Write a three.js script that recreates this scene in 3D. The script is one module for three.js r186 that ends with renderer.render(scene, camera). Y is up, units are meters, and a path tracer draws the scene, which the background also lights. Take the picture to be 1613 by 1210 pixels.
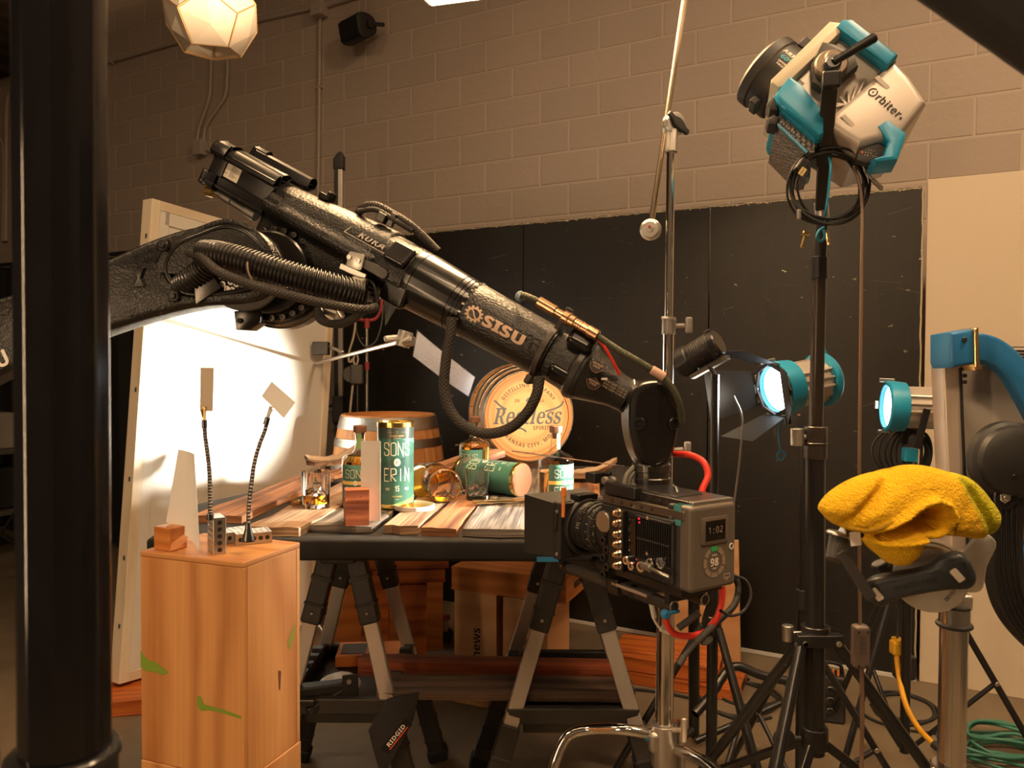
import * as THREE from 'three';
import { RoundedBoxGeometry } from 'three/addons/geometries/RoundedBoxGeometry.js';
import { mergeGeometries, mergeVertices, toCreasedNormals } from 'three/addons/utils/BufferGeometryUtils.js';
import { RectAreaLightUniformsLib } from 'three/addons/lights/RectAreaLightUniformsLib.js';

// ---------------------------------------------------------------- camera, lamps, exposure
const scene = new THREE.Scene();
scene.background = new THREE.Color(0x000000);
const F = 1200, FW = 1613, FH = 1210, D2R = Math.PI / 180;
const camera = new THREE.PerspectiveCamera(2 * Math.atan(FH / 2 / F) / D2R, FW / FH, 0.05, 60);
camera.rotation.order = 'YXZ';
camera.position.set(0, 1.5, 0);
camera.rotation.set(-1.33 * D2R, 0, 0.26 * D2R);
camera.focus = 2.2;
camera.userData.fStop = 9;
camera.updateMatrixWorld(true);
const renderer = new THREE.WebGLRenderer();
renderer.toneMapping = THREE.LinearToneMapping;
renderer.toneMappingExposure = 1.0;
renderer.shadowMap.enabled = true;
RectAreaLightUniformsLib.init();

const WARM = new THREE.Color().setRGB(1, 0.66, 0.37), TUNG = new THREE.Color().setRGB(1, 0.93, 0.80), AMBER = new THREE.Color().setRGB(1, 0.72, 0.42);
// lamp powers (the lamps themselves are built with their fittings)
const POWER = { orbiter: 300, keyFresnel: 24, boardFresnel: 190, ledSpot: 14, strip: 45, ceiling: [90, 68, 26] };

// ---------------------------------------------------------------- helpers
const V = (x, y, z) => new THREE.Vector3(x, y, z);
const dirOf = (px, py) => V((px - FW / 2) / F, -(py - FH / 2) / F, -1).applyQuaternion(camera.quaternion);
const at = (px, py, d) => dirOf(px, py).multiplyScalar(d).add(camera.position);                      // a place seen at a pixel, at a depth
const onY = (px, py, y) => { const r = dirOf(px, py); return r.multiplyScalar((y - camera.position.y) / r.y).add(camera.position); };
const onFloor = (px, py) => onY(px, py, 0);
function pick(obj, px, py, axis, val) {                                                              // where the sight line meets a plane of an object's own axes
  obj.updateWorldMatrix(true, false);
  const inv = obj.matrixWorld.clone().invert(), o = camera.position.clone().applyMatrix4(inv), r = dirOf(px, py).transformDirection(inv);
  return o.addScaledVector(r, (val - o[axis]) / r[axis]);
}
const rnd = (() => { let s = 12345; return () => ((s = (s * 1664525 + 1013904223) >>> 0) / 4294967296); })();
const rr = (a, b) => a + (b - a) * rnd();
const taken = {};
function numbered(n) { const k = taken[n] = (taken[n] ?? -1) + 1; return k ? n + '_' + String(k).padStart(3, '0') : n; }
function shade(o) { o.castShadow = true; o.receiveShadow = true; return o; }
function tag(o, label, category, group, kind) {
  if (label) o.userData.label = label;
  if (category) o.userData.category = category;
  if (group) o.userData.group = group;
  if (kind) o.userData.kind = kind;
  return o;
}
function thing(name, label, category, pos = [0, 0, 0], turn = 0, group) {
  const o = new THREE.Group(); o.name = numbered(name); scene.add(o);
  pos.isVector3 ? o.position.copy(pos) : o.position.set(...pos);
  o.rotation.y = turn;
  return tag(o, label, category, group);
}
function struct(name, geo, mat, parent = scene) { const o = shade(new THREE.Mesh(geo, mat)); o.name = parent === scene ? name : name; parent.add(o); if (parent === scene) o.userData.kind = 'structure'; return o; }
function part(parent, name, geo, mat, pos, rot, label) {
  const o = shade(new THREE.Mesh(geo, mat)); o.name = name; parent.add(o);
  if (pos) pos.isVector3 ? o.position.copy(pos) : o.position.set(...pos);
  if (rot) rot.isQuaternion ? o.quaternion.copy(rot) : o.rotation.set(...rot);
  if (label) o.userData.label = label;
  return o;
}
function single(name, geo, mat, label, category, pos, rot, group) { const o = part(scene, numbered(name), geo, mat, pos, rot); return tag(o, label, category, group); }
function copyOf(o, label, pos, turn) {
  const c = o.clone(); c.name = numbered(o.name.replace(/_\d{3}$/, '')); c.userData = { ...o.userData, label }; scene.add(c);
  if (pos) pos.isVector3 ? c.position.copy(pos) : c.position.set(...pos);
  if (turn !== undefined) c.rotation.y = turn;
  return c;
}
// geometry
function nx(g) { g = g.index ? g.toNonIndexed() : g; if (!g.attributes.normal) g.computeVertexNormals(); if (!g.attributes.uv) g.setAttribute('uv', new THREE.BufferAttribute(new Float32Array(g.attributes.position.count * 2), 2)); for (const k of Object.keys(g.attributes)) if (!['position', 'normal', 'uv'].includes(k)) g.deleteAttribute(k); g.morphAttributes = {}; return g; }
const merge = (...l) => mergeGeometries(l.flat().map(nx), false);
const mv = (g, x = 0, y = 0, z = 0, rx = 0, ry = 0, rz = 0) => { g.applyMatrix4(new THREE.Matrix4().compose(V(x, y, z), new THREE.Quaternion().setFromEuler(new THREE.Euler(rx, ry, rz)), V(1, 1, 1))); return g; };
function uvm(g, s = 1, ou = 0, ov = 0) {                                                             // uv in metres, u along x (grain)
  g = nx(g); const p = g.attributes.position, n = g.attributes.normal, uv = new Float32Array(p.count * 2);
  for (let i = 0; i < p.count; i += 3) {
    const ax = Math.abs(n.getX(i) + n.getX(i + 1) + n.getX(i + 2)), ay = Math.abs(n.getY(i) + n.getY(i + 1) + n.getY(i + 2)), az = Math.abs(n.getZ(i) + n.getZ(i + 1) + n.getZ(i + 2));
    for (let k = i; k < i + 3; k++) {
      const x = p.getX(k), y = p.getY(k), z = p.getZ(k), [a, b] = ay >= ax && ay >= az ? [x, z] : az >= ax ? [x, y] : [z, y];
      uv[k * 2] = a * s + ou; uv[k * 2 + 1] = b * s + ov;
    }
  }
  g.setAttribute('uv', new THREE.BufferAttribute(uv, 2)); return g;
}
const box = (w, h, d, r = 0.002, x = 0, y = 0, z = 0) => { const g = r > 0 ? new RoundedBoxGeometry(w, h, d, 1, Math.min(r, w * 0.49, h * 0.49, d * 0.49)) : new THREE.BoxGeometry(w, h, d); return mv(g, x, y, z); };
const sbox = (w, h, d, r, x = 0, y = 0, z = 0, s = 3) => mv(new RoundedBoxGeometry(w, h, d, s, Math.min(r, w * 0.49, h * 0.49, d * 0.49)), x, y, z);
function orient(g, p0, p1) { const d = p1.clone().sub(p0), q = new THREE.Quaternion().setFromUnitVectors(V(0, 1, 0), d.clone().normalize()); g.applyMatrix4(new THREE.Matrix4().compose(p0, q, V(1, 1, 1))); return g; }
function bar(p0, p1, r0, r1 = r0, seg = 20) { const h = p0.distanceTo(p1); const c = Math.min(0.0015, r0 * 0.2, r1 * 0.2); return orient(lathe([[0, 0], [r0 - c, 0], [r0, c], [r1, h - c], [r1 - c, h], [0, h]], seg), p0, p1); }
function sqbar(p0, p1, w, d = w, r = 0.002, up = V(0, 0, 1)) {                                       // box section from p0 to p1, d along up
  const y = p1.clone().sub(p0), h = y.length(); y.normalize(); const x = y.clone().cross(up).normalize(), z = x.clone().cross(y);
  const g = box(w, h, d, r); g.applyMatrix4(new THREE.Matrix4().makeBasis(x, y, z).setPosition(p0.clone().add(p1).multiplyScalar(0.5))); return g;
}
function tube(pts, r, n = 0, rad = 10, closed = false) { const c = new THREE.CatmullRomCurve3(pts, closed, 'centripetal'); return new THREE.TubeGeometry(c, n || Math.min(160, pts.length * 8), r, rad, closed); }
function lathe(pts, seg = 32, crease = 0.5, a0 = 0, a1 = Math.PI * 2) { const g = new THREE.LatheGeometry(pts.map(([r, y]) => new THREE.Vector2(Math.max(r, 1e-5), y)), seg, a0, a1); return toCreasedNormals(g, crease); }
const disc = (r, h, c = 0.002, seg = 32) => lathe([[0, -h / 2], [r - c, -h / 2], [r, -h / 2 + c], [r, h / 2 - c], [r - c, h / 2], [0, h / 2]], seg);   // axis y
const ring = (ro, ri, h, c = 0.002, seg = 40) => lathe([[ri, -h / 2], [ro - c, -h / 2], [ro, -h / 2 + c], [ro, h / 2 - c], [ro - c, h / 2], [ri, h / 2], [ri, -h / 2]], seg);
const torus = (R, r, seg = 40, rad = 10) => new THREE.TorusGeometry(R, r, rad, seg);
const zx = (g) => mv(g, 0, 0, 0, Math.PI / 2, 0, 0);                                                 // axis y to axis z
const xx = (g) => mv(g, 0, 0, 0, 0, 0, -Math.PI / 2);                                                // axis y to axis x
const shapeOf = (pts, holes = []) => { const s = new THREE.Shape(pts.map(([x, y]) => new THREE.Vector2(x, y))); for (const h of holes) s.holes.push(new THREE.Path(h.map(([x, y]) => new THREE.Vector2(x, y)))); return s; };
function ext(pts, depth, bevel = 0.002, holes = [], seg = 2, crease = 0.6) { const g = new THREE.ExtrudeGeometry(pts.isShape ? pts : shapeOf(pts, holes), { depth: Math.max(1e-4, depth - 2 * bevel), bevelEnabled: bevel > 0, bevelThickness: bevel, bevelSize: bevel, bevelOffset: -bevel, bevelSegments: seg, curveSegments: 16 }); g.translate(0, 0, -depth / 2 + bevel); return toCreasedNormals(g, crease); }
function smoothPts(pts, n = 60) { const c = new THREE.CatmullRomCurve3(pts.map(([x, y]) => V(x, y, 0)), true, 'centripetal'); return c.getPoints(n).slice(0, n).map((p) => [p.x, p.y]); }
const roundRect = (w, h, r, n = 5) => { const o = []; for (const [sx, sy, a] of [[1, 1, 0], [-1, 1, 1], [-1, -1, 2], [1, -1, 3]]) for (let i = 0; i <= n; i++) { const t = (a + i / n) * Math.PI / 2; o.push([sx * (w / 2 - r) + r * Math.cos(t), sy * (h / 2 - r) + r * Math.sin(t)]); } return o; };
const pxm = (ox, oy, d) => ([x, y]) => [(x - ox) * d / F, -(y - oy) * d / F];
function facing(o, ox, oy, d) { o.position.copy(at(ox, oy, d)); o.quaternion.copy(camera.quaternion); return o; }   // a thing whose flat side stands parallel to the picture
function basis(o, origin, x, yHint) { const X = x.clone().normalize(), Z = X.clone().cross(yHint).normalize(), Y = Z.clone().cross(X); o.quaternion.setFromRotationMatrix(new THREE.Matrix4().makeBasis(X, Y, Z)); o.position.copy(origin); return o; }
const local = (o, p) => { o.updateWorldMatrix(true, false); return o.worldToLocal(p.clone()); };

// ---------------------------------------------------------------- textures
const hash = (x, y, s) => { let h = Math.imul(x | 0, 374761393) ^ Math.imul(y | 0, 668265263) ^ Math.imul(s | 0, 2147483647 - 1274126177); h = Math.imul(h ^ (h >>> 13), 1274126177); h ^= h >>> 16; return (h >>> 0) / 4294967296; };
function vn(u, v, fx, fy, s) {                                                                       // tiling value noise on the unit square
  const x = u * fx, y = v * fy, x0 = Math.floor(x), y0 = Math.floor(y), a = x - x0, b = y - y0, i = a * a * (3 - 2 * a), j = b * b * (3 - 2 * b), m = (k, n) => ((k % n) + n) % n;
  const h = (p, q) => hash(m(p, fx), m(q, fy), s);
  return (h(x0, y0) * (1 - i) + h(x0 + 1, y0) * i) * (1 - j) + (h(x0, y0 + 1) * (1 - i) + h(x0 + 1, y0 + 1) * i) * j;
}
const fbm = (u, v, fx, fy, s, o = 4) => { let t = 0, a = 0.5, n = 0; for (let k = 0; k < o; k++) { t += a * vn(u, v, fx << k, fy << k, s + k * 17); n += a; a *= 0.5; } return t / n; };
function tex(w, h, fn, srgb = true, rep = [1, 1]) {
  const d = new Uint8Array(w * h * 4);
  for (let j = 0; j < h; j++) for (let i = 0; i < w; i++) { const c = fn((i + 0.5) / w, (j + 0.5) / h), k = (j * w + i) * 4; if (typeof c === 'number') d[k] = d[k + 1] = d[k + 2] = Math.max(0, Math.min(255, c)); else for (let q = 0; q < 3; q++) d[k + q] = Math.max(0, Math.min(255, c[q])); d[k + 3] = 255; }
  const t = new THREE.DataTexture(d, w, h); t.wrapS = t.wrapT = THREE.RepeatWrapping; t.magFilter = THREE.LinearFilter; t.minFilter = THREE.LinearFilter; t.repeat.set(...rep);
  if (srgb) t.colorSpace = THREE.SRGBColorSpace; t.needsUpdate = true; return t;
}
function canvasTex(w, h, draw, srgb = true) { const c = document.createElement('canvas'); c.width = w; c.height = h; const x = c.getContext('2d'); draw(x, w, h); const t = new THREE.CanvasTexture(c); if (srgb) t.colorSpace = THREE.SRGBColorSpace; return t; }
const mix = (a, b, t) => a.map((x, i) => x + (b[i] - x) * t);
const step = (a, b, x) => { const t = Math.max(0, Math.min(1, (x - a) / (b - a))); return t * t * (3 - 2 * t); };
function wood(seed, light, dark, { knots = 0.15, fine = 0.5, wave = 5, wear = 0, wearColor = [150, 140, 130], rep = [1, 2], size = 512 } = {}) {   // one tile is 1 m along the grain, 0.5 m across
  return tex(size, size / 2, (u, v) => {
    const warp = fbm(u, v, 2, 2, seed, 3) * 0.22, w = v + warp, r = Math.sin((w * wave + fbm(u, v, 1, 4, seed + 3, 2) * 1.5) * Math.PI * 2) * 0.5 + 0.5;
    const f = fbm(u, v, 4, 96, seed + 9, 3), g = fbm(u, v, 12, 24, seed + 31, 3);
    let c = mix(light, dark, Math.min(1, r * r * (0.45 + 0.3 * g) + (f - 0.4) * fine + knots * step(0.62, 0.8, fbm(u, v, 3, 5, seed + 77, 3))));
    if (wear) c = mix(c, wearColor, wear * step(0.45, 0.7, fbm(u, v, 3, 12, seed + 51, 4)));
    return c;
  }, true, rep);
}
const barkBump = (seed) => tex(512, 256, (u, v) => 255 * (0.6 * fbm(u, v, 4, 80, seed, 3) + 0.4 * fbm(u, v, 8, 14, seed + 5, 4)), false, [1, 2]);
const grainBump = tex(256, 256, (u, v) => 255 * fbm(u, v, 16, 16, 5, 4), false);
const castBump = tex(512, 512, (u, v) => 255 * fbm(u, v, 40, 40, 8, 3), false, [4, 4]);
const woodBump = barkBump(70);

// ---------------------------------------------------------------- materials
const lin = (r, g, b) => new THREE.Color().setRGB(r, g, b);
const mat = (name, color, roughness = 0.6, metalness = 0, extra = {}) => { const m = new (Object.keys(extra).some((k) => ['transmission', 'clearcoat', 'sheen', 'anisotropy', 'attenuationColor', 'specularIntensity'].includes(k)) ? THREE.MeshPhysicalMaterial : THREE.MeshStandardMaterial)({ color, roughness, metalness, ...extra }); m.name = name; return m; };
const WHITE = lin(1, 1, 1);
const M = {
  blockA: mat('painted block', lin(0.47, 0.395, 0.335), 0.8, 0, { bumpMap: grainBump, bumpScale: 0.002 }),
  blockB: mat('painted block', lin(0.455, 0.383, 0.325), 0.82, 0, { bumpMap: grainBump, bumpScale: 0.002 }),
  blockC: mat('painted block', lin(0.485, 0.405, 0.345), 0.78, 0, { bumpMap: grainBump, bumpScale: 0.0025 }),
  mortar: mat('highlight toned mortar', lin(0.54, 0.455, 0.385), 0.8),  // same paint as the blocks, lightened for the highlight on the tooled joints
  wallPaint: mat('dark studio wall paint', lin(0.10, 0.09, 0.08), 0.85),
  ceilingDark: mat('ceiling paint', lin(0.22, 0.20, 0.18), 0.9),
  conduit: mat('painted conduit', lin(0.48, 0.42, 0.375), 0.55),
  blackMetal: mat('black enamel', lin(0.012, 0.012, 0.013), 0.32),
  blackSatin: mat('black satin', lin(0.016, 0.015, 0.015), 0.5),
  blackPlastic: mat('black plastic', lin(0.018, 0.017, 0.017), 0.55),
  blackRubber: mat('black rubber', lin(0.014, 0.014, 0.014), 0.7),
  greyPlastic: mat('grey plastic', lin(0.09, 0.085, 0.08), 0.5),
  robot: mat('robot black paint', lin(0.010, 0.0095, 0.009), 0.34, 0, { bumpMap: castBump, bumpScale: 0.0012 }),
  robotSmooth: mat('robot black gloss', lin(0.009, 0.0085, 0.008), 0.24),
  chrome: mat('chrome', lin(0.75, 0.73, 0.70), 0.12, 1),
  steel: mat('brushed steel', lin(0.55, 0.53, 0.50), 0.35, 1),
  castAlu: mat('cast aluminium', lin(0.62, 0.60, 0.57), 0.42, 1, { bumpMap: grainBump, bumpScale: 0.0008 }),
  alu: mat('aluminium', lin(0.62, 0.59, 0.55), 0.4, 0.85),
  darkSteel: mat('dark steel', lin(0.12, 0.115, 0.11), 0.35, 1),
  brass: mat('brass', lin(0.72, 0.50, 0.22), 0.25, 1),
  gold: mat('gold foil', lin(0.83, 0.58, 0.18), 0.22, 1),
  whitePaper: mat('white card', lin(0.80, 0.78, 0.75), 0.8),
  whitePaint: mat('white paint', lin(0.72, 0.69, 0.64), 0.6),
  teal: mat('teal plastic', lin(0.012, 0.25, 0.44), 0.42),
  blue: mat('blue plastic', lin(0.025, 0.20, 0.42), 0.4),
  silverPaint: mat('silver paint', lin(0.52, 0.50, 0.47), 0.42, 0.25),
  red: mat('red rubber', lin(0.85, 0.05, 0.03), 0.4),
  redPaint: mat('red paint', lin(0.38, 0.05, 0.05), 0.5),
  yellowRubber: mat('yellow rubber', lin(0.85, 0.42, 0.02), 0.5),
  rope: mat('cotton rope', lin(0.55, 0.47, 0.36), 0.9),
  glassThin: mat('clear glass', WHITE, 0.02, 0, { transmission: 1, thickness: 0, ior: 1.5 }),
  glassSolid: mat('solid glass', WHITE, 0.01, 0, { transmission: 1, thickness: 0.01, ior: 1.5 }),
  ice: mat('ice', WHITE, 0.06, 0, { transmission: 1, thickness: 0.02, ior: 1.31 }),
  whiskeyDeep: mat('whiskey', WHITE, 0.01, 0, { transmission: 1, thickness: 0.05, ior: 1.36, attenuationColor: lin(0.98, 0.55, 0.06), attenuationDistance: 0.05 }),
  whiskey: mat('whiskey', WHITE, 0.01, 0, { transmission: 1, thickness: 0.05, ior: 1.36, attenuationColor: lin(0.98, 0.66, 0.13), attenuationDistance: 0.10 }),
};
const decalMat = (name, t, extra = {}) => { const m = mat(name, WHITE, 0.6, 0, { map: t, ...extra }); m.transparent = true; m.alphaTest = 0.5; return m; };
function decal(parent, name, w, h, draw, pos, rot, res = 1024, extra = {}, label) { const t = canvasTex(res, Math.max(16, Math.round(res * h / w)), draw); return part(parent, name, new THREE.PlaneGeometry(w, h), decalMat(name, t, extra), pos, rot, label); }
// ---------------------------------------------------------------- the room (its own axes run along the block wall)
const WY = -27.33 * D2R, WQ = new THREE.Quaternion().setFromAxisAngle(V(0, 1, 0), WY), W0 = V(-1.086, 0, -5.673);
const wp = (x, y, z) => V(x, y, z).applyQuaternion(WQ).add(W0);
const wallFrame = new THREE.Object3D(); wallFrame.position.copy(W0); wallFrame.quaternion.copy(WQ); wallFrame.updateMatrixWorld(true);
const onWall = (px, py, z = 0) => pick(wallFrame, px, py, 'z', z);
const toPx = (p) => { const q = p.clone().project(camera); return [(q.x + 1) * FW / 2, (1 - q.y) * FH / 2]; };
camera.updateProjectionMatrix();
const RX0 = -5.6, RX1 = 6.4, RZ1 = 7.4, RH = 5.2;
const inRoom = (g) => { g.applyMatrix4(wallFrame.matrixWorld); return g; };

const floorTex = tex(1024, 1024, (u, v) => {
  const a = fbm(u, v, 3, 3, 21, 5), b = fbm(u, v, 24, 24, 33, 4), s = step(0.58, 0.75, fbm(u, v, 5, 5, 44, 5)), sp = vn(u, v, 260, 260, 4) > 0.965 ? 1 : 0;
  let c = mix([98, 86, 70], [132, 117, 96], a * 0.8 + b * 0.4 - 0.1); c = mix(c, [72, 61, 49], s * 0.6); return mix(c, [165, 158, 146], sp * 0.5);
}, true, [0.4, 0.4]);
const floorRough = tex(512, 512, (u, v) => 255 * (0.38 + 0.35 * fbm(u, v, 6, 6, 91, 4)), false, [0.4, 0.4]);
const floorMat = mat('concrete', WHITE, 1, 0, { map: floorTex, roughnessMap: floorRough, bumpMap: grainBump, bumpScale: 0.0006 });
struct('floor', inRoom(uvm(box(RX1 - RX0 + 0.4, 0.2, RZ1 + 0.4, 0, (RX0 + RX1) / 2, -0.1, RZ1 / 2))), floorMat);
struct('ceiling', inRoom(box(RX1 - RX0 + 0.4, 0.2, RZ1 + 0.4, 0, (RX0 + RX1) / 2, RH + 0.1, RZ1 / 2)), M.ceilingDark);
struct('wall_left', inRoom(box(0.2, RH, RZ1, 0, RX0 - 0.1, RH / 2, RZ1 / 2)), M.wallPaint);
struct('wall_right', inRoom(box(0.2, RH, RZ1, 0, RX1 + 0.1, RH / 2, RZ1 / 2)), M.wallPaint);
struct('wall_front', inRoom(box(RX1 - RX0 + 0.4, RH, 0.2, 0, (RX0 + RX1) / 2, RH / 2, RZ1 + 0.1)), M.wallPaint);
const BT = 0.003;                                                                                    // blocks stand proud of the recessed joints
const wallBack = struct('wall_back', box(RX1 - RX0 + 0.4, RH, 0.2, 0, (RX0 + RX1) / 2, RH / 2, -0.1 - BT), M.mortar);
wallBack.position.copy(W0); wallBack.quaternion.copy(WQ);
{
  const L0 = camera.position.y + 1.993, C = 0.2032, gap = 0.011, b = 0.004, w = 2 * C - gap, h = C - gap;
  const P = (x, y, z) => [x, y, z], f = [[-w / 2 + b, -h / 2 + b, 0], [w / 2 - b, -h / 2 + b, 0], [w / 2 - b, h / 2 - b, 0], [-w / 2 + b, h / 2 - b, 0]], k = [[-w / 2, -h / 2, -BT], [w / 2, -h / 2, -BT], [w / 2, h / 2, -BT], [-w / 2, h / 2, -BT]], t = [];
  t.push(f[0], f[1], f[2], f[0], f[2], f[3]);
  for (let i = 0; i < 4; i++) { const j = (i + 1) % 4; t.push(k[i], k[j], f[j], k[i], f[j], f[i]); }
  const g0 = new THREE.BufferGeometry(); g0.setAttribute('position', new THREE.Float32BufferAttribute(t.flat(), 3)); g0.computeVertexNormals();
  const geos = [0, 0.3, 0.7].map((o) => uvm(g0.clone(), 2.1, o, o * 1.7)), mats = [M.blockA, M.blockB, M.blockC];
  const cand = [];
  for (let row = -6; row < 12; row++) for (let c = -24; c < 22; c++) {
    if (((c - row) % 2 + 2) % 2) continue;
    const x = (c + 1) * C, y = L0 - (row + 0.5) * C; if (y > RH - 0.1) continue;
    const [px, py] = toPx(wp(x, y, 0));
    if (px < -35 || px > 1665 || py < -30) continue;
    const lowest = x > -0.15 ? 2.26 : x > -1.4 ? 1.75 : 2.25;
    if (y < lowest) continue;
    cand.push([x, y, Math.floor(hash(c + 50, row + 50, 3) * 3), Math.floor(hash(c + 90, row + 20, 7) * 3)]);
  }
  for (const [x, y, a, m] of cand) part(wallBack, 'block', geos[a], mats[m], [x, y, 0]);
}
// ceiling lamps: long diffusers, out of sight overhead
function ceilingLamp(x, z, w, d, power, label) {
  const t = thing('ceiling_light', label, 'ceiling light', wp(x, RH, z)); t.quaternion.copy(WQ);
  part(t, 'housing', merge(box(w + 0.08, 0.05, d + 0.08, 0.006, 0, -0.03, 0), box(w + 0.08, 0.06, 0.03, 0.004, 0, -0.075, d / 2 + 0.025), box(w + 0.08, 0.06, 0.03, 0.004, 0, -0.075, -d / 2 - 0.025)), M.whitePaint);
  const glow = mat('lamp diffuser', lin(0.8, 0.75, 0.65), 0.5, 0, { emissive: WARM, emissiveIntensity: 3 });
  part(t, 'lamp_diffuser', box(w, 0.02, d, 0.004, 0, -0.07, 0), glow);
  const l = new THREE.RectAreaLight(WARM, power, w, d); l.position.set(0, -0.085, 0); l.rotation.x = -Math.PI / 2; l.name = 'ceiling_lamp_light'; t.add(l);
}
ceilingLamp(4.9, 3.0, 1.2, 0.5, POWER.ceiling[0], 'long white ceiling lamp over the white board at the end of the flats');
ceilingLamp(4.2, 5.9, 1.2, 0.5, POWER.ceiling[1], 'long white ceiling lamp behind the camera position');
ceilingLamp(0.2, 5.2, 1.2, 0.5, POWER.ceiling[2], 'long white ceiling lamp high above the robot base');

{ // warm strip lamp standing beside the camera, mirrored in the black column
  const t = thing('strip_lamp', 'tall warm strip lamp standing beside the camera, outside the picture', 'lamp', [-1.75, 0, 0.10], Math.PI / 2 + 0.3), W2 = 0.055, H2 = 1.1;
  part(t, 'housing', box(W2 + 0.03, H2 + 0.03, 0.05, 0.006, 0, 1.45, -0.03), M.blackSatin); part(t, 'lamp_diffuser', box(W2, H2, 0.01, 0.002, 0, 1.45, 0), mat('lamp diffuser', lin(0.8, 0.75, 0.65), 0.5, 0, { emissive: WARM, emissiveIntensity: 60 })); part(t, 'post', bar(V(0, 0.03, -0.06), V(0, 1.3, -0.06), 0.015), M.blackMetal); part(t, 'foot_plate', lathe([[0, 0], [0.2, 0], [0.2, 0.02], [0, 0.03]], 32).translate(0, 0, -0.06), M.blackMetal);
  const l = new THREE.RectAreaLight(WARM, POWER.strip, W2, H2); l.position.set(0, 1.45, 0.012); l.rotation.y = Math.PI; l.name = 'strip_lamp_light'; t.add(l);
}

// ---------------------------------------------------------------- black flats, white board, door, drape
const FZ = 0.44, FH_ = (onWall(1166, 320, FZ).y);
function scuffed(seed, edges) {
  return canvasTex(768, 1536, (x, w, h) => {
    let s = seed; const r = () => ((s = (s * 1664525 + 1013904223) >>> 0) / 4294967296);
    x.fillStyle = '#161310'; x.fillRect(0, 0, w, h);
    for (let i = 0; i < 900; i++) { x.fillStyle = `rgba(${60 + r() * 40},${54 + r() * 34},${46 + r() * 26},${r() * 0.10})`; x.fillRect(r() * w, r() * h, 1 + r() * 3, 20 + r() * 190); }
    for (let i = 0; i < 240; i++) { x.fillStyle = `rgba(0,0,0,${r() * 0.25})`; x.fillRect(r() * w, r() * h, 4 + r() * 60, 3 + r() * 60); }
    x.lineCap = 'round';
    for (let i = 0; i < 34; i++) { x.strokeStyle = `rgba(160,148,128,${0.18 + r() * 0.4})`; x.lineWidth = 0.8 + r() * 1.4; const a = r() * w, b = r() * h; x.beginPath(); x.moveTo(a, b); x.lineTo(a + (r() - 0.5) * 240, b + (r() - 0.5) * 60); x.stroke(); }
    const chip = (a, b, k) => { x.fillStyle = `rgba(${185 + r() * 40},${170 + r() * 40},${140 + r() * 40},${0.5 + r() * 0.5})`; x.beginPath(); for (let q = 0; q < 7; q++) x.lineTo(a + (r() - 0.5) * k * 2, b + (r() - 0.5) * k); x.closePath(); x.fill(); };
    for (let i = 0; i < 80; i++) chip(r() * w, r() * h * 0.6 + r() * h * 0.2, 2 + r() * r() * 15);
    for (let i = 0; i < 120; i++) { const e = edges[Math.floor(r() * edges.length)], q = r(); chip(e === 'l' ? r() * 5 : e === 'r' ? w - r() * 5 : q * w, e === 't' ? r() * 7 : e === 'b' ? h - r() * 7 : q * h, 3 + r() * 10); }
    if (edges.includes('r')) { x.strokeStyle = 'rgba(205,190,160,0.9)'; x.lineWidth = 6; x.beginPath(); for (let q = 0; q <= 60; q++) x.lineTo(w - 2 - r() * 3, q / 60 * h); x.stroke(); }
    if (edges.includes('t')) { x.strokeStyle = 'rgba(196,182,152,0.8)'; x.lineWidth = 4; x.beginPath(); for (let q = 0; q <= 60; q++) x.lineTo(q / 60 * w, 1 + r() * 4); x.stroke(); }
  });
}
function faceUV(g, w, h) { g = nx(g); const p = g.attributes.position, uv = g.attributes.uv; for (let i = 0; i < p.count; i++) uv.setXY(i, p.getX(i) / w + 0.5, p.getY(i) / h); return g; }
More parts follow.
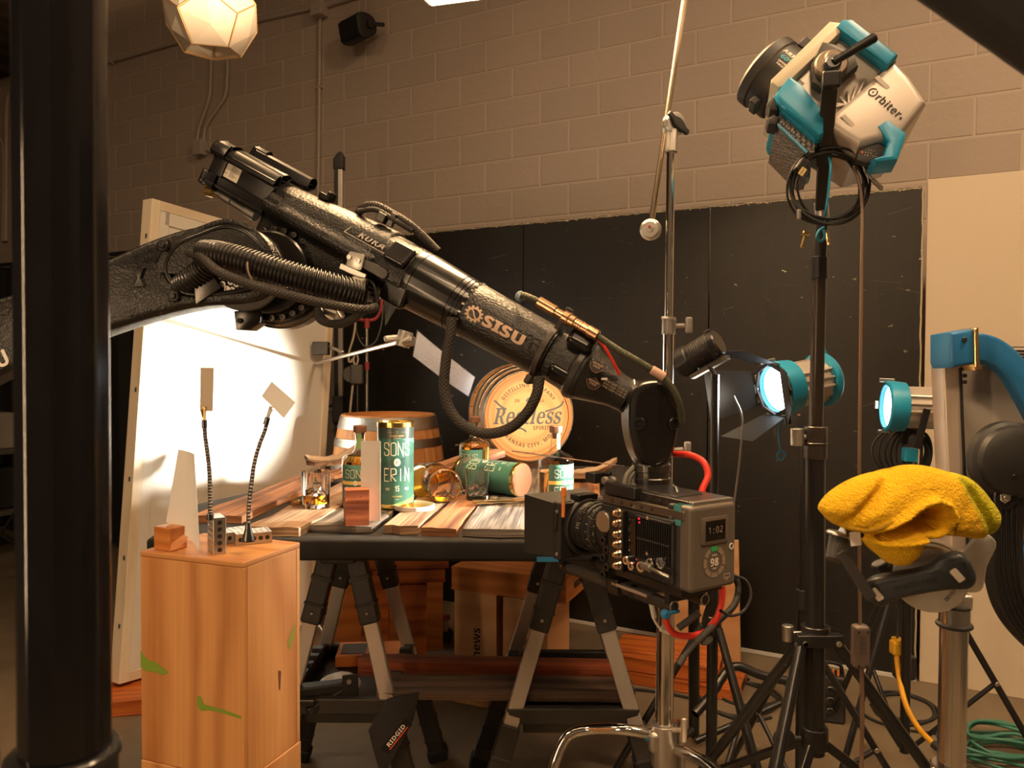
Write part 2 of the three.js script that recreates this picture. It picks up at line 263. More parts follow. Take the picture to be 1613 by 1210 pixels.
{
  const e = [1455, 1117, 824].map((px) => onWall(px, 420, FZ).x); e.push(onWall(533, 520, FZ).x);
  const lab = ['tall black scuffed flat with a worn pale edge beside the white board', 'tall black scuffed flat behind the barn door lamp', 'tall black flat behind the branded oak barrel'];
  const ed = [['r', 't', 't'], ['t', 't', 'b'], ['t', 'l']];
  for (let i = 0; i < 3; i++) {
    const w = e[i] - e[i + 1] - 0.006, t = thing('black_flat', lab[i], 'flat', wp((e[i] + e[i + 1]) / 2, 0, FZ), 0, 'black flats along the wall'); t.quaternion.copy(WQ);
    const m = mat('scuffed black paint', WHITE, 0.5, 0, { map: scuffed(77 + i * 991, ed[i]) });
    part(t, 'face_board', faceUV(box(w, FH_, 0.014, 0.002, 0, FH_ / 2, -0.007), w, FH_), m);
    part(t, 'back_frame', merge(box(0.07, FH_ - 0.02, 0.03, 0.002, -w / 2 + 0.04, FH_ / 2, -0.03), box(0.07, FH_ - 0.02, 0.03, 0.002, w / 2 - 0.04, FH_ / 2, -0.03), box(w - 0.16, 0.07, 0.03, 0.002, 0, FH_ - 0.05, -0.03), box(w - 0.16, 0.07, 0.03, 0.002, 0, 0.05, -0.03)), M.blackSatin);
    if (i < 2) part(t, 'scuffed_foot_strip', box(w, 0.02, 0.006, 0.001, 0, 0.012, 0.003), M.whitePaint);
    if (i === 1) part(t, 'small_black_patch', box(0.16, 0.16, 0.002, 0.0005, -0.02, 1.52, 0.001), M.blackSatin);
  }
  const x0 = onWall(1459, 420, FZ).x, y1 = onWall(1540, 275, FZ - 0.01).y;
  single('white_board', faceUV(box(1.6, y1, 0.02, 0.003, 0, y1 / 2, 0), 1.6, y1), mat('warm white board', lin(0.68, 0.58, 0.44), 0.65), 'large plain cream board standing behind the blue lamp yoke', 'board', wp(x0 + 0.8, 0, FZ - 0.02), WQ.clone());
  // cream door left of the flats
  const dr = new THREE.Group(); dr.name = 'door_1'; dr.userData.kind = 'structure'; scene.add(dr); dr.position.copy(wp(e[3] - 0.62, 0, 0.02)); dr.quaternion.copy(WQ);
  const dm = mat('door paint', lin(0.36, 0.32, 0.28), 0.6);
  part(dr, 'door_leaf', box(0.9, 2.03, 0.045, 0.003, 0, 1.02, 0.02), dm);
  part(dr, 'door_frame', merge(box(0.07, 2.1, 0.09, 0.004, -0.49, 1.05, 0.02), box(0.07, 2.1, 0.09, 0.004, 0.49, 1.05, 0.02), box(1.05, 0.07, 0.09, 0.004, 0, 2.09, 0.02)), dm);
  part(dr, 'raised_panel', merge(box(0.62, 0.7, 0.012, 0.004, 0, 1.5, 0.046), box(0.62, 0.7, 0.012, 0.004, 0, 0.6, 0.046)), dm);
  part(dr, 'door_handle', merge(mv(zx(disc(0.025, 0.02)), 0.38, 1.02, 0.055), bar(V(0.38, 1.02, 0.09), V(0.28, 1.02, 0.09), 0.009), bar(V(0.38, 1.02, 0.05), V(0.38, 1.02, 0.095), 0.009)), M.steel);
  // black drape to the far side of the door
  const dx0 = RX0 + 0.1, dx1 = e[3] - 1.22, dw = dx1 - dx0, nx_ = 260, ny = 10, g = new THREE.PlaneGeometry(dw, 2.36, nx_, ny), p = g.attributes.position;
  for (let i = 0; i < p.count; i++) { const x = p.getX(i), y = p.getY(i); p.setZ(i, 0.05 * Math.sin(x * 17 + Math.sin(x * 5) * 1.4) * (0.7 + 0.3 * (0.5 - y / 2.36)) + 0.02 * Math.sin(x * 41 + y)); }
  g.computeVertexNormals();
  const cu = thing('black_drape', 'long black pleated drape hanging behind the leaning white flat', 'curtain', wp((dx0 + dx1) / 2, 0, 0.5)); cu.quaternion.copy(WQ);
  const cm = mat('black duvetyne', lin(0.010, 0.0095, 0.009), 0.95); cm.side = THREE.DoubleSide;
  part(cu, 'cloth', mv(g, 0, 1.2, 0), cm); part(cu, 'rail', bar(V(-dw / 2, 2.4, 0), V(dw / 2, 2.4, 0), 0.017), M.blackSatin);
  part(cu, 'rail_bracket', merge(bar(V(-dw / 2 + 0.3, 2.4, -0.5), V(-dw / 2 + 0.3, 2.4, 0), 0.012), bar(V(dw / 2 - 0.1, 2.4, -0.5), V(dw / 2 - 0.1, 2.4, 0), 0.012)), M.blackSatin);
}

// ---------------------------------------------------------------- on the wall
const wpt = (px, py, z) => { const p = onWall(px, py, z); return wp(p.x, p.y, z); };
{
  const run = (pts, r, z = 0.018) => tube(pts.map(([a, b]) => wpt(a, b, z)), r, pts.length * 8, 10);
  const bx = (px, py, w, h, d) => { const g = box(w, h, d, 0.006), p = onWall(px, py, d / 2); g.applyMatrix4(new THREE.Matrix4().compose(wp(p.x, p.y, d / 2), WQ, V(1, 1, 1))); return g; };
  const c1 = thing('wall_conduit', 'painted conduit running level along the wall behind the speaker with a junction box', 'conduit');
  part(c1, 'pipe', merge(run([[168, 99], [275, 68], [400, 34], [492, 13]], 0.014), run([[514, 8], [560, -6], [600, -18]], 0.022)), M.conduit);
  part(c1, 'junction_box', bx(503, 15, 0.105, 0.105, 0.09), M.conduit);
  part(c1, 'strap', bx(178, 97, 0.02, 0.05, 0.03), M.conduit);
  const c2 = thing('wall_conduit', 'painted conduit dropping straight down from the junction box beside the speaker', 'conduit');
  part(c2, 'pipe', run([[504, 28], [503, 140], [502, 240], [500, 360]], 0.012), M.conduit);
  part(c2, 'strap', bx(503, 138, 0.06, 0.016, 0.03), M.conduit);
  const c3 = thing('wall_conduit', 'pair of bent painted conduits ending in a wall box under the pendant lamp', 'conduit');
  part(c3, 'pipe', run([[333, 60], [332, 120], [330, 152], [322, 178], [313, 205], [311, 222]], 0.014), M.conduit);
  part(c3, 'pipe', run([[359, 50], [358, 120], [355, 150], [342, 172], [324, 200], [321, 222]], 0.014), M.conduit);
  part(c3, 'pipe', run([[326, 236], [345, 241], [368, 247]], 0.012, 0.03), M.conduit);
  part(c3, 'junction_box', bx(315, 233, 0.10, 0.125, 0.07), M.conduit);
  part(c3, 'collar', merge(run([[311, 218], [311, 223]], 0.02), run([[321, 217], [321, 222]], 0.02)), M.conduit);
  const c4 = thing('wall_conduit', 'painted conduit with a swept bend at the far edge of the wall', 'conduit');
  part(c4, 'pipe', run([[40, 138], [24, 140], [14, 150], [11, 170], [10, 250], [9, 380]], 0.02), M.conduit);
  part(c4, 'pipe', run([[-20, 205], [-4, 214], [5, 228], [6, 250], [5, 380]], 0.016), M.conduit);
  const b = struct('trim_1', box(0.42, 1.3, 0.3, 0.01), mat('dark timber', WHITE, 0.8, 0, { map: wood(301, [58, 42, 30], [24, 17, 12]) }));
  { const p = onWall(-22, 60, 0.15); b.position.copy(wp(p.x, p.y + 0.3, 0.15)); b.quaternion.copy(WQ); }
  // wall speaker
  const p = onWall(566, 48, 0.12), s = thing('wall_speaker', 'black loudspeaker bracketed high on the block wall', 'speaker', wp(p.x, p.y, 0.14)); s.quaternion.copy(WQ).multiply(new THREE.Quaternion().setFromEuler(new THREE.Euler(0.25, -0.35, 0.03))); s.scale.setScalar(0.86);
  part(s, 'cabinet', ext(smoothPts([[-0.075, -0.085], [0.02, -0.095], [0.085, -0.05], [0.085, 0.05], [0.02, 0.095], [-0.075, 0.085]], 40), 0.3, 0.012).rotateY(Math.PI / 2).rotateX(0), M.blackPlastic, [0, 0, 0], [0, 0, 0]);
  part(s, 'grille', sbox(0.28, 0.15, 0.02, 0.008, 0, 0, 0.085), mat('speaker grille', lin(0.012, 0.012, 0.012), 0.85, 0, { bumpMap: grainBump, bumpScale: 0.002 }));
  part(s, 'bracket', merge(box(0.03, 0.06, 0.05, 0.006, 0.17, 0, -0.02), box(0.02, 0.03, 0.14, 0.003, 0.175, 0, -0.08)), M.blackPlastic);
  part(s, 'cable', tube([V(-0.02, 0.07, -0.03), V(-0.02, 0.16, -0.06), V(-0.03, 0.3, -0.1), V(-0.03, 0.6, -0.1)], 0.004), M.conduit);
}
// pendant lamp of folded white plates
{
  const t = thing('pendant_lamp', 'faceted white paper globe lamp hanging high before the wall', 'lamp', at(332, 22, 3.55)); t.rotation.set(0.1, 0.3, 0);
  const R = 0.215, dod = new THREE.DodecahedronGeometry(R), p = dod.attributes.position, faces = [];
  const verts = []; for (let i = 0; i < p.count; i++) { const v = V(p.getX(i), p.getY(i), p.getZ(i)); if (!verts.some((q) => q.distanceTo(v) < 1e-4)) verts.push(v); }
  const dirs = []; for (let i = 0; i < p.count; i += 3) { const q = [0, 1, 2].map((k) => V(p.getX(i + k), p.getY(i + k), p.getZ(i + k))), v = q[1].clone().sub(q[0]).cross(q[2].clone().sub(q[0])).normalize(); if (!dirs.some((d) => d.distanceTo(v) < 1e-3)) dirs.push(v); }
  const tilt = new THREE.Quaternion().setFromUnitVectors(dirs[0], V(0, -1, 0));
  const paper = mat('lamp paper', lin(0.60, 0.54, 0.46), 0.75, 0, { transmission: 0.12, thickness: 0 }), edge = mat('lamp plywood edge', lin(0.62, 0.42, 0.22), 0.7); paper.side = THREE.DoubleSide;
  dirs.forEach((n, k) => {
    if (k === 0) return;
    const ring5 = verts.filter((v) => v.dot(n) > R * 0.75), c = ring5.reduce((a, b) => a.add(b), V(0, 0, 0)).multiplyScalar(1 / 5);
    const u = ring5[0].clone().sub(c).normalize(), w = n.clone().cross(u); ring5.sort((a, b) => Math.atan2(a.clone().sub(c).dot(w), a.clone().sub(c).dot(u)) - Math.atan2(b.clone().sub(c).dot(w), b.clone().sub(c).dot(u)));
    const o = ring5.map((v) => v.clone().sub(c).multiplyScalar(0.965).add(c)), top = c.clone().addScaledVector(n, 0.028).addScaledVector(u, 0.012), a = [], e = [];
    for (let i = 0; i < 5; i++) {
      const j = (i + 1) % 5; a.push(top, o[i], o[j]);
      const mid = o[i].clone().add(o[j]).multiplyScalar(0.5), inn = (v) => v.clone().addScaledVector(n, -0.012), ou = (v) => v.clone().addScaledVector(n, 0.004).addScaledVector(v.clone().sub(c).normalize(), 0.004);
      e.push(ou(o[i]), inn(o[i]), inn(o[j]), ou(o[i]), inn(o[j]), ou(o[j]));
    }
    const G = (l) => { const g = new THREE.BufferGeometry(); g.setAttribute('position', new THREE.Float32BufferAttribute(l.map((v) => v.clone().applyQuaternion(tilt)).flatMap((v) => [v.x, v.y, v.z]), 3)); g.computeVertexNormals(); return g; };
    const pl = part(t, 'shade_plate', G(a), paper); part(pl, 'edge', G(e), (edge.side = THREE.DoubleSide, edge));
  });
  part(t, 'cord', bar(V(0, 0.18, 0), V(0, 1.1, 0), 0.004), M.whitePaint);
  part(t, 'socket', lathe([[0, 0.03], [0.02, 0.03], [0.022, 0.1], [0.012, 0.14], [0, 0.14]]), M.whitePaint);
}
// ---------------------------------------------------------------- woods
const W = {
  ply: mat('fir plywood', WHITE, 0.55, 0, { map: wood(11, [212, 154, 94], [166, 104, 54], { wave: 4, fine: 0.35 }), bumpMap: woodBump, bumpScale: 0.0004 }),
  apple: mat('varnished birch', WHITE, 0.4, 0, { map: wood(23, [206, 132, 66], [172, 98, 42], { wave: 6, fine: 0.4 }) }),
  pale: mat('pale birch', WHITE, 0.5, 0, { map: wood(29, [214, 166, 118], [190, 138, 92], { wave: 3, fine: 0.3 }) }),
  orange: mat('orange varnished pine', WHITE, 0.38, 0, { map: wood(37, [196, 108, 46], [142, 66, 22], { wave: 7, fine: 0.5, knots: 0.5 }) }),
  barnLight: mat('weathered barn wood', WHITE, 0.85, 0, { map: wood(41, [186, 152, 120], [84, 56, 38], { wave: 5, fine: 0.9, knots: 0.5, wear: 0.5, wearColor: [196, 178, 156] }), bumpMap: woodBump, bumpScale: 0.004 }),
  barnGrey: mat('grey barn wood', WHITE, 0.8, 0, { map: wood(43, [132, 122, 112], [40, 34, 30], { wave: 6, fine: 1.0, knots: 0.5, wear: 0.45, wearColor: [150, 142, 134] }), bumpMap: woodBump, bumpScale: 0.005 }),
  barnBrown: mat('brown barn wood', WHITE, 0.85, 0, { map: wood(47, [160, 108, 68], [66, 36, 20], { wave: 5, fine: 0.9, knots: 0.5, wear: 0.25, wearColor: [176, 140, 110] }), bumpMap: woodBump, bumpScale: 0.004 }),
  darkPlank: mat('dark charred wood', WHITE, 0.75, 0, { map: wood(53, [104, 82, 64], [50, 36, 27], { wave: 6, fine: 0.9, wear: 0.25, wearColor: [110, 84, 62] }), bumpMap: woodBump, bumpScale: 0.004 }),
  redBeam: mat('red brown timber', WHITE, 0.7, 0, { map: wood(59, [172, 88, 50], [104, 48, 26], { wave: 4, fine: 0.7, knots: 0.4 }), bumpMap: woodBump, bumpScale: 0.004 }),
  oak: mat('barrel oak', WHITE, 0.55, 0, { map: wood(61, [206, 150, 94], [168, 108, 60], { wave: 4, fine: 0.4 }) }),
  oakHead: mat('pale oak head', WHITE, 0.55, 0, { map: wood(67, [222, 170, 116], [196, 136, 84], { wave: 7, fine: 0.3 }) }),
  block: mat('old hardwood block', WHITE, 0.6, 0, { map: wood(71, [168, 92, 52], [112, 52, 26], { wave: 8, fine: 0.7 }), bumpMap: woodBump, bumpScale: 0.001 }),
  flat: mat('bare pine frame', WHITE, 0.65, 0, { map: wood(73, [236, 222, 198], [216, 196, 166], { wave: 3, fine: 0.3 }) }),
};
const TY = 1.05;                                                                                     // upper side of the planks
function plank(L, Wd, H, seed, warp = 1) {                                                           // length along x, worn edges
  const g = new THREE.BoxGeometry(L, H, Wd, 14, 1, 4), p = g.attributes.position;
  for (let i = 0; i < p.count; i++) {
    const x = p.getX(i), y = p.getY(i), z = p.getZ(i), u = x / L + 0.5, e = Math.abs(z) > Wd * 0.49 ? 1 : 0, end = Math.abs(x) > L * 0.49 ? 1 : 0;
    p.setZ(i, z + e * Math.sign(z) * warp * 0.007 * (fbm(u, 0.3, 7, 3, seed + (z > 0 ? 5 : 9), 3) - 0.5) * 2);
    p.setX(i, x + end * warp * 0.012 * (hash(Math.round(z * 200), Math.round(u * 3), seed) - 0.5));
    p.setY(i, y + (y > 0 ? warp * 0.004 * (fbm(u, z / Wd + 0.5, 6, 2, seed + 2, 3) - 0.6) - e * 0.002 : 0));
  }
  g.computeVertexNormals(); return uvm(toCreasedNormals(g, 0.5), 1, hash(seed, 1, 1) * 3, hash(seed, 2, 1) * 2);
}

// ---------------------------------------------------------------- table: black wrapped slab on two sawhorses
{
  const pts = [[-1.0, 2.08], [0.27, 2.08], [0.58, 3.64], [-0.5, 3.64], [-0.74, 3.56], [-0.87, 3.14], [-1.08, 2.6]], s = shapeOf(pts.map(([x, z]) => [x, z]));
  const t = thing('table_top', 'black wrapped table slab lying across the two sawhorses', 'table', [0, 0.961, 0]);
  const g = new THREE.ExtrudeGeometry(s, { depth: 0.04, bevelEnabled: true, bevelThickness: 0.012, bevelSize: 0.014, bevelOffset: -0.014, bevelSegments: 4 });
  g.rotateX(-Math.PI / 2); g.translate(0, 0.012, 0);
  part(t, 'slab', toCreasedNormals(g, 0.8), mat('black cloth wrap', lin(0.009, 0.0085, 0.009), 0.85, 0, { bumpMap: grainBump, bumpScale: 0.001 }));
  part(t, 'paper_tape', box(0.06, 0.014, 0.002, 0.0005, 0.10, 0.01, -2.0785), M.blue, undefined, undefined, 'blue masking tape on the table edge');
}
function sawhorse(label, cx, zf, zb, half) {
  const t = thing('sawhorse', label, 'sawhorse', [cx, 0, -(zf + zb) / 2], 0, 'folding sawhorses under the table'), hz = (zb - zf) / 2, Z = 0.62 * hz;
  const al = mat('sawhorse aluminium', lin(0.60, 0.55, 0.50), 0.38, 0.55), pl = mat('sawhorse plastic', lin(0.030, 0.027, 0.024), 0.5, 0, { bumpMap: grainBump, bumpScale: 0.0006 });
  part(t, 'top_beam', merge(box(0.11, 0.06, 2 * Z + 0.16, 0.01, 0, 0.918, 0), box(0.14, 0.02, 2 * Z + 0.2, 0.004, 0, 0.948, 0)), pl);
  part(t, 'grip_slot', box(0.05, 0.018, 0.004, 0.002, 0, 0.925, Z + 0.081), M.orangeTrim ?? (M.orangeTrim = mat('orange plastic', lin(0.75, 0.22, 0.04), 0.5)));
  for (const [sx, sz] of [[-1, 1], [1, 1], [-1, -1], [1, -1]]) {
    const a = V(sx * 0.035, 0.93, sz * Z), b = V(sx * half, 0.01, sz * hz), q = (k) => a.clone().lerp(b, k);
    const leg = part(t, 'leg', sqbar(q(0.05), q(0.72), 0.046, 0.03, 0.004), al);
    part(leg, 'upper_sleeve', merge(sqbar(q(-0.03), q(0.26), 0.062, 0.05, 0.008), sqbar(q(0.1), q(0.115), 0.066, 0.054, 0.002), sqbar(q(0.19), q(0.2), 0.066, 0.054, 0.002)), pl);
    part(leg, 'lower_sleeve', merge(sqbar(q(0.56), q(0.97), 0.06, 0.048, 0.006), ...[0.66, 0.74, 0.82, 0.9].map((k) => sqbar(q(k), q(k + 0.012), 0.064, 0.052, 0.002))), pl);
    part(leg, 'foot', sqbar(q(0.95), q(1.0), 0.075, 0.06, 0.01), M.blackRubber);
    part(leg, 'rivet', mv(zx(disc(0.005, 0.006, 0.001, 10)), q(0.22).x, q(0.22).y, q(0.22).z + 0.027), M.steel);
  }
  const k = 0.53, y = 0.93 - 0.92 * k, hw = 0.035 + (half - 0.035) * k, zz = Z + (hz - Z) * k;
  part(t, 'shelf_bar', box(2 * hw + 0.04, 0.05, 0.03, 0.006, 0, y, zz), pl); part(t, 'shelf_bar', box(2 * hw + 0.04, 0.05, 0.03, 0.006, 0, y, -zz), pl);
  for (const s of [-1, 1]) part(t, 'shelf_side', merge(box(0.035, 0.06, 2 * zz, 0.006, s * hw, y, 0), ...[-0.6, -0.3, 0, 0.3, 0.6].map((q) => box(0.042, 0.02, 0.03, 0.004, s * hw, y + 0.035, q * zz))), pl);
  part(t, 'tray', merge(box(2 * hw, 0.008, 2 * zz, 0.002, 0, y - 0.02, 0), box(2 * hw - 0.06, 0.05, 0.02, 0.004, 0, y - 0.05, zz * 0.8)), pl);
  t.userData.k = { y, hw, zz }; return t;
}
const horseL = sawhorse('folding sawhorse with a maker plate, beside the plywood pedestal', -0.535, 2.30, 2.86, 0.265);
const horseR = sawhorse('folding sawhorse standing under the cinema camera', 0.19, 2.24, 2.80, 0.31);
{
  const { y, hw, zz } = horseL.userData.k, br = part(horseL, 'side_bracket', ext([[-0.05, -0.13], [0.05, 0.02], [0.07, 0.1], [-0.03, 0.1], [-0.09, 0.02]], 0.012, 0.002), M.blackPlastic, at(626, 1150, 2.27).sub(horseL.position), [0, 0.55, 0]);
  decal(br, 'maker_plate', 0.105, 0.034, (x, w, h) => { x.fillStyle = '#101010'; x.fillRect(0, 0, w, h); x.fillStyle = '#f2ece0'; x.font = 'bold ' + h * 0.62 + 'px sans-serif'; x.textAlign = 'center'; x.fillText('RIDGID', w / 2, h * 0.62); x.fillStyle = '#e8552d'; x.fillRect(w * 0.12, h * 0.74, w * 0.76, h * 0.12); }, [-0.005, -0.015, 0.0068], [0, 0, 0.75], 512);
  for (const k of ['y', 'hw', 'zz']) { delete horseL.userData[k]; } delete horseL.userData.k; delete horseR.userData.k;
  // things in the trays
  const cr = thing('tool_cradle', 'black folding clamp arm with a steel bolt lying on the sawhorse shelf', 'clamp', [-0.6, y - 0.01, -2.38], 0.3);
  part(cr, 'arm', merge(box(0.16, 0.03, 0.05, 0.006, 0, 0.05, 0), mv(box(0.14, 0.025, 0.04, 0.006), 0.02, 0.02, 0.02, 0, 0.2, 0.35)), M.blackPlastic); part(cr, 'end_plate', box(0.05, 0.09, 0.008, 0.003, 0.09, 0.05, 0.03), M.blackPlastic); part(cr, 'bolt', mv(zx(disc(0.008, 0.008, 0.001, 10)), 0.085, 0.075, 0.038), M.steel);
  part(cr, 'tube_end', bar(V(-0.12, 0.035, 0.03), V(-0.02, 0.03, 0.05), 0.014), M.blackMetal);
  const gl = thing('work_gloves', 'crumpled pale work glove on the sawhorse shelf', 'glove', [-0.56, y - 0.014, -2.47]);
  const gs = new THREE.IcosahedronGeometry(0.05, 3), gp = gs.attributes.position; for (let i = 0; i < gp.count; i++) { const v = V(gp.getX(i), gp.getY(i), gp.getZ(i)), k = 0.8 + 0.5 * fbm(v.x * 8 + 0.5, v.z * 8 + v.y * 6 + 0.5, 4, 4, 5, 3); gp.setXYZ(i, v.x * k * 1.3, Math.max(0, (v.y + 0.05) * 0.55 * k), v.z * k); } gs.computeVertexNormals();
  part(gl, 'glove_body', gs, M.whitePaint);
  const tg = thing('tool_tray', 'orange printed tool package in the back sawhorse tray', 'package', [-0.5, y - 0.014, -2.76], 0.1);
  part(tg, 'carton', box(0.26, 0.04, 0.14, 0.003, 0, 0.02, 0), M.orangeTrim); part(tg, 'dark_end_label', box(0.09, 0.002, 0.1, 0.0005, -0.07, 0.0405, 0), M.blackSatin);
}
const beamA = single('timber_beam', plank(0.86, 0.075, 0.05, 801), W.redBeam, 'thick red brown timber laid across both sawhorse shelves', 'timber', [-0.08, 0.489, -2.54], [0, -0.03, -0.008]);
const beamB = single('loose_plank', plank(0.80, 0.15, 0.022, 802), W.darkPlank, 'dark charred plank on the sawhorse shelves in front of the red beam', 'plank', [-0.02, 0.476, -2.41], [0, -0.02, 0]);

// planks on the table, running away from the camera
{
  const head = Math.atan2(0.095, 1), spec = [
    [298, 382, 812, 0.85, W.barnBrown, 'short brown plank at the table side nearest the white flat'],
    [384, 478, 831, 1.1, W.barnLight, 'pale worn plank under the filled rocks glass'],
    [482, 590, 827, 1.4, W.barnGrey, 'dark grey plank under the small hardwood block'],
    [599, 660, 829, 1.35, W.barnLight, 'narrow pale plank under the white tin lid'],
    [662, 722, 832, 1.4, W.barnBrown, 'narrow brown plank under the lying whiskey bottle'],
    [725, 850, 834, 1.25, W.barnGrey, 'wide weathered grey plank beneath the brass tongs'],
    [853, 955, 836, 1.2, W.barnBrown, 'wide brown plank behind the camera matte box']];
  spec.forEach(([a, b, y, L, m, lab], i) => {
    const p0 = onY(a, y, TY), p1 = onY(b, y, TY), w = p1.x - p0.x - 0.007, tw = [0.003, -0.003, 0.002, 0.003, -0.002, 0.003, 0.0][i], mid = p0.clone().add(p1).multiplyScalar(0.5);
    single('barn_plank', plank(L, w, [0.024, 0.027, 0.022, 0.026, 0.024, 0.023, 0.025][i], 900 + i * 7, 1.5), m, lab, 'plank', [mid.x + Math.sin(head) * L / 2, TY - 0.012 + (i % 2) * 0.0015, mid.z - Math.cos(head) * L / 2], [0, Math.PI / 2 - head + tw, 0], 'barn wood planks on the table');
  });
  const bark = (L, Wd, seed) => { const g = plank(L, Wd, 0.02, seed, 3), p = g.attributes.position; for (let i = 0; i < p.count; i++) p.setY(i, p.getY(i) + 0.05 * Math.pow(Math.abs(p.getX(i) / L * 2), 2) * (p.getX(i) > 0 ? 1 : 0.3) + 0.25 * p.getZ(i) * p.getZ(i) / Wd); g.computeVertexNormals(); return uvm(g); };
  const q = (px, py, y = TY) => onY(px, py, y);
  single('split_slab', bark(0.20, 0.11, 951), W.barnBrown, 'curled split slab with bark behind the rocks glass', 'wood slab', q(520, 757).setY(TY + 0.014), [0.0, 0.5, 0.02]);
  single('split_slab', bark(0.24, 0.12, 952), W.barnLight, 'upper curled slab leaning beside the half barrel', 'wood slab', q(527, 745).setY(TY + 0.048), [0.1, 0.35, 0.05]);
  single('split_slab', plank(0.5, 0.13, 0.03, 953), W.barnBrown, 'thick brown board sloping up behind the lying bottle', 'wood slab', q(716, 752).setY(TY + 0.05), [0, 0.9, 0.13]);
  single('split_slab', bark(0.26, 0.12, 954), W.barnLight, 'pale slab behind the half empty bottle', 'wood slab', q(915, 757).setY(TY + 0.02), [0.05, -0.2, 0.03]);
}
// ---------------------------------------------------------------- bottles, canisters, glasses
function labelArt(x, w, h, can) {
  const g = x.createLinearGradient(0, 0, w, h); x.fillStyle = '#3c6a5d'; x.fillRect(0, 0, w, h);
  x.fillStyle = '#5f9683'; x.beginPath(); x.moveTo(w, h * 0.0); x.lineTo(w, h * 0.34); x.lineTo(w * 0.1, h * 0.0); x.fill();
  x.fillStyle = '#33574e'; x.beginPath(); x.moveTo(0, h * 0.55); x.lineTo(w, h * 0.28); x.lineTo(w, h * 0.5); x.lineTo(0, h * 0.78); x.fill();
  x.fillStyle = '#6ea463'; x.beginPath(); x.moveTo(w * 0.45, h); x.lineTo(w, h * 0.78); x.lineTo(w, h * 0.9); x.lineTo(w * 0.6, h); x.fill();
  const t = (s, px, py, size, sx, col, fam = 'bold ') => { x.save(); x.translate(px, py); x.scale(sx, 1); x.fillStyle = col; x.font = fam + size + 'px sans-serif'; x.textAlign = 'center'; x.fillText(s, 0, 0); x.restore(); };
  const cream = '#efe6cf', gold = '#d8ae5c', cx = w / 2;
  const tall = (s, py, hh, ww) => {                                                                  // slim engraved capitals
    x.save(); x.strokeStyle = cream; x.lineWidth = hh * 0.085; x.lineJoin = 'miter'; const n = s.length, cw = ww / n, y0 = py - hh, y1 = py;
    [...s].forEach((c, i) => { const a = cx - ww / 2 + i * cw + cw * 0.14, b = a + cw * 0.7, m = (a + b) / 2, P = (...q) => { x.beginPath(); x.moveTo(q[0][0], q[0][1]); for (const k of q.slice(1)) x.lineTo(k[0], k[1]); x.stroke(); }; const k = hh * 0.1;
      if (c === 'S') P([b, y0 + hh * 0.28], [b, y0 + k], [b - k, y0], [a + k, y0], [a, y0 + k], [a, y0 + hh * 0.4], [b, y0 + hh * 0.6], [b, y1 - k], [b - k, y1], [a + k, y1], [a, y1 - k], [a, y1 - hh * 0.28]);
      if (c === 'O') P([a + k, y0], [b - k, y0], [b, y0 + k], [b, y1 - k], [b - k, y1], [a + k, y1], [a, y1 - k], [a, y0 + k], [a + k, y0]);
      if (c === 'N') P([a, y1], [a, y0], [b, y1], [b, y0]);
      if (c === 'E') { P([b, y0], [a, y0], [a, y1], [b, y1]); P([a, y0 + hh * 0.5], [m + cw * 0.1, y0 + hh * 0.5]); }
      if (c === 'R') P([a, y1], [a, y0], [b - k, y0], [b, y0 + k], [b, y0 + hh * 0.42], [a, y0 + hh * 0.52], [b, y1]);
      if (c === 'I') P([m, y0], [m, y1]);
    }); x.restore(); };
  if (can) {
    x.fillStyle = '#3b4744'; x.fillRect(0, 0, w, h * 0.16);
    x.strokeStyle = gold; x.lineWidth = 3; x.beginPath(); x.arc(cx, h * 0.075, h * 0.016, 0, 7); x.stroke(); x.beginPath(); x.moveTo(cx - w * 0.09, h * 0.075); x.lineTo(cx - w * 0.03, h * 0.075); x.moveTo(cx + w * 0.03, h * 0.075); x.lineTo(cx + w * 0.09, h * 0.075); x.stroke();
    t('SINGLE MALT', cx, h * 0.135, h * 0.036, 0.9, gold); t('AMERICAN WHISKEY', cx, h * 0.158, h * 0.014, 0.9, cream, '');
  }
  const s = can ? 0.62 : 0.86;
  tall('SONS', h * (can ? 0.37 : 0.36), h * (can ? 0.16 : 0.22), w * s * (can ? 0.4 : 0.8));
  x.fillStyle = can ? cream : '#e8c46a'; if (!can) x.fillRect(0, h * 0.45, w, h * 0.1);
  x.fillStyle = cream; x.beginPath(); x.arc(cx, h * 0.46 + (can ? 0 : h * 0.04), h * (can ? 0.05 : 0.07), 0, 7); x.fill(); t('OF', cx, h * (can ? 0.476 : 0.52), h * 0.045, 0.9, '#3b4744');
  tall('ERIN', h * (can ? 0.70 : 0.84), h * (can ? 0.16 : 0.22), w * s * (can ? 0.4 : 0.8));
  if (can) { t('15', cx, h * 0.83, h * 0.1, 0.62, cream); t('AGED', cx - w * 0.085, h * 0.815, h * 0.04, 0.62, cream); t('YEARS', cx + w * 0.09, h * 0.815, h * 0.04, 0.62, cream); t('IRISH WHISKEY', cx, h * 0.905, h * 0.026, 0.8, gold); t('750 ML', cx, h * 0.94, h * 0.02, 0.8, cream, ''); }
}
const canTex = canvasTex(2048, 1200, (x, w, h) => labelArt(x, w, h, true)), labTex = canvasTex(768, 640, (x, w, h) => labelArt(x, w, h, false));
const canMat = mat('printed canister paper', WHITE, 0.3, 0, { map: canTex }), labMat = mat('printed bottle label', WHITE, 0.4, 0, { map: labTex }); labMat.side = THREE.DoubleSide;
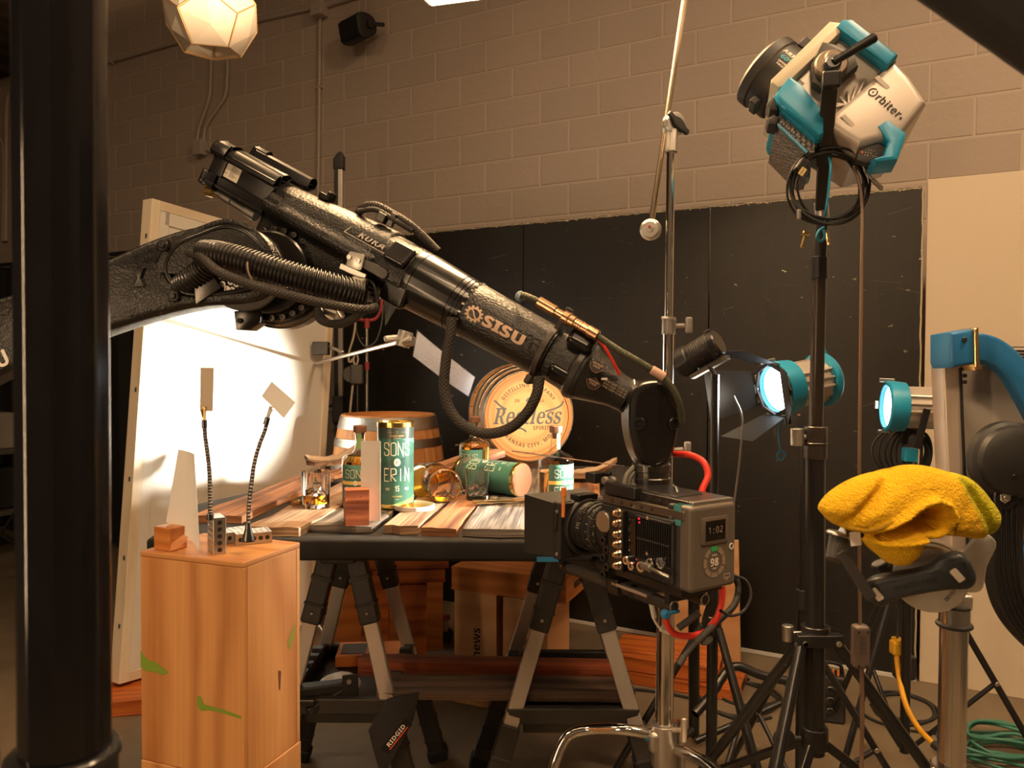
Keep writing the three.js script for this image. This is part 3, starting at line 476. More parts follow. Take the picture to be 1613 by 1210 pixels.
function makeBottle(label, fill, turn) {                                                             // squat whiskey bottle, base at the origin
  const t = thing('whiskey_bottle', label, 'bottle', [0, 0, 0], 0, 'whiskey bottles'), R = 0.058, H = 0.165;
  part(t, 'glass', lathe([[0, 0], [R - 0.006, 0], [R, 0.006], [R, H - 0.02], [R - 0.004, H - 0.008], [R - 0.016, H], [0.026, H + 0.004], [0.018, H + 0.014], [0.0155, H + 0.03], [0.0155, H + 0.062], [0.0185, H + 0.064], [0.0185, H + 0.07]], 48, 0.9), M.glassThin);
  part(t, 'glass_base', lathe([[0, 0.001], [R - 0.007, 0.001], [R - 0.002, 0.006], [R - 0.002, 0.014], [0, 0.011]], 40, 0.7), M.glassSolid);
  const top = Math.min(fill, H - 0.004), rr_ = R - 0.003, prof = [[0, 0.015], [rr_ - 0.002, 0.015], [rr_, 0.018], [rr_, Math.min(top, H - 0.022)]]; if (top > H - 0.02) prof.push([rr_ - 0.014, top]); prof.push([0, top]);
  part(t, 'whiskey', lathe(prof, 40, 0.6), M.whiskey);
  part(t, 'stopper', lathe([[0, H + 0.05], [0.013, H + 0.05], [0.0135, H + 0.068], [0.021, H + 0.07], [0.0215, H + 0.074], [0.0215, H + 0.09], [0.02, H + 0.092], [0, H + 0.092]], 32), mat('wooden stopper', lin(0.16, 0.07, 0.035), 0.5));
  const a = 1.9, lg = new THREE.CylinderGeometry(R + 0.0006, R + 0.0006, 0.115, 40, 1, true, -a / 2, a);
  part(t, 'label', mv(lg, 0, 0.078, 0, 0, turn, 0), labMat);
  const ng = new THREE.CylinderGeometry(0.0162, 0.0162, 0.07, 12, 1, true, -0.5, 1.0);
  part(t, 'neck_strip', mv(ng, 0, H + 0.052, 0, 0, turn + 0.1, 0), mat('green neck strip', lin(0.22, 0.42, 0.16), 0.4, 0, { side: THREE.DoubleSide }));
  return t;
}
const onTable = (px, py) => onY(px, py, TY);
const b1 = makeBottle('full whiskey bottle half hidden behind the white card', 0.16, -0.05); b1.position.copy(onTable(567, 795));
const b2 = makeBottle('full whiskey bottle standing before the branded barrel', 0.158, -0.35); b2.position.copy(onTable(747, 762));
const b3 = makeBottle('partly emptied whiskey bottle standing above the matte box', 0.108, 0.5); b3.position.copy(onTable(875, 794));
const b4 = makeBottle('whiskey bottle lying on its side with its base forward', 0.158, 0); { const p = onTable(702, 792); b4.position.set(p.x, TY + 0.058, p.z + 0.02); b4.quaternion.setFromEuler(new THREE.Euler(-Math.PI / 2, 0, 0)).premultiply(new THREE.Quaternion().setFromAxisAngle(V(0, 1, 0), 0.32)); b4.rotateY(2.6); }

function canister(label) {
  const t = thing('whiskey_canister', label, 'canister', [0, 0, 0], 0, 'printed whiskey canisters'), R = 0.058, H = 0.272;
  const g = new THREE.CylinderGeometry(R, R, H - 0.026, 64, 1, true); part(t, 'printed_wrap', mv(g, 0, H / 2 + 0.001, 0, 0, Math.PI, 0), canMat);
  part(t, 'body', lathe([[0, 0.002], [R - 0.0015, 0.002], [R - 0.0015, H - 0.006], [R - 0.004, H - 0.006], [R - 0.004, 0.006], [0, 0.006]], 48), M.whitePaper);
  part(t, 'bottom_rim', lathe([[0, 0], [R, 0], [R + 0.0012, 0.002], [R + 0.0012, 0.013], [R - 0.001, 0.015]], 48), M.gold);
  part(t, 'top_rim', lathe([[R - 0.001, H - 0.018], [R + 0.0012, H - 0.016], [R + 0.0012, H - 0.001], [R, H], [R - 0.005, H], [R - 0.005, H - 0.01]], 48), M.gold);
  return t;
}
const can1 = canister('upright green printed whiskey canister with a gold rim'); can1.position.copy(onTable(623, 797)); can1.rotation.y = 0.24;
const can2 = canister('green whiskey canister lying on its side before the barrel'); {
  const e = onTable(822, 783), d = V(0.80, 0, 0.60).normalize(), back = V(e.x, TY + 0.059, e.z).addScaledVector(d, -0.262); can2.position.copy(back.clone().addScaledVector(d, 0.0)); basis(can2, V(e.x, TY + 0.059, e.z), d.clone().negate(), V(0, 1, 0)); can2.quaternion.multiply(new THREE.Quaternion().setFromAxisAngle(V(0, 0, 1), -Math.PI / 2)); can2.rotateY(-1.9);
  part(can2, 'copper_end', disc(0.057, 0.003, 0.001), mat('copper coloured end', lin(0.20, 0.075, 0.03), 0.55), [0, -0.0005, 0]);
}
{
  const l = thing('canister_lid', 'shallow white tin lid lying open on the planks', 'lid', onTable(653, 802));
  part(l, 'rim', lathe([[0, 0.0], [0.060, 0.0], [0.0625, 0.003], [0.0625, 0.015], [0.061, 0.016], [0.0595, 0.015], [0.0595, 0.004], [0, 0.004]], 48), M.whitePaint); part(l, 'gold_inside', mv(disc(0.059, 0.001, 0.0003), 0, 0.0048, 0), M.gold);
  const d = thing('canister_lid', 'round gold lid leaning upright behind the canister', 'lid', onTable(664, 783)); d.rotation.set(0, 0, 0);
  const c = lathe([[0, -0.003], [0.054, -0.003], [0.055, 0.006], [0.054, 0.007], [0.052, 0.0], [0, 0.0]], 48); c.rotateX(Math.PI / 2); c.rotateX(-0.2); c.rotateY(0.75); c.translate(0, 0.055, 0);
  part(d, 'disc', c, mat('dull gold foil', lin(0.62, 0.46, 0.20), 0.35, 1)); const rm = torus(0.0545, 0.0018); rm.rotateX(-0.2); rm.rotateY(0.75); rm.translate(0, 0.055, 0.002); part(d, 'rim', rm, M.gold);
}
function iceCube(s, seed) { const g = new RoundedBoxGeometry(s, s * 0.85, s, 3, s * 0.2), p = g.attributes.position; for (let i = 0; i < p.count; i++) { const k = 0.9 + 0.22 * fbm(p.getX(i) * 9 + 0.5, p.getY(i) * 9 + p.getZ(i) * 5 + 0.5, 3, 3, seed, 2); p.setXYZ(i, p.getX(i) * k, p.getY(i) * k, p.getZ(i) * k); } g.computeVertexNormals(); return g; }
function rocksGlass(label, px, py, fill, R = 0.046, H = 0.118) {
  const t = thing('rocks_glass', label, 'glass', onTable(px, py), 0, 'rocks glasses');
  part(t, 'tumbler', lathe([[0, 0], [R * 0.86, 0], [R * 0.9, 0.004], [R, H], [R - 0.0022, H], [R * 0.9 - 0.003, 0.018], [0, 0.016]], 48, 0.7), M.glassSolid);
  if (fill) part(t, 'whiskey', lathe([[0, 0.0165], [R * 0.9 - 0.0036, 0.0185], [R * 0.9 - 0.0036 + 0.1 * R * fill / H * 0.8, fill], [0, fill]], 40, 0.6), M.whiskeyDeep);
  [[-0.012, fill ? fill + 0.004 : 0.036, 0.006, 0.034, 0.4], [0.014, fill ? fill - 0.004 : 0.034, -0.010, 0.030, 1.1], [0.002, (fill || 0.03) + 0.024, 0.0, 0.030, 2.0]].forEach(([x, y, z, s, r], i) => { if (!fill && i > 1) return; part(t, 'ice_cube', iceCube(s, 5 + i), M.ice, [x, y, z], [r, r * 0.7, 0.3]); });
  return t;
}
rocksGlass('rocks glass of amber whiskey with ice on the pale plank', 498, 801, 0.045);
rocksGlass('clear rocks glass with ice between bottle and lying canister', 752, 787, 0, 0.042, 0.105);
{ // small faceted stopper, cigar, tongs
  const s = thing('crystal_stopper', 'clear cut glass stopper beside the lying bottle', 'stopper', onTable(721, 781)); const g = new THREE.IcosahedronGeometry(0.02, 1); g.scale(1, 1.1, 1); part(s, 'faceted_head', toCreasedNormals(g, 0.1), M.glassSolid, [0, 0.021, 0]); part(s, 'stem', bar(V(0, 0.02, 0), V(0.03, 0.012, 0.005), 0.009), M.glassSolid);
  const c = thing('cigar', 'brown cigar lying beside the filled rocks glass', 'cigar', onTable(467, 797)); const p0 = V(-0.012, 0.009, 0.01), p1 = V(0.035, 0.009, -0.05); part(c, 'wrapper_leaf', bar(p0, p1, 0.0085, 0.008), mat('tobacco leaf', lin(0.30, 0.13, 0.04), 0.7)); part(c, 'gold_band', bar(p0.clone().lerp(p1, 0.3), p0.clone().lerp(p1, 0.5), 0.009), M.gold);
  const t = thing('ice_tongs', 'long brass ice tongs with toothed tips lying on the grey plank', 'tongs', onTable(748, 797));
  const a = onTable(748, 796).sub(t.position), b = onTable(862, 789).sub(t.position); a.y = b.y = 0.006;
  part(t, 'arm', sqbar(a, b, 0.014, 0.004, 0.001, V(0, 1, 0)), M.brass); const a2 = a.clone().add(V(-0.005, 0.012, 0.022)), b2_ = b.clone().add(V(0, 0.006, 0.004)); part(t, 'arm', sqbar(a2, b2_, 0.014, 0.004, 0.001, V(0, 1, 0)), M.brass);
  const teeth = []; for (let i = 0; i < 6; i++) teeth.push(mv(box(0.003, 0.006, 0.016, 0.0005), a.x + i * 0.007, a.y + 0.004, a.z), mv(box(0.003, 0.006, 0.016, 0.0005), a2.x + i * 0.007, a2.y - 0.001, a2.z)); part(t, 'toothed_tip', merge(teeth), M.brass);
}
{ // white card held by a hardwood block on the table
  const bk = thing('wood_block', 'small hardwood block propping a white card on the table', 'wood block', onTable(561, 824), 0.28); part(bk, 'block', uvm(mv(plank(0.098, 0.062, 0.068, 31, 0.5), 0, 0.049, 0, 0, 0, Math.PI / 2)), W.block, [0, 0.001, 0]);
  part(bk, 'nail_hole', merge(...[[0.01, 0.08], [-0.008, 0.078], [0.004, 0.066], [-0.014, 0.036]].map(([x, y]) => mv(zx(disc(0.0016, 0.001, 0.0003, 8)), x, y, 0.0318))), M.blackSatin);
  const c = single('bounce_card', uvm(box(0.056, 0.232, 0.0012, 0.0004)), M.whitePaper, 'tall white card standing behind the small hardwood block', 'card'); const p = onTable(583, 822); c.position.set(p.x, TY + 0.116, p.z - 0.01); c.rotation.y = 0.1;
}
let appleBox_barrel, branded;
// ---------------------------------------------------------------- barrels
const hoopMat = mat('galvanised hoop', lin(0.42, 0.42, 0.41), 0.38, 1, { bumpMap: grainBump, bumpScale: 0.0006 });
{
  const t = thing('oak_barrel', 'small oak barrel lying with its branded head forward', 'barrel'), HR = 0.226, BR = 0.272, L = 0.50;
  const d = at(833, 656, 3.90), c = d; basis(t, c, V(0.17, 0, 0.985), V(0, 1, 0)); branded = [d.x - 0.04, d.y - BR - 0.012, d.z - L / 2];     // +x looks out of the branded head
  const rad = (x) => HR + (BR - HR) * (1 - Math.pow((x + L / 2) / (L / 2), 2)), n = 22;
  for (let i = 0; i < n; i++) {
    const a0 = i / n * Math.PI * 2, a1 = (i + 1) / n * Math.PI * 2 - 0.008, pos = [], idx = [], uv = [], S = 10;
    for (let k = 0; k <= S; k++) { const x = -L + k / S * L; for (const [a, r] of [[a0, 0], [a0 + 0.01, 0.002], [(a0 + a1) / 2, 0.003], [a1 - 0.01, 0.002], [a1, 0]]) { const R = rad(x) + r; pos.push(x, R * Math.cos(a), R * Math.sin(a)); uv.push(x + i * 0.37, a * BR + i * 0.21); } }
    for (let k = 0; k < S; k++) for (let q = 0; q < 4; q++) { const o = k * 5 + q; idx.push(o, o + 5, o + 1, o + 1, o + 5, o + 6); }
    const g = new THREE.BufferGeometry(); g.setAttribute('position', new THREE.Float32BufferAttribute(pos, 3)); g.setAttribute('uv', new THREE.Float32BufferAttribute(uv, 2)); g.setIndex(idx); g.computeVertexNormals();
    const m = W.oak; m.side = THREE.DoubleSide; part(t, 'stave', g, m);
  }
  part(t, 'inner_shell', xx(lathe([[HR - 0.004, 0], [BR - 0.006, -L / 2], [HR - 0.004, -L]], 40)), W.oak);
  part(t, 'chime', xx(ring(HR + 0.003, HR - 0.016, 0.012, 0.002, 48)), W.oak, [0, 0, 0]);
  for (const x of [-0.02, -0.075, -0.135, -L + 0.135, -L + 0.075, -L + 0.02]) part(t, 'hoop', xx(lathe([[rad(x - 0.014) + 0.0035, -0.014], [rad(x - 0.014) + 0.006, -0.0135], [rad(x + 0.014) + 0.006, 0.0135], [rad(x + 0.014) + 0.0035, 0.014]], 64)), hoopMat, [x, 0, 0]);
  const art = canvasTex(1536, 1536, (x, w, h) => {
    x.clearRect(0, 0, w, h); x.fillStyle = '#4a3428'; x.textAlign = 'center'; x.textBaseline = 'middle';
    const arc = (s, R, mid, dir, size) => { x.font = 'bold ' + size + 'px sans-serif'; const ws = [...s].map((c) => x.measureText(c).width + size * 0.1), tot = ws.reduce((a, b) => a + b, 0); let a = -tot / 2; [...s].forEach((c, i) => { const m = (a + ws[i] / 2) / R; a += ws[i]; x.save(); x.translate(w / 2, h / 2); x.rotate(mid + dir * m); x.translate(0, dir * -R); x.fillText(c, 0, 0); x.restore(); }); };
    arc('DISTILLING COMPANY', 590, 0, 1, 96); arc('KANSAS CITY, MO', 560, 0, -1, 100);
    x.font = 'bold 84px sans-serif'; x.fillStyle = '#5c4636'; x.fillText('IN', w * 0.36, h * 0.31); x.fillText('USA', w * 0.65, h * 0.31);
    x.fillStyle = '#5a6470'; for (const [a, b] of [[-26, -6], [26, -6], [0, -40]]) { x.beginPath(); x.arc(w / 2 + a, h * 0.31 + b, 26, 0, 7); x.fill(); } x.fillRect(w / 2 - 6, h * 0.31, 12, 62);
    x.fillStyle = '#4d535c'; x.save(); x.translate(w / 2, h * 0.50); x.transform(1, 0, -0.22, 1, 0, 0); x.scale(0.98, 1.3); x.font = 'bold 330px serif'; x.fillText('Restless', 0, 0); x.restore();
    x.strokeStyle = '#4d535c'; x.lineCap = 'round'; const sw = (p, lw) => { x.lineWidth = lw; x.beginPath(); x.moveTo(...p[0]); x.bezierCurveTo(...p[1], ...p[2], ...p[3]); x.stroke(); };
    sw([[w * 0.22, h * 0.41], [w * 0.12, h * 0.37], [w * 0.12, h * 0.33], [w * 0.08, h * 0.31]], 34); sw([[w * 0.72, h * 0.44], [w * 0.88, h * 0.40], [w * 0.92, h * 0.38], [w * 0.94, h * 0.32]], 34);
    sw([[w * 0.2, h * 0.62], [w * 0.3, h * 0.7], [w * 0.4, h * 0.60], [w * 0.47, h * 0.69]], 34); sw([[w * 0.06, h * 0.66], [w * 0.12, h * 0.72], [w * 0.2, h * 0.66], [w * 0.25, h * 0.56]], 22);
    x.fillStyle = '#5c4636'; x.font = 'bold 104px sans-serif'; x.fillText('SPIRITS', w * 0.68, h * 0.645); x.font = 'italic 66px serif'; x.fillText('bb · 61', w * 0.52, h * 0.955);
  });
  const hd = part(t, 'head', xx(disc(HR - 0.014, 0.016, 0.003, 48)), W.oakHead, [-0.022, 0, 0]);
  const mk = part(hd, 'branding', new THREE.CircleGeometry(HR - 0.018, 48), decalMat('scorched lettering', art), [0.0088, 0, 0], [0, Math.PI / 2, 0]);
  part(t, 'bung', mv(lathe([[0, 0], [0.032, 0], [0.03, 0.03], [0.028, 0.034], [0, 0.034]], 24), -L / 2, BR - 0.002, 0), W.oak);
  part(t, 'cradle', merge(mv(box(0.05, 0.05, 0.3, 0.004), -0.1, -BR + 0.014, 0), mv(box(0.05, 0.05, 0.3, 0.004), -L + 0.1, -BR + 0.014, 0)), W.barnBrown);
}
{
  const t = thing('oak_barrel', 'full upright oak barrel with wide steel hoops standing behind the table', 'barrel'), p = at(612, 700, 4.22), ty = at(612, 656, 4.0).y, H = 0.86, rH = 0.256, rB = 0.315, n = 22, rad = (y) => rH + (rB - rH) * (1 - Math.pow(y / H * 2 - 1, 2)); t.position.set(p.x, ty - H, p.z);
  const r1 = rH, r0 = rH;
  for (let i = 0; i < n; i++) { const a0 = i / n * Math.PI * 2, da = Math.PI * 2 / n - 0.008, g = new THREE.CylinderGeometry(1, 1, H, 3, 10, true, a0, da), q = g.attributes.position; for (let k = 0; k < q.count; k++) { const y = q.getY(k) + H / 2, r = rad(y); q.setXYZ(k, q.getX(k) * r, y, q.getZ(k) * r); } g.computeVertexNormals(); const uv = g.attributes.uv; for (let k = 0; k < uv.count; k++) uv.setXY(k, uv.getY(k) * H + i * 0.3, uv.getX(k) * 0.07 + i * 0.13); part(t, 'stave', g, W.oak); }
  part(t, 'inner_shell', lathe([[0, 0.01], [r0 - 0.02, 0.01], [rB - 0.02, H / 2], [r1 - 0.02, H], [r1 - 0.001, H], [r1 - 0.001, H - 0.004]], 40), W.oak);
  part(t, 'head', mv(disc(r1 - 0.018, 0.015), 0, H - 0.05, 0), W.oakHead);
  appleBox_barrel = [t.position.x, t.position.y, t.position.z];
  for (const [y, h] of [[H - 0.04, 0.066], [H - 0.145, 0.045], [H - 0.27, 0.045], [0.27, 0.045], [0.145, 0.045], [0.04, 0.066]]) part(t, 'hoop', lathe([[rad(y - h / 2) + 0.0015, y - h / 2], [rad(y - h / 2) + 0.004, y - h / 2 + 0.001], [rad(y + h / 2) + 0.004, y + h / 2 - 0.001], [rad(y + h / 2) + 0.0015, y + h / 2]], 56), hoopMat);
}
// ---------------------------------------------------------------- white wooden flat leaning behind the table
{
  const t = thing('white_flat', 'tall white faced wooden flat tilted on a box, lit by a bright pool', 'flat'), near = at(180, 1076, 3.37), u = V(0.61, 0, -1.01).normalize(), a = 4.6 * D2R;
  basis(t, near, u.clone().multiplyScalar(Math.cos(a)).add(V(0, -Math.sin(a), 0)), V(0, 1, 0));       // x away along the foot, y up, z out of the white face
  const Wd = 1.18, H = 2.17, T = 0.072, face = mat('white painted face', lin(0.78, 0.75, 0.68), 0.7, 0, { bumpMap: grainBump, bumpScale: 0.0004 });
  const stile = (L) => uvm(box(L, 0.045, T, 0.003));
  part(t, 'stile', mv(stile(H), 0.0225, H / 2, 0, 0, 0, Math.PI / 2), W.flat); part(t, 'stile', mv(stile(H), Wd - 0.0225, H / 2, 0, 0, 0, Math.PI / 2), W.flat);
  part(t, 'rail', mv(stile(Wd - 0.09), Wd / 2, H - 0.0225, 0), W.flat); part(t, 'rail', mv(stile(Wd - 0.09), Wd / 2, 0.0225, 0), W.flat); part(t, 'rail', mv(stile(Wd - 0.09), Wd / 2, H * 0.5, -0.015), W.flat);
  part(t, 'face_sheet', uvm(box(Wd - 0.088, H - 0.088, 0.006, 0.001, Wd / 2, H / 2, T / 2 - 0.012), 3), face);
  part(t, 'edge_strip', merge(box(0.05, H - 0.09, 0.008, 0.002, 0.07, H / 2, T / 2 - 0.006), box(Wd - 0.14, 0.06, 0.008, 0.002, Wd / 2, H - 0.075, T / 2 - 0.006)), face);
  part(t, 'staple', merge(...[0.25, 0.55, 0.9, 1.3, 1.7, 2.0].map((y) => box(0.004, 0.02, 0.012, 0.0005, 0, y, 0.01))), M.greyPlastic);
}
// ---------------------------------------------------------------- apple boxes
function appleBox(label, m, w, h, d, place, turn, { hole = true, group } = {}) {
  const t = thing('apple_box', label, 'apple box', place, turn, group), e = 0.012;
  part(t, 'side_board', uvm(box(w, h, e, 0.002, 0, h / 2, d / 2 - e / 2)), m); part(t, 'side_board', uvm(box(w, h, e, 0.002, 0, h / 2, -d / 2 + e / 2)), m);
  part(t, 'end_board', uvm(box(e, h - 0.002, d - 2 * e, 0.001, w / 2 - e / 2, h / 2, 0)), m); part(t, 'end_board', uvm(box(e, h - 0.002, d - 2 * e, 0.001, -w / 2 + e / 2, h / 2, 0)), m);
  part(t, 'top_board', uvm(box(w + 0.003, e, d + 0.003, 0.003, 0, h - e / 2 + 0.001, 0)), m); part(t, 'bottom_board', uvm(box(w + 0.003, e, d + 0.003, 0.003, 0, e / 2, 0)), m);
  if (hole) part(t, 'hand_hole', ext(roundRect(0.1, 0.03, 0.0149), 0.002, 0.0004), M.blackSatin, [w / 2 + 0.0005, h / 2, 0], [0, Math.PI / 2, 0]);
  return t;
}
const A_Y = -0.38;
{
  const txt = (t, w, h, pos, rot) => decal(t, 'maker_lettering', w, h, (x, cw, ch) => { x.fillStyle = '#3c1410'; x.font = 'bold ' + ch * 0.95 + 'px sans-serif'; x.textAlign = 'center'; x.save(); x.translate(cw / 2, ch * 0.72); x.scale(1.02, 1); x.fillText('matthews', 0, 0, cw * 0.98); x.restore(); }, pos, rot, 768);
  const b1 = appleBox('pale apple box stood on end with maker lettering, farther from the camera stand', W.pale, 0.203, 0.508, 0.305, at(770, 1010, 3.5).setY(0), A_Y, { group: 'lettered apple boxes on end', hole: false });
  const b2 = appleBox('pale apple box stood on end with maker lettering, behind the sawhorse leg', W.pale, 0.203, 0.508, 0.305, at(846, 1010, 3.38).setY(0), A_Y, { group: 'lettered apple boxes on end', hole: false });
  for (const b of [b1, b2]) txt(b, 0.30, 0.058, [0.012, 0.215, 0.1533], [0, 0, Math.PI / 2]);
  const m = b1.position.clone().add(b2.position).multiplyScalar(0.5);
  appleBox('half apple box lying across two lettered boxes', W.apple, 0.535, 0.102, 0.31, [m.x + 0.035, 0.511, m.z + 0.02], A_Y - 0.02);
  const p = (px, d) => at(px, 1000, d).setY(0);
  const o1 = appleBox('orange varnished box stood on end behind the folding sawhorse', W.orange, 0.125, 0.508, 0.305, p(592, 3.62), 0.15, { hole: false }), o2 = appleBox('second orange varnished box on end, nearer the lettered boxes', W.orange, 0.12, 0.508, 0.305, p(650, 3.60), 0.15, { hole: false });
  appleBox('lower orange box bridging the two upright orange boxes', W.orange, 0.52, 0.062, 0.305, [p(612, 3.6).x, 0.511, -3.58], 0.12);
  appleBox('upper orange box on the orange bridge under the table', W.orange, 0.50, 0.06, 0.29, [p(622, 3.6).x, 0.576, -3.58], 0.09);
  appleBox('orange quarter box at the bottom of the floor stack', W.orange, 0.52, 0.055, 0.305, onFloor(1082, 1072).setY(0), -0.42);
  appleBox('orange half box on top of the floor stack', W.orange, 0.50, 0.072, 0.30, onFloor(1052, 1066).setY(0.058), -0.36);
  { const [bx, by, bz] = branded; appleBox('tall wooden crate holding up the branded barrel behind the table', W.apple, 0.44, by - 0.002, 0.36, [bx, 0, bz], 0); }
  { const [bx, by, bz] = appleBox_barrel; appleBox('tall wooden crate holding up the upright oak barrel', W.apple, 0.6, by - 0.001, 0.5, [bx, 0, bz], 0.1); }
  const tb = onFloor(1090, 1040); single('leaning_board', uvm(box(0.42, 0.62, 0.018, 0.003)), W.pale, 'pale plywood board leaning on the black flat behind the orange boxes', 'board', [tb.x + 0.03, 0.31, tb.z - 0.02], [-0.1, -0.42, 0]);
  appleBox('dark orange pancake box under the corner of the white flat', W.orange, 0.30, 0.07, 0.305, at(186, 1078, 3.38).setY(0), 0.2);
}
// ---------------------------------------------------------------- plywood pedestal and what stands on it
const PY = at(383, 886, 1.5).y, pedTurn = -20 * D2R;
const ped = thing('plywood_pedestal', 'tall plywood box with green paint marks at the front', 'pedestal');
{
  const w = 0.262, d = 0.185, c = at(383, 886, 1.5), X = V(Math.cos(pedTurn), 0, -Math.sin(pedTurn)), Z = V(Math.sin(pedTurn), 0, Math.cos(pedTurn)), H = PY - 0.672, e = 0.012;
  ped.position.copy(c.clone().addScaledVector(X, -w / 2).addScaledVector(Z, -d / 2).setY(0.672)); ped.rotation.y = pedTurn;
  const up = (g) => { g.rotateZ(Math.PI / 2); return g; };
  part(ped, 'front_board', mv(up(uvm(box(H - e, w, e, 0.0015), 1, 0.3, 0.1)), 0, (H - e) / 2, d / 2 - e / 2), W.ply); part(ped, 'back_board', mv(up(uvm(box(H - e, w, e, 0.0015))), 0, (H - e) / 2, -d / 2 + e / 2), W.ply);
  part(ped, 'side_board', mv(mv(up(uvm(box(H - e, d - 2 * e - 0.001, e, 0.0015), 1, 0.7, 0.4)), 0, 0, 0, 0, Math.PI / 2, 0), w / 2 - e / 2, (H - e) / 2, 0), W.ply); part(ped, 'side_board', mv(mv(up(uvm(box(H - e, d - 2 * e - 0.001, e, 0.0015))), 0, 0, 0, 0, Math.PI / 2, 0), -w / 2 + e / 2, (H - e) / 2, 0), W.ply);
  part(ped, 'top_board', mv(uvm(box(w + 0.001, e, d + 0.001, 0.0025), 1, 0.2, 0.6), 0, H - e / 2, 0), W.ply);
  const paint = (sx, sy, pts, pos, rot, col) => decal(ped, 'paint_mark', sx, sy, (x, cw, ch) => { let s = 9; const r = () => ((s = (s * 16807) % 2147483647) / 2147483647); x.fillStyle = col; x.beginPath(); pts.forEach(([a, b]) => x.lineTo(a * cw + (r() - 0.5) * cw * 0.04, b * ch)); x.fill(); for (let i = 0; i < 60; i++) { x.globalAlpha = 0.7; x.fillRect(r() * cw, r() * ch, 1 + r() * 2, 1 + r() * 2); } x.globalCompositeOperation = 'destination-out'; for (let i = 0; i < 160; i++) x.fillRect(r() * cw, r() * ch, 1 + r() * 6, 1 + r() * 2); }, pos, rot, 256, { roughness: 0.6 });
  const pk = (px, py) => { const q = pick(ped, px, py, 'z', d / 2); return [q.x, q.y, d / 2 + 0.0006]; }, ps = (px, py) => { const q = pick(ped, px, py, 'x', w / 2); return [w / 2 + 0.0006, q.y, q.z]; };
  paint(0.075, 0.06, [[0, 0], [0.25, 0.3], [0.55, 0.35], [1, 0.62], [0.8, 0.75], [0.5, 0.68], [0.2, 0.72], [0.0, 0.6]], pk(244, 1050), [0, 0, 0], '#7c9a2e');
  paint(0.11, 0.05, [[0, 0.1], [0.1, 0.1], [0.15, 0.4], [0.6, 0.45], [1, 0.6], [1, 0.7], [0.55, 0.6], [0.3, 0.6], [0.1, 0.7], [0.0, 0.5]], pk(345, 1118), [0, 0, 0], '#7c9a2e');
  paint(0.035, 0.06, [[0.3, 0.9], [0.1, 0.6], [0.5, 0.2], [0.9, 0.05], [0.8, 0.5]], ps(459, 1005), [0, Math.PI / 2, 0], '#8a8a30'); paint(0.02, 0.05, [[0.3, 0.1], [0.8, 0.2], [0.6, 1], [0.4, 0.9]], ps(440, 1070), [0, Math.PI / 2, 0], '#6e3f18');
  const lo = thing('plywood_box', 'plywood box beneath the pedestal, cut by the picture edge', 'box', [ped.position.x, 0, ped.position.z], pedTurn); part(lo, 'body', mv(uvm(box(0.671, w + 0.004, d + 0.002, 0.003)).rotateZ(Math.PI / 2), 0, 0.3355, 0), W.ply);
}
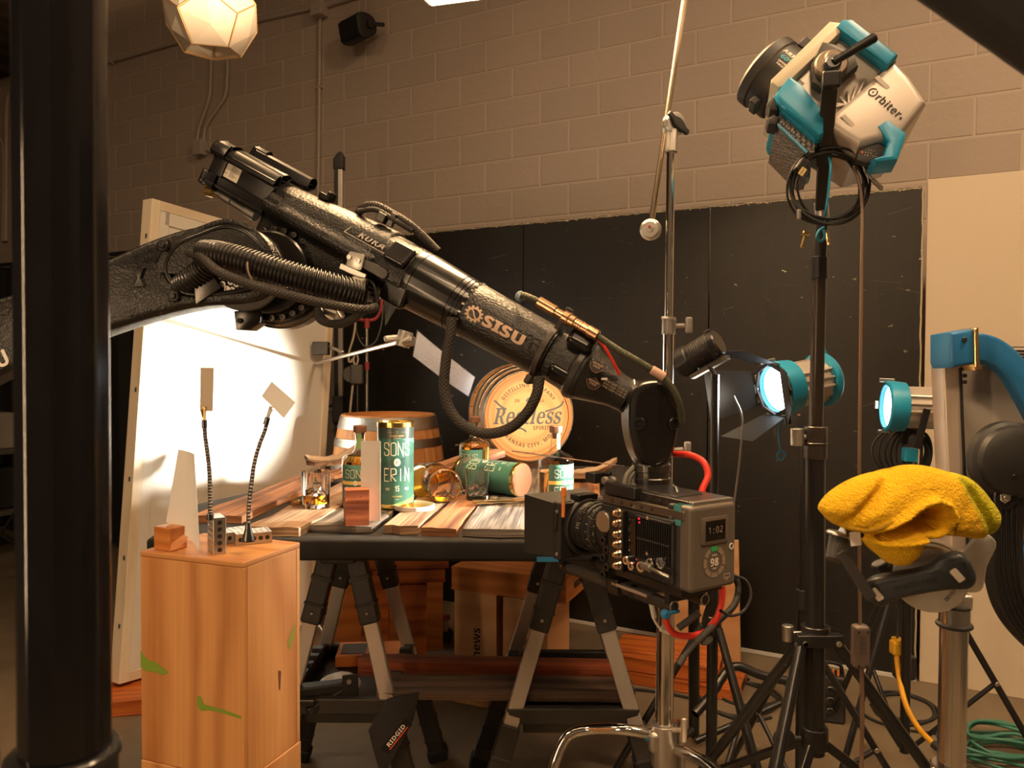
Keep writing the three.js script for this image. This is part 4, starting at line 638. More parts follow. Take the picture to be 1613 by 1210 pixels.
{
  const top = ped.position.y + (PY - 0.672), q = (px, py) => onY(px, py, top);
  // drilled steel setup blocks, 25 x 51 x 76 mm
  const holes = []; for (let i = 0; i < 4; i++) for (let j = 0; j < 6; j++) holes.push(Array.from({ length: 10 }, (_, k) => [-0.018 + i * 0.012 + 0.0033 * Math.cos(-k / 10 * 6.283), -0.0305 + j * 0.0122 + 0.0033 * Math.sin(-k / 10 * 6.283)]));
  const bodyG = ext([[-0.0254, -0.0381], [0.0254, -0.0381], [0.0254, 0.0381], [-0.0254, 0.0381]], 0.0254, 0.001, holes, 1);
  const mk = (label) => { const t = thing('setup_block', label, 'steel block', [0, 0, 0], 0, 'drilled steel setup blocks'); part(t, 'body', bodyG, M.steel); for (let j = 0; j < 5; j++) for (const s of [-1, 1]) part(t, 'drilled_hole', disc(0.0048, 0.0006, 0.0001, 16), M.blackSatin, [s * 0.02545, -0.028 + j * 0.014, 0], [0, 0, Math.PI / 2]); part(t, 'core', box(0.05, 0.075, 0.006, 0.001), M.darkSteel); return t; };
  const s1 = mk('drilled steel block standing upright under the first gooseneck'), a = q(338, 874); s1.position.set(a.x - 0.003, top + 0.0382, a.z - 0.02); s1.rotation.y = -0.98;
  const s2 = mk('drilled steel block lying under the cone foot of the gooseneck'), b = q(394, 856); s2.position.set(b.x, top + 0.0128, b.z - 0.012); s2.rotation.set(Math.PI / 2, 0, 0.55 - Math.PI / 2, 'YXZ'); s2.quaternion.setFromEuler(new THREE.Euler(0, 0.5, 0)).multiply(new THREE.Quaternion().setFromEuler(new THREE.Euler(Math.PI / 2, 0, Math.PI / 2)));
  const s3 = mk('drilled steel block lying behind the upright block'), c = q(362, 860); s3.position.set(c.x - 0.012, top + 0.0128, c.z - 0.045); s3.quaternion.setFromEuler(new THREE.Euler(0, 0.7, 0)).multiply(new THREE.Quaternion().setFromEuler(new THREE.Euler(Math.PI / 2, 0, Math.PI / 2)));
  // goosenecks with clips and cards
  const flex = mat('gooseneck steel', lin(0.20, 0.19, 0.18), 0.35, 1, { bumpMap: tex(16, 256, (u, v) => 127 + 127 * Math.sin(v * Math.PI * 2 * 32), false, [1, 1]), bumpScale: 0.002 });
  const neck = (name, label, pts, d) => { const t = thing('gooseneck_arm', label, 'gooseneck', at(...pts[0], d)); const P = pts.map(([x, y]) => at(x, y, d).sub(t.position)); const g = tube(P, 0.0042, 90, 12), uv = g.attributes.uv; for (let i = 0; i < uv.count; i++) uv.setXY(i, uv.getY(i), uv.getX(i)); part(t, 'flexible_neck', g, flex); return [t, P]; };
  { const [t, P] = neck('g', 'flexible gooseneck holding an upright card above the upright block', [[331, 818], [331, 790], [330, 745], [327, 715], [323, 685], [322, 664]], 1.55), e = P[P.length - 1], tip = at(322, 640, 1.55).sub(t.position);
    part(t, 'clip_jaw', merge(sqbar(e, tip, 0.007, 0.004, 0.001), sqbar(e.clone().add(V(-0.003, 0.008, 0)), tip.clone().add(V(-0.005, -0.006, 0.004)), 0.004, 0.003, 0.001)), M.brass); part(t, 'ferrule', bar(e.clone().add(V(0, -0.014, 0)), e.clone().add(V(0, 0.003, 0)), 0.0055), M.darkSteel); part(t, 'foot', bar(V(0, -0.002, 0), V(0, 0.012, 0), 0.007), M.darkSteel); }
  { const [t, P] = neck('g', 'flexible gooseneck with a cone foot holding a slanted white card', [[391, 836], [392, 800], [396, 762], [401, 728], [409, 700], [418, 676], [421, 660]], 1.56), e = P[P.length - 1], tip = at(427, 640, 1.56).sub(t.position);
    part(t, 'clip_jaw', merge(sqbar(e, tip, 0.007, 0.004, 0.001), sqbar(e.clone().add(V(0.003, 0.006, 0.002)), tip.clone().add(V(0.004, -0.006, 0.004)), 0.004, 0.003, 0.001)), M.steel); part(t, 'ferrule', bar(e.clone().add(V(-0.003, -0.012, 0)), e.clone().add(V(0.001, 0.003, 0)), 0.0055), M.darkSteel); part(t, 'cone_foot', lathe([[0, -0.022], [0.0125, -0.022], [0.013, -0.019], [0.006, 0.006], [0.005, 0.014], [0, 0.014]], 24), M.darkSteel); }
  const sheet = (label, quad, bend, m, name = 'bounce_card') => {                                      // a thin bent sheet between four corners [px, py, depth], clockwise from top left
    const c = quad.map(([x, y, d]) => at(x, y, d)), o = c[0].clone().add(c[2]).multiplyScalar(0.5), N = 10, pos = [], uv = [], idx = [], nrm = c[1].clone().sub(c[0]).cross(c[3].clone().sub(c[0])).normalize();
    for (const side of [0.0005, -0.0005]) for (let j = 0; j <= N; j++) for (let i = 0; i <= N; i++) { const u = i / N, v = j / N, p = c[0].clone().lerp(c[1], u).lerp(c[3].clone().lerp(c[2], u), v).sub(o).addScaledVector(nrm, bend * Math.sin(u * Math.PI) + side); pos.push(p.x, p.y, p.z); uv.push(u, v); }
    const K = (N + 1) * (N + 1), I = (s, i, j) => s * K + j * (N + 1) + i;
    for (let j = 0; j < N; j++) for (let i = 0; i < N; i++) { idx.push(I(0, i, j), I(0, i + 1, j), I(0, i + 1, j + 1), I(0, i, j), I(0, i + 1, j + 1), I(0, i, j + 1)); idx.push(I(1, i, j), I(1, i + 1, j + 1), I(1, i + 1, j), I(1, i, j), I(1, i, j + 1), I(1, i + 1, j + 1)); }
    for (let i = 0; i < N; i++) for (const [a, b, s] of [[[i, 0], [i + 1, 0], 1], [[i, N], [i + 1, N], -1], [[0, i], [0, i + 1], -1], [[N, i], [N, i + 1], 1]]) { const q = [I(0, ...a), I(0, ...b), I(1, ...b), I(1, ...a)]; idx.push(...(s > 0 ? [q[0], q[2], q[1], q[0], q[3], q[2]] : [q[0], q[1], q[2], q[0], q[2], q[3]])); }
    const g = new THREE.BufferGeometry(); g.setAttribute('position', new THREE.Float32BufferAttribute(pos, 3)); g.setAttribute('uv', new THREE.Float32BufferAttribute(uv, 2)); g.setIndex(idx); const G = toCreasedNormals(g, 0.6);
    return single(name, G, m, label, 'card', o);
  };
    const shadedCard = mat('shade toned white card', lin(0.52, 0.44, 0.34), 0.85);  // white card seen from its shaded side; that shade is put into the tan
  sheet('small upright white card toned as in shade clipped to the gooseneck over the upright block', [[316, 579, 1.552], [337, 579, 1.545], [335, 648, 1.548], [315, 648, 1.553]], 0.001, shadedCard);
  sheet('small slanted white card clipped to the cone footed gooseneck', [[428, 601, 1.565], [465, 634, 1.555], [447, 659, 1.555], [412, 624, 1.565]], 0.001, M.whitePaper);
  sheet('tall curved white card standing on the pedestal', [[281, 708, 1.63], [306, 716, 1.60], [315, 868, 1.565], [262, 822, 1.63]], 0.008, M.whitePaper);
  const wb = q(262, 868), bl = thing('wood_block', 'small cube of pale wood holding the tall card on the pedestal', 'wood block', [wb.x, top + 0.0005, wb.z - 0.02], -0.5); part(bl, 'block', uvm(box(0.052, 0.048, 0.042, 0.002, 0, 0.024, 0), 2), W.apple);
}
// ---------------------------------------------------------------- robot arm
const robot = thing('robot_arm', 'large black industrial robot arm reaching over the table', 'robot arm', [-1.35, 0, -1.62]);
const rb = (p) => p.clone().sub(robot.position);
const hoseMat = mat('black corrugated hose', lin(0.016, 0.014, 0.013), 0.3), braid = mat('black braided sleeve', lin(0.030, 0.025, 0.020), 0.65, 0, { bumpMap: tex(64, 64, (u, v) => 127 + 60 * Math.sin((u + v) * Math.PI * 16) + 60 * Math.sin((u - v) * Math.PI * 16), false, [1, 1]), bumpScale: 0.0015 });
function braided(pts, r, n = 80) { const g = tube(pts, r, n, 12), c = new THREE.CatmullRomCurve3(pts), L = c.getLength(), uv = g.attributes.uv; for (let i = 0; i < uv.count; i++) uv.setXY(i, uv.getX(i) * L / (r * 6.283), uv.getY(i)); return g; }
function corrugated(pts, r, pitch) {
  const c = new THREE.CatmullRomCurve3(pts, false, 'centripetal'), L = c.getLength(), rings = Math.round(L / pitch), n = rings * 6, g = new THREE.TubeGeometry(c, n, r, 18, false), p = g.attributes.position;
  for (let i = 0; i <= n; i++) { const ce = c.getPointAt(i / n), k = 1 + 0.075 * Math.max(-1, Math.min(1, 1.6 * Math.cos(i / 6 * Math.PI * 2))); for (let j = 0; j <= 18; j++) { const q = i * 19 + j, v = V(p.getX(q), p.getY(q), p.getZ(q)).sub(ce).multiplyScalar(k).add(ce); p.setXYZ(q, v.x, v.y, v.z); } }
  g.computeVertexNormals(); return g;
}
{
  // link arm coming in from the base
  const D = 1.56, o = [400, 430], m = pxm(o[0], o[1], D);
  const outline = [[-170, 520], [-60, 492], [20, 470], [100, 442], [165, 418], [232, 388], [295, 366], [345, 357], [385, 357], [420, 370], [444, 396], [452, 428], [444, 458], [422, 476], [390, 483], [330, 486], [250, 503], [165, 530], [90, 558], [0, 600], [-80, 640], [-170, 690]];
  const hole = smoothPts([[272, 424], [290, 392], [330, 373], [366, 362], [398, 370], [424, 398], [430, 426], [415, 450], [390, 462], [345, 468], [300, 465], [278, 446]].map(m), 48).reverse();
  const link = part(robot, 'link_arm', uvm(ext(smoothPts(outline.map(m), 110), 0.085, 0.016, [hole], 4, 0.5), 2), M.robot, rb(at(o[0], o[1], D + 0.04)), camera.quaternion);
  part(link, 'window_lip', (() => { const c = new THREE.CatmullRomCurve3(hole.map(([x, y]) => V(x, y, 0.038)), true); return new THREE.TubeGeometry(c, 90, 0.006, 8, true); })(), M.robotSmooth);
  part(link, 'window_back', ext(smoothPts(hole.slice().reverse().map(([x, y]) => [x * 1.02, y * 1.02]), 48), 0.01, 0.002), M.robotSmooth, [0, 0, -0.035]);
  const lug = (x, y, r) => { const [a, b] = m([x, y]); return mv(zx(merge(disc(r, 0.016, 0.003, 20), mv(disc(r * 0.55, 0.02, 0.002, 12), 0, 0.002, 0))), a, b, 0.044); };
  part(link, 'lug_bolt', lug(270, 393, 0.0125), M.robotSmooth); part(link, 'lug_bolt', lug(287, 472, 0.0125), M.robotSmooth); part(link, 'lug_bolt', lug(90, 500, 0.012), M.robotSmooth);
  { const [a, b] = m([232, 443]); part(link, 'waisted_lug', ext([[-0.012, -0.020], [0.012, -0.017], [0.004, 0.0], [0.011, 0.020], [-0.011, 0.017], [-0.004, 0]], 0.012, 0.002), M.robotSmooth, [a, b, 0.043]); }
  decal(link, 'white_lettering', 0.14, 0.05, (x, w, h) => { x.fillStyle = '#e9e2d6'; x.font = 'bold ' + h * 0.9 + 'px sans-serif'; x.textAlign = 'center'; x.fillText('SISU', w / 2, h * 0.84); }, [...m([-8, 580]), 0.0432], [0, 0, 0.45], 256);
  part(robot, 'base_column', lathe([[0.26, 0], [0.26, 0.04], [0.20, 0.06], [0.18, 0.5], [0.21, 0.55], [0.21, 0.75], [0.15, 0.85], [0.13, 1.1], [0, 1.12]], 40), M.robot, [0, 0, 0]);
  part(robot, 'base_link', sqbar(V(0, 0.85, 0.02), rb(at(-130, 600, 1.6)), 0.16, 0.12, 0.03), M.robot);

  // elbow: stacked flanges facing the camera
  const fl = (name, px, py, d, r, h, mt) => part(robot, name, zx(disc(r, h, 0.004, 56)), mt, rb(at(px, py, d)), undefined);
  fl('gear_housing', 446, 440, 1.705, 0.112, 0.06, M.robotSmooth);
  fl('gear_ring', 442, 438, 1.675, 0.108, 0.022, M.darkSteel);
  const bf = fl('bolt_flange', 434, 433, 1.650, 0.103, 0.022, M.robotSmooth);
  fl('elbow_hub', 424, 430, 1.628, 0.088, 0.04, M.robotSmooth);
  const boltG = zx(merge(disc(0.0068, 0.009, 0.001, 14), mv(ring(0.0066, 0.0036, 0.004, 0.0006, 14), 0, 0.005, 0)));
  for (let i = 0; i < 26; i++) { const a = i / 26 * Math.PI * 2 + 0.1; part(bf, 'bolt', boltG, M.darkSteel, [Math.cos(a) * 0.0945, Math.sin(a) * 0.0945, 0.014]); }
  const ip = part(robot, 'inner_plate', zx(disc(0.082, 0.008, 0.002, 48)), mat('graphite plate', lin(0.045, 0.038, 0.032), 0.35), rb(at(386, 428, 1.575)), camera.quaternion);
  for (const [x, y] of [[371, 378], [378, 382], [365, 385], [404, 384], [411, 391], [405, 396], [354, 449], [361, 456], [369, 458], [379, 460], [367, 446], [376, 449], [386, 450], [389, 459], [396, 455]]) { const [a, b] = pxm(386, 428, 1.57)([x, y]); part(ip, 'bolt', boltG, M.steel, [a, b, 0.006]); }
  part(robot, 'cable_bracket', ext([[-0.03, -0.02], [0.03, -0.015], [0.03, 0.02], [-0.01, 0.025]], 0.006, 0.001), M.darkSteel, rb(at(322, 455, 1.555)), [0, 0, 0.5]);
  part(robot, 'tilt_stop', merge(ext([[-0.03, -0.028], [0.0, -0.032], [0.025, -0.018], [0.032, 0.012], [-0.03, 0.012]], 0.05, 0.005), mv(zx(disc(0.006, 0.006, 0.001, 12)), -0.018, -0.01, 0.027)), M.robotSmooth, rb(at(397, 498, 1.635)), [0, 0, 0.1]);

  // forearm: its own axes run down the arm (x), up across it (y), towards the camera (z)
  const A = at(335, 263, 1.75), B = at(1000, 631, 1.5), fa = new THREE.Mesh(); fa.name = 'forearm_casting'; robot.add(fa); shade(fa); basis(fa, rb(A), B.clone().sub(A), V(0, 1, 0)); robot.updateWorldMatrix(true, true);
  const px = (x, y = 263 + 0.5534 * (x - 335), z = 0) => pick(fa, x, y, 'z', z), X = (x, z = 0) => px(x, undefined, z).x, Xf = (x) => X(x, 0.05);
  const cross = (pts, x0, x1, b = 0.008) => { const g = ext(smoothPts(pts.map(([y, z]) => [-z, y]), 64), x1 - x0, b, [], 3, 0.5); g.rotateY(Math.PI / 2); g.translate((x0 + x1) / 2, 0, 0); return g; };
  fa.geometry = uvm(merge(cross([[0.068, -0.02], [0.066, 0.018], [0.044, 0.05], [0.012, 0.062], [-0.004, 0.074], [-0.022, 0.068], [-0.034, 0.056], [-0.082, 0.05], [-0.09, 0.03], [-0.088, -0.04], [-0.03, -0.066], [0.03, -0.066]], Xf(424), X(612)), cross([[0.064, 0], [0.05, 0.042], [0.012, 0.064], [-0.02, 0.066], [-0.05, 0.045], [-0.065, 0.0], [-0.045, -0.05], [0.045, -0.05]], X(600), X(658), 0.004)), 2);
  { const p = fa.geometry.attributes.position, a = Xf(424), b = X(600); for (let i = 0; i < p.count; i++) if (p.getY(i) > 0) p.setY(i, p.getY(i) * (0.70 + 0.32 * step(a, b, p.getX(i)))); fa.geometry.computeVertexNormals(); fa.geometry = toCreasedNormals(fa.geometry, 0.6); }
  fa.material = M.robot;
  part(fa, 'motor', merge(cross([[0.052, -0.046], [0.052, 0.03], [0.036, 0.052], [-0.010, 0.052], [-0.022, 0.040], [-0.022, -0.046]].flatMap((p) => [p, p]), Xf(338), Xf(430), 0.003), cross([[0.056, -0.05], [0.056, 0.034], [0.04, 0.056], [-0.012, 0.056], [-0.026, 0.042], [-0.026, -0.05]].flatMap((p) => [p, p]), Xf(333), Xf(354), 0.003), cross([[0.058, -0.05], [0.058, 0.02], [0.05, 0.03], [0.05, -0.05]].flatMap((p) => [p, p]), Xf(354), Xf(428), 0.002)), M.blackMetal);
  { const p = px(363, 270, 0.053); decal(fa, 'rating_sticker', 0.052, 0.034, (x, w, h) => { x.fillStyle = '#ddd6c8'; x.fillRect(0, 0, w, h); x.fillStyle = '#5a554c'; for (let i = 0; i < 9; i++) x.fillRect(w * 0.5, h * (0.12 + i * 0.085), w * (0.2 + 0.22 * ((i * 7) % 5) / 5), h * 0.035); x.font = 'bold ' + h * 0.14 + 'px sans-serif'; x.fillText('A 5', w * 0.08, h * 0.24); x.fillRect(w * 0.08, h * 0.7, w * 0.3, h * 0.04); }, [p.x, p.y, 0.0526], [0, 0, 0], 256); }
  const motorConn = []; for (const [a, b, r] of [[[331, 292], [336, 306], 0.011], [[338, 300], [352, 310], 0.009], [[352, 309], [366, 318], 0.011], [[366, 318], [388, 332], 0.009], [[388, 331], [404, 341], 0.0125], [[362, 300], [376, 309], 0.008], [[376, 309], [396, 322], 0.007]]) motorConn.push(bar(px(...a, 0.045), px(...b, 0.045), r)); part(fa, 'motor_connector', merge(motorConn), M.steel); part(fa, 'connector_elbow', merge(bar(px(327, 288, 0.05), px(337, 290, 0.05), 0.012), bar(px(326, 300, 0.05), px(338, 303, 0.05), 0.0125)), M.brass);
  const kuka = px(585, 381, 0.06); decal(fa, 'raised_lettering', 0.125, 0.038, (x, w, h) => { x.strokeStyle = '#3a332b'; x.lineWidth = h * 0.05; x.strokeRect(w * 0.02, h * 0.08, w * 0.96, h * 0.84); x.fillStyle = '#3a332b'; x.font = 'bold ' + h * 0.66 + 'px sans-serif'; x.textAlign = 'center'; x.fillText('KUKA', w / 2, h * 0.74, w * 0.9); }, [kuka.x, 0.032, 0.0585], [-0.85, 0, 0], 512, { roughness: 0.35 });
  decal(fa, 'axis_mark', 0.03, 0.018, (x, w, h) => { x.fillStyle = '#3a332b'; x.font = 'bold ' + h * 0.95 + 'px sans-serif'; x.fillText('A5', 4, h * 0.85); }, [X(440), 0.032, 0.0585], [-0.85, 0, 0], 128);
  decal(fa, 'cast_numbers', 0.07, 0.025, (x, w, h) => { x.fillStyle = '#2c2620'; x.font = 'bold ' + h * 0.42 + 'px monospace'; x.fillText('000228 08', 2, h * 0.42); x.fillText('17 00 54', 2, h * 0.88); }, [px(512, 406, 0.055).x, px(512, 406, 0.055).y, 0.0548], [0, 0, 0], 256);
  part(fa, 'clip', merge(box(0.022, 0.014, 0.03, 0.003), box(0.008, 0.02, 0.03, 0.002, 0.012, 0.006, 0)), M.robotSmooth, px(513, 311, 0));
  part(fa, 'recess_pocket', sbox(0.055, 0.05, 0.02, 0.008), M.robotSmooth, px(630, 402, 0.055), [-0.6, 0, 0]); part(fa, 'recess_pocket', sbox(0.06, 0.05, 0.02, 0.008), M.robotSmooth, px(622, 462, 0.05), [0.2, 0, 0]);
  part(fa, 'slotted_plate', ext(roundRect(0.075, 0.02, 0.009), 0.008, 0.002), M.greyPlastic, px(587, 422, 0.07), [0, 0, 0]);
  const sp = part(fa, 'silver_plate', ext(roundRect(0.036, 0.034, 0.005), 0.005, 0.001), mat('bright plate', lin(0.66, 0.63, 0.58), 0.35, 0.6), px(560, 411, 0.078), [0, 0, 0.25]);
  part(fa, 'plate_screw', merge(...[[550, 405], [564, 411]].map(([a, b]) => { const q = px(a, b, 0.082); return mv(zx(merge(ring(0.0055, 0.003, 0.004, 0.0006, 14), disc(0.003, 0.002, 0.0004, 10))), q.x, q.y, q.z); })), M.steel);
  part(fa, 'bright_rail', sqbar(px(536, 419, 0.085), px(576, 437, 0.085), 0.012, 0.004, 0.001, V(0, 0, 1)), M.steel);
  const hc = px(562, 463, 0.085); part(fa, 'hose_clamp', merge(ring(0.036, 0.026, 0.03, 0.003, 32), box(0.05, 0.03, 0.02, 0.003, 0.0, 0, -0.04)).applyMatrix4(new THREE.Matrix4().makeRotationZ(-Math.PI / 2)), mat('bronze plastic', lin(0.045, 0.036, 0.028), 0.5), hc, [0, 0.3, 0.25]);

  // smooth turned sections
  const turned = (prof) => xx(lathe(prof.map(([r, a]) => [r, a]), 64, 0.35));
  const gro = (x, r) => [[r, x - 0.0012], [r - 0.002, x - 0.0006], [r - 0.002, x + 0.0006], [r, x + 0.0012]];
  const x0 = X(655), x1 = X(741), x2 = X(868);
  part(fa, 'turned_sleeve', turned([[0, x0 - 0.002], [0.0655, x0 - 0.002], [0.066, x0], ...gro(x0 + 0.016, 0.0658), ...gro(x1 - 0.030, 0.0613), ...gro(x1 - 0.018, 0.0608), ...gro(x1 - 0.009, 0.0604), [0.06, x1 - 0.0005], [0, x1]]), M.robotSmooth);
  const tick = []; for (let i = 0; i < 22; i++) { const a = i / 22 * Math.PI * 2; tick.push(mv(box(0.006, 0.0035, 0.002, 0.0005), x1 + 0.001, Math.cos(a) * 0.0605, Math.sin(a) * 0.0605, -a + Math.PI / 2, 0, 0)); }
  part(fa, 'index_ticks', merge(tick), M.whitePaint); part(fa, 'index_ticks', merge(...Array.from({ length: 16 }, (_, i) => { const a = -0.9 + i * 0.12; return Math.abs(i - 7.5) < 3.2 ? null : mv(box(0.004, 0.0022, 0.002, 0.0004), x0 - 0.006, Math.sin(a) * 0.0665, Math.cos(a) * 0.0665, -a, 0, 0); }).filter(Boolean)), M.whitePaint);
  part(fa, 'wrist_tube', turned([[0, x1], [0.0595, x1], [0.0598, x1 + 0.004], [0.0555, x2], [0.054, x2 + 0.002], [0, x2 + 0.002]]), M.robot);
  const logo = canvasTex(512, 1024, (x, w, h) => { x.clearRect(0, 0, w, h); x.translate(w / 2, h); x.rotate(-Math.PI / 2); x.fillStyle = '#d8b9a0'; x.strokeStyle = '#d8b9a0'; const c = [150, 0]; for (let i = 0; i < 12; i++) { x.save(); x.translate(...c); x.rotate(i / 12 * 6.283); x.fillRect(-17, -142, 34, 40); x.restore(); } x.lineWidth = 34; x.beginPath(); x.arc(...c, 98, 0, 7); x.stroke(); x.lineWidth = 24; x.beginPath(); x.moveTo(c[0] - 88, -40); x.bezierCurveTo(c[0] - 10, -120, c[0] + 10, 120, c[0] + 88, 40); x.stroke();
    x.save(); x.translate(300, 92); x.scale(1.18, 1); x.font = 'bold 262px sans-serif'; x.lineWidth = 14; const tw = x.measureText('SISU').width; x.scale(575 / tw, 1); x.strokeText('SISU', 0, 0); x.fillText('SISU', 0, 0); x.restore(); });
  { const a = X(747), b = X(842), r = 0.0588, g = new THREE.CylinderGeometry(0.0573, 0.0606, b - a, 24, 1, true, -0.52, 1.0); g.rotateZ(-Math.PI / 2); g.translate((a + b) / 2, 0, 0); part(fa, 'logo_lettering', g, decalMat('pale lettering', logo, { side: THREE.DoubleSide })); }
  part(fa, 'collar_bracket', merge(xx(ring(0.0615, 0.054, 0.012, 0.001, 48)).translate(X(862), 0, 0), mv(box(0.012, 0.05, 0.026, 0.002), X(864), 0.075, 0.02, 0, 0, -0.1), mv(box(0.014, 0.02, 0.05, 0.004), X(862), -0.062, 0.02)), mat('brown black bracket', lin(0.05, 0.038, 0.03), 0.5));
  // wrist
  const w0 = X(868), w1 = X(925), w2 = X(990);
  part(fa, 'wrist_body', turned([[0, w0], [0.050, w0], [0.052, w0 + 0.006], [0.054, w1 - 0.03], [0.060, w1 - 0.025], [0.060, w1 - 0.004], [0.056, w1], [0.046, w1 + 0.03], [0.036, w2 - 0.03], [0.033, w2], [0, w2]]), M.robot);
  part(fa, 'wrist_band', turned([[0.0605, w1 - 0.024], [0.062, w1 - 0.022], [0.062, w1 - 0.012], [0.0605, w1 - 0.01]]), mat('graphite band', lin(0.035, 0.032, 0.03), 0.4));
  for (const [a, b, z, r] of [[916, 541, 0.035, -0.55], [888, 585, 0.03, 0.75]]) part(fa, 'wrist_motor_cover', sbox(0.055, 0.042, 0.05, 0.012), M.robotSmooth, px(a, b, z), [r, 0, 0]);
  for (const [a, b, s] of [[940, 577, -1], [934, 604, 1]]) decal(fa, 'warning_sticker', 0.03, 0.026, (x, w, h) => { x.fillStyle = '#2a1c18'; x.beginPath(); x.moveTo(w * 0.5, 0); x.lineTo(w, h * 0.35); x.quadraticCurveTo(w * 0.85, h, w * 0.5, h); x.quadraticCurveTo(w * 0.1, h * 0.9, 0, h * 0.35); x.fill(); x.strokeStyle = '#a8826a'; x.lineWidth = 5; x.stroke(); x.fillStyle = '#c8b098'; x.font = 'bold ' + h * 0.2 + 'px sans-serif'; x.textAlign = 'center'; x.fillText('MOTION', w / 2, h * 0.4); x.fillText('STATE', w / 2, h * 0.62); }, px(a, b, 0.058).toArray(), [s * 0.35, 0, 0], 256);
  decal(fa, 'small_print', 0.05, 0.02, (x, w, h) => { x.fillStyle = '#b8a48c'; x.font = h * 0.28 + 'px sans-serif'; for (let i = 0; i < 3; i++) x.fillText('MAX LOAD 12 KG A6', 4, h * (0.3 + i * 0.3)); }, px(968, 612, 0.048).toArray(), [0.1, 0, 0], 256);
  part(fa, 'small_white_mark', box(0.012, 0.004, 0.001, 0.0003), M.whitePaint, px(952, 597, 0.056), [0, 0, 0.5]);
  // brass inline connector and its cables
  const c0 = px(848, 475, 0.05), c1 = px(942, 530, 0.06), cq = (k) => c0.clone().lerp(c1, k);
  part(fa, 'inline_connector', merge(bar(cq(0), cq(0.3), 0.0115), bar(cq(0.28), cq(0.45), 0.009), bar(cq(0.42), cq(0.62), 0.0125), bar(cq(0.5), cq(0.53), 0.0145), bar(cq(0.58), cq(0.85), 0.0105), bar(cq(0.83), cq(1), 0.0118), ...[0.64, 0.68, 0.72].map((k) => bar(cq(k), cq(k + 0.015), 0.0118))), mat('bronze connector', lin(0.42, 0.26, 0.15), 0.3, 1));
  part(fa, 'signal_cable', merge(braided([px(820, 464, 0.03), px(832, 468, 0.045), c0], 0.007, 16), braided([c1, px(975, 552, 0.065), px(1020, 578, 0.07), px(1050, 600, 0.06), px(1068, 630, 0.05), px(1074, 665, 0.03)], 0.0065, 50)), mat('green black braid', lin(0.05, 0.052, 0.025), 0.6, 0, { bumpMap: braid.bumpMap, bumpScale: 0.0015 }));
  part(fa, 'cable_label', bar(px(1026, 582, 0.07), px(1047, 594, 0.064), 0.0085), mat('pale pink wrap', lin(0.62, 0.40, 0.30), 0.5));
  part(fa, 'red_lead', tube([px(938, 531, 0.055), px(948, 541, 0.05), px(962, 563, 0.045), px(976, 590, 0.03)], 0.0032), M.red);
  part(fa, 'cable_tie', merge(torus(0.008, 0.003, 14, 6), mv(torus(0.008, 0.003, 14, 6), 0, 0, 0.006)), mat('pale blue tie', lin(0.3, 0.4, 0.5), 0.5), px(818, 466, 0.03), [0, 1.2, 0]);
  // top cable arch
  part(fa, 'cable_arch', merge(braided([px(563, 338, -0.02), px(572, 327, -0.01), px(592, 324, 0), px(618, 337, 0), px(640, 350, 0), px(662, 368, -0.01), px(690, 396, -0.02)], 0.009, 40), braided([px(565, 333, 0.01), px(590, 330, 0.012), px(620, 346, 0.012), px(650, 364, 0.0)], 0.006, 40)), braid);
  part(fa, 'arch_clamp', merge(box(0.022, 0.02, 0.03, 0.003), box(0.014, 0.03, 0.012, 0.002, 0.02, 0.006, 0)), M.darkSteel, px(604, 344, 0.01), [0, 0, 0]);
  // long drooping braided loop
  part(fa, 'loop_cable', braided([px(712, 500, 0.063), px(709, 530, 0.065), px(702, 572, 0.065), px(700, 612, 0.065), px(709, 646, 0.065), px(732, 671, 0.065), px(765, 683, 0.065), px(800, 676, 0.065), px(828, 653, 0.064), px(845, 622, 0.063), px(850, 594, 0.06)], 0.0108, 110), braid);

  // dress hose and lead bundle
  const P = (x, y, d) => rb(at(x, y, d));
  part(robot, 'dress_hose', corrugated([P(322, 400, 1.53), P(345, 402, 1.51), P(385, 412, 1.50), P(430, 426, 1.50), P(480, 440, 1.505), P(525, 452, 1.52), P(566, 464, 1.55)], 0.0265, 0.0078), hoseMat);
  part(robot, 'dress_hose', corrugated([P(284, 452, 1.58), P(302, 440, 1.56), P(322, 424, 1.55), P(340, 405, 1.54)], 0.024, 0.0075), hoseMat);
  part(robot, 'lead_bundle', merge(braided([P(295, 398, 1.57), P(318, 405, 1.50), P(345, 428, 1.475), P(400, 450, 1.47), P(460, 466, 1.475), P(520, 480, 1.49), P(575, 488, 1.52), P(592, 484, 1.55)], 0.0095, 90), braided([P(312, 398, 1.52), P(330, 418, 1.485), P(390, 443, 1.475), P(450, 458, 1.48)], 0.006, 60)), braid);
  part(robot, 'hose_strap', mv(torus(0.031, 0.002, 28, 6), 0, 0, 0, 0, 1.2, 0), mat('tan strap', lin(0.22, 0.15, 0.10), 0.6), P(406, 430, 1.495), [0, 0.1, 0.3]);
  part(robot, 'cable_coil', merge(braided([P(500, 488, 1.66), P(503, 502, 1.64), P(520, 510, 1.62), P(548, 506, 1.60), P(570, 492, 1.58), P(580, 478, 1.58)], 0.0085, 50), braided([P(500, 482, 1.68), P(512, 504, 1.66), P(535, 512, 1.64), P(560, 503, 1.62)], 0.007, 50)), braid);
  part(robot, 'pipe_fitting', merge(bar(P(506, 478, 1.68), P(508, 500, 1.67), 0.006), bar(P(515, 484, 1.68), P(535, 492, 1.68), 0.018), bar(P(530, 484, 1.66), P(540, 500, 1.66), 0.006)), M.steel);
  part(robot, 'elbow_leads', merge(...[0, 1, 2, 3].map((k) => tube([P(576 + k * 3, 440 + k * 8, 1.60), P(588 + k * 2, 448 + k * 8, 1.57), P(592, 465 + k * 6, 1.57), P(588 - k * 3, 486, 1.58)], 0.0035, 20, 6))), M.blackRubber);

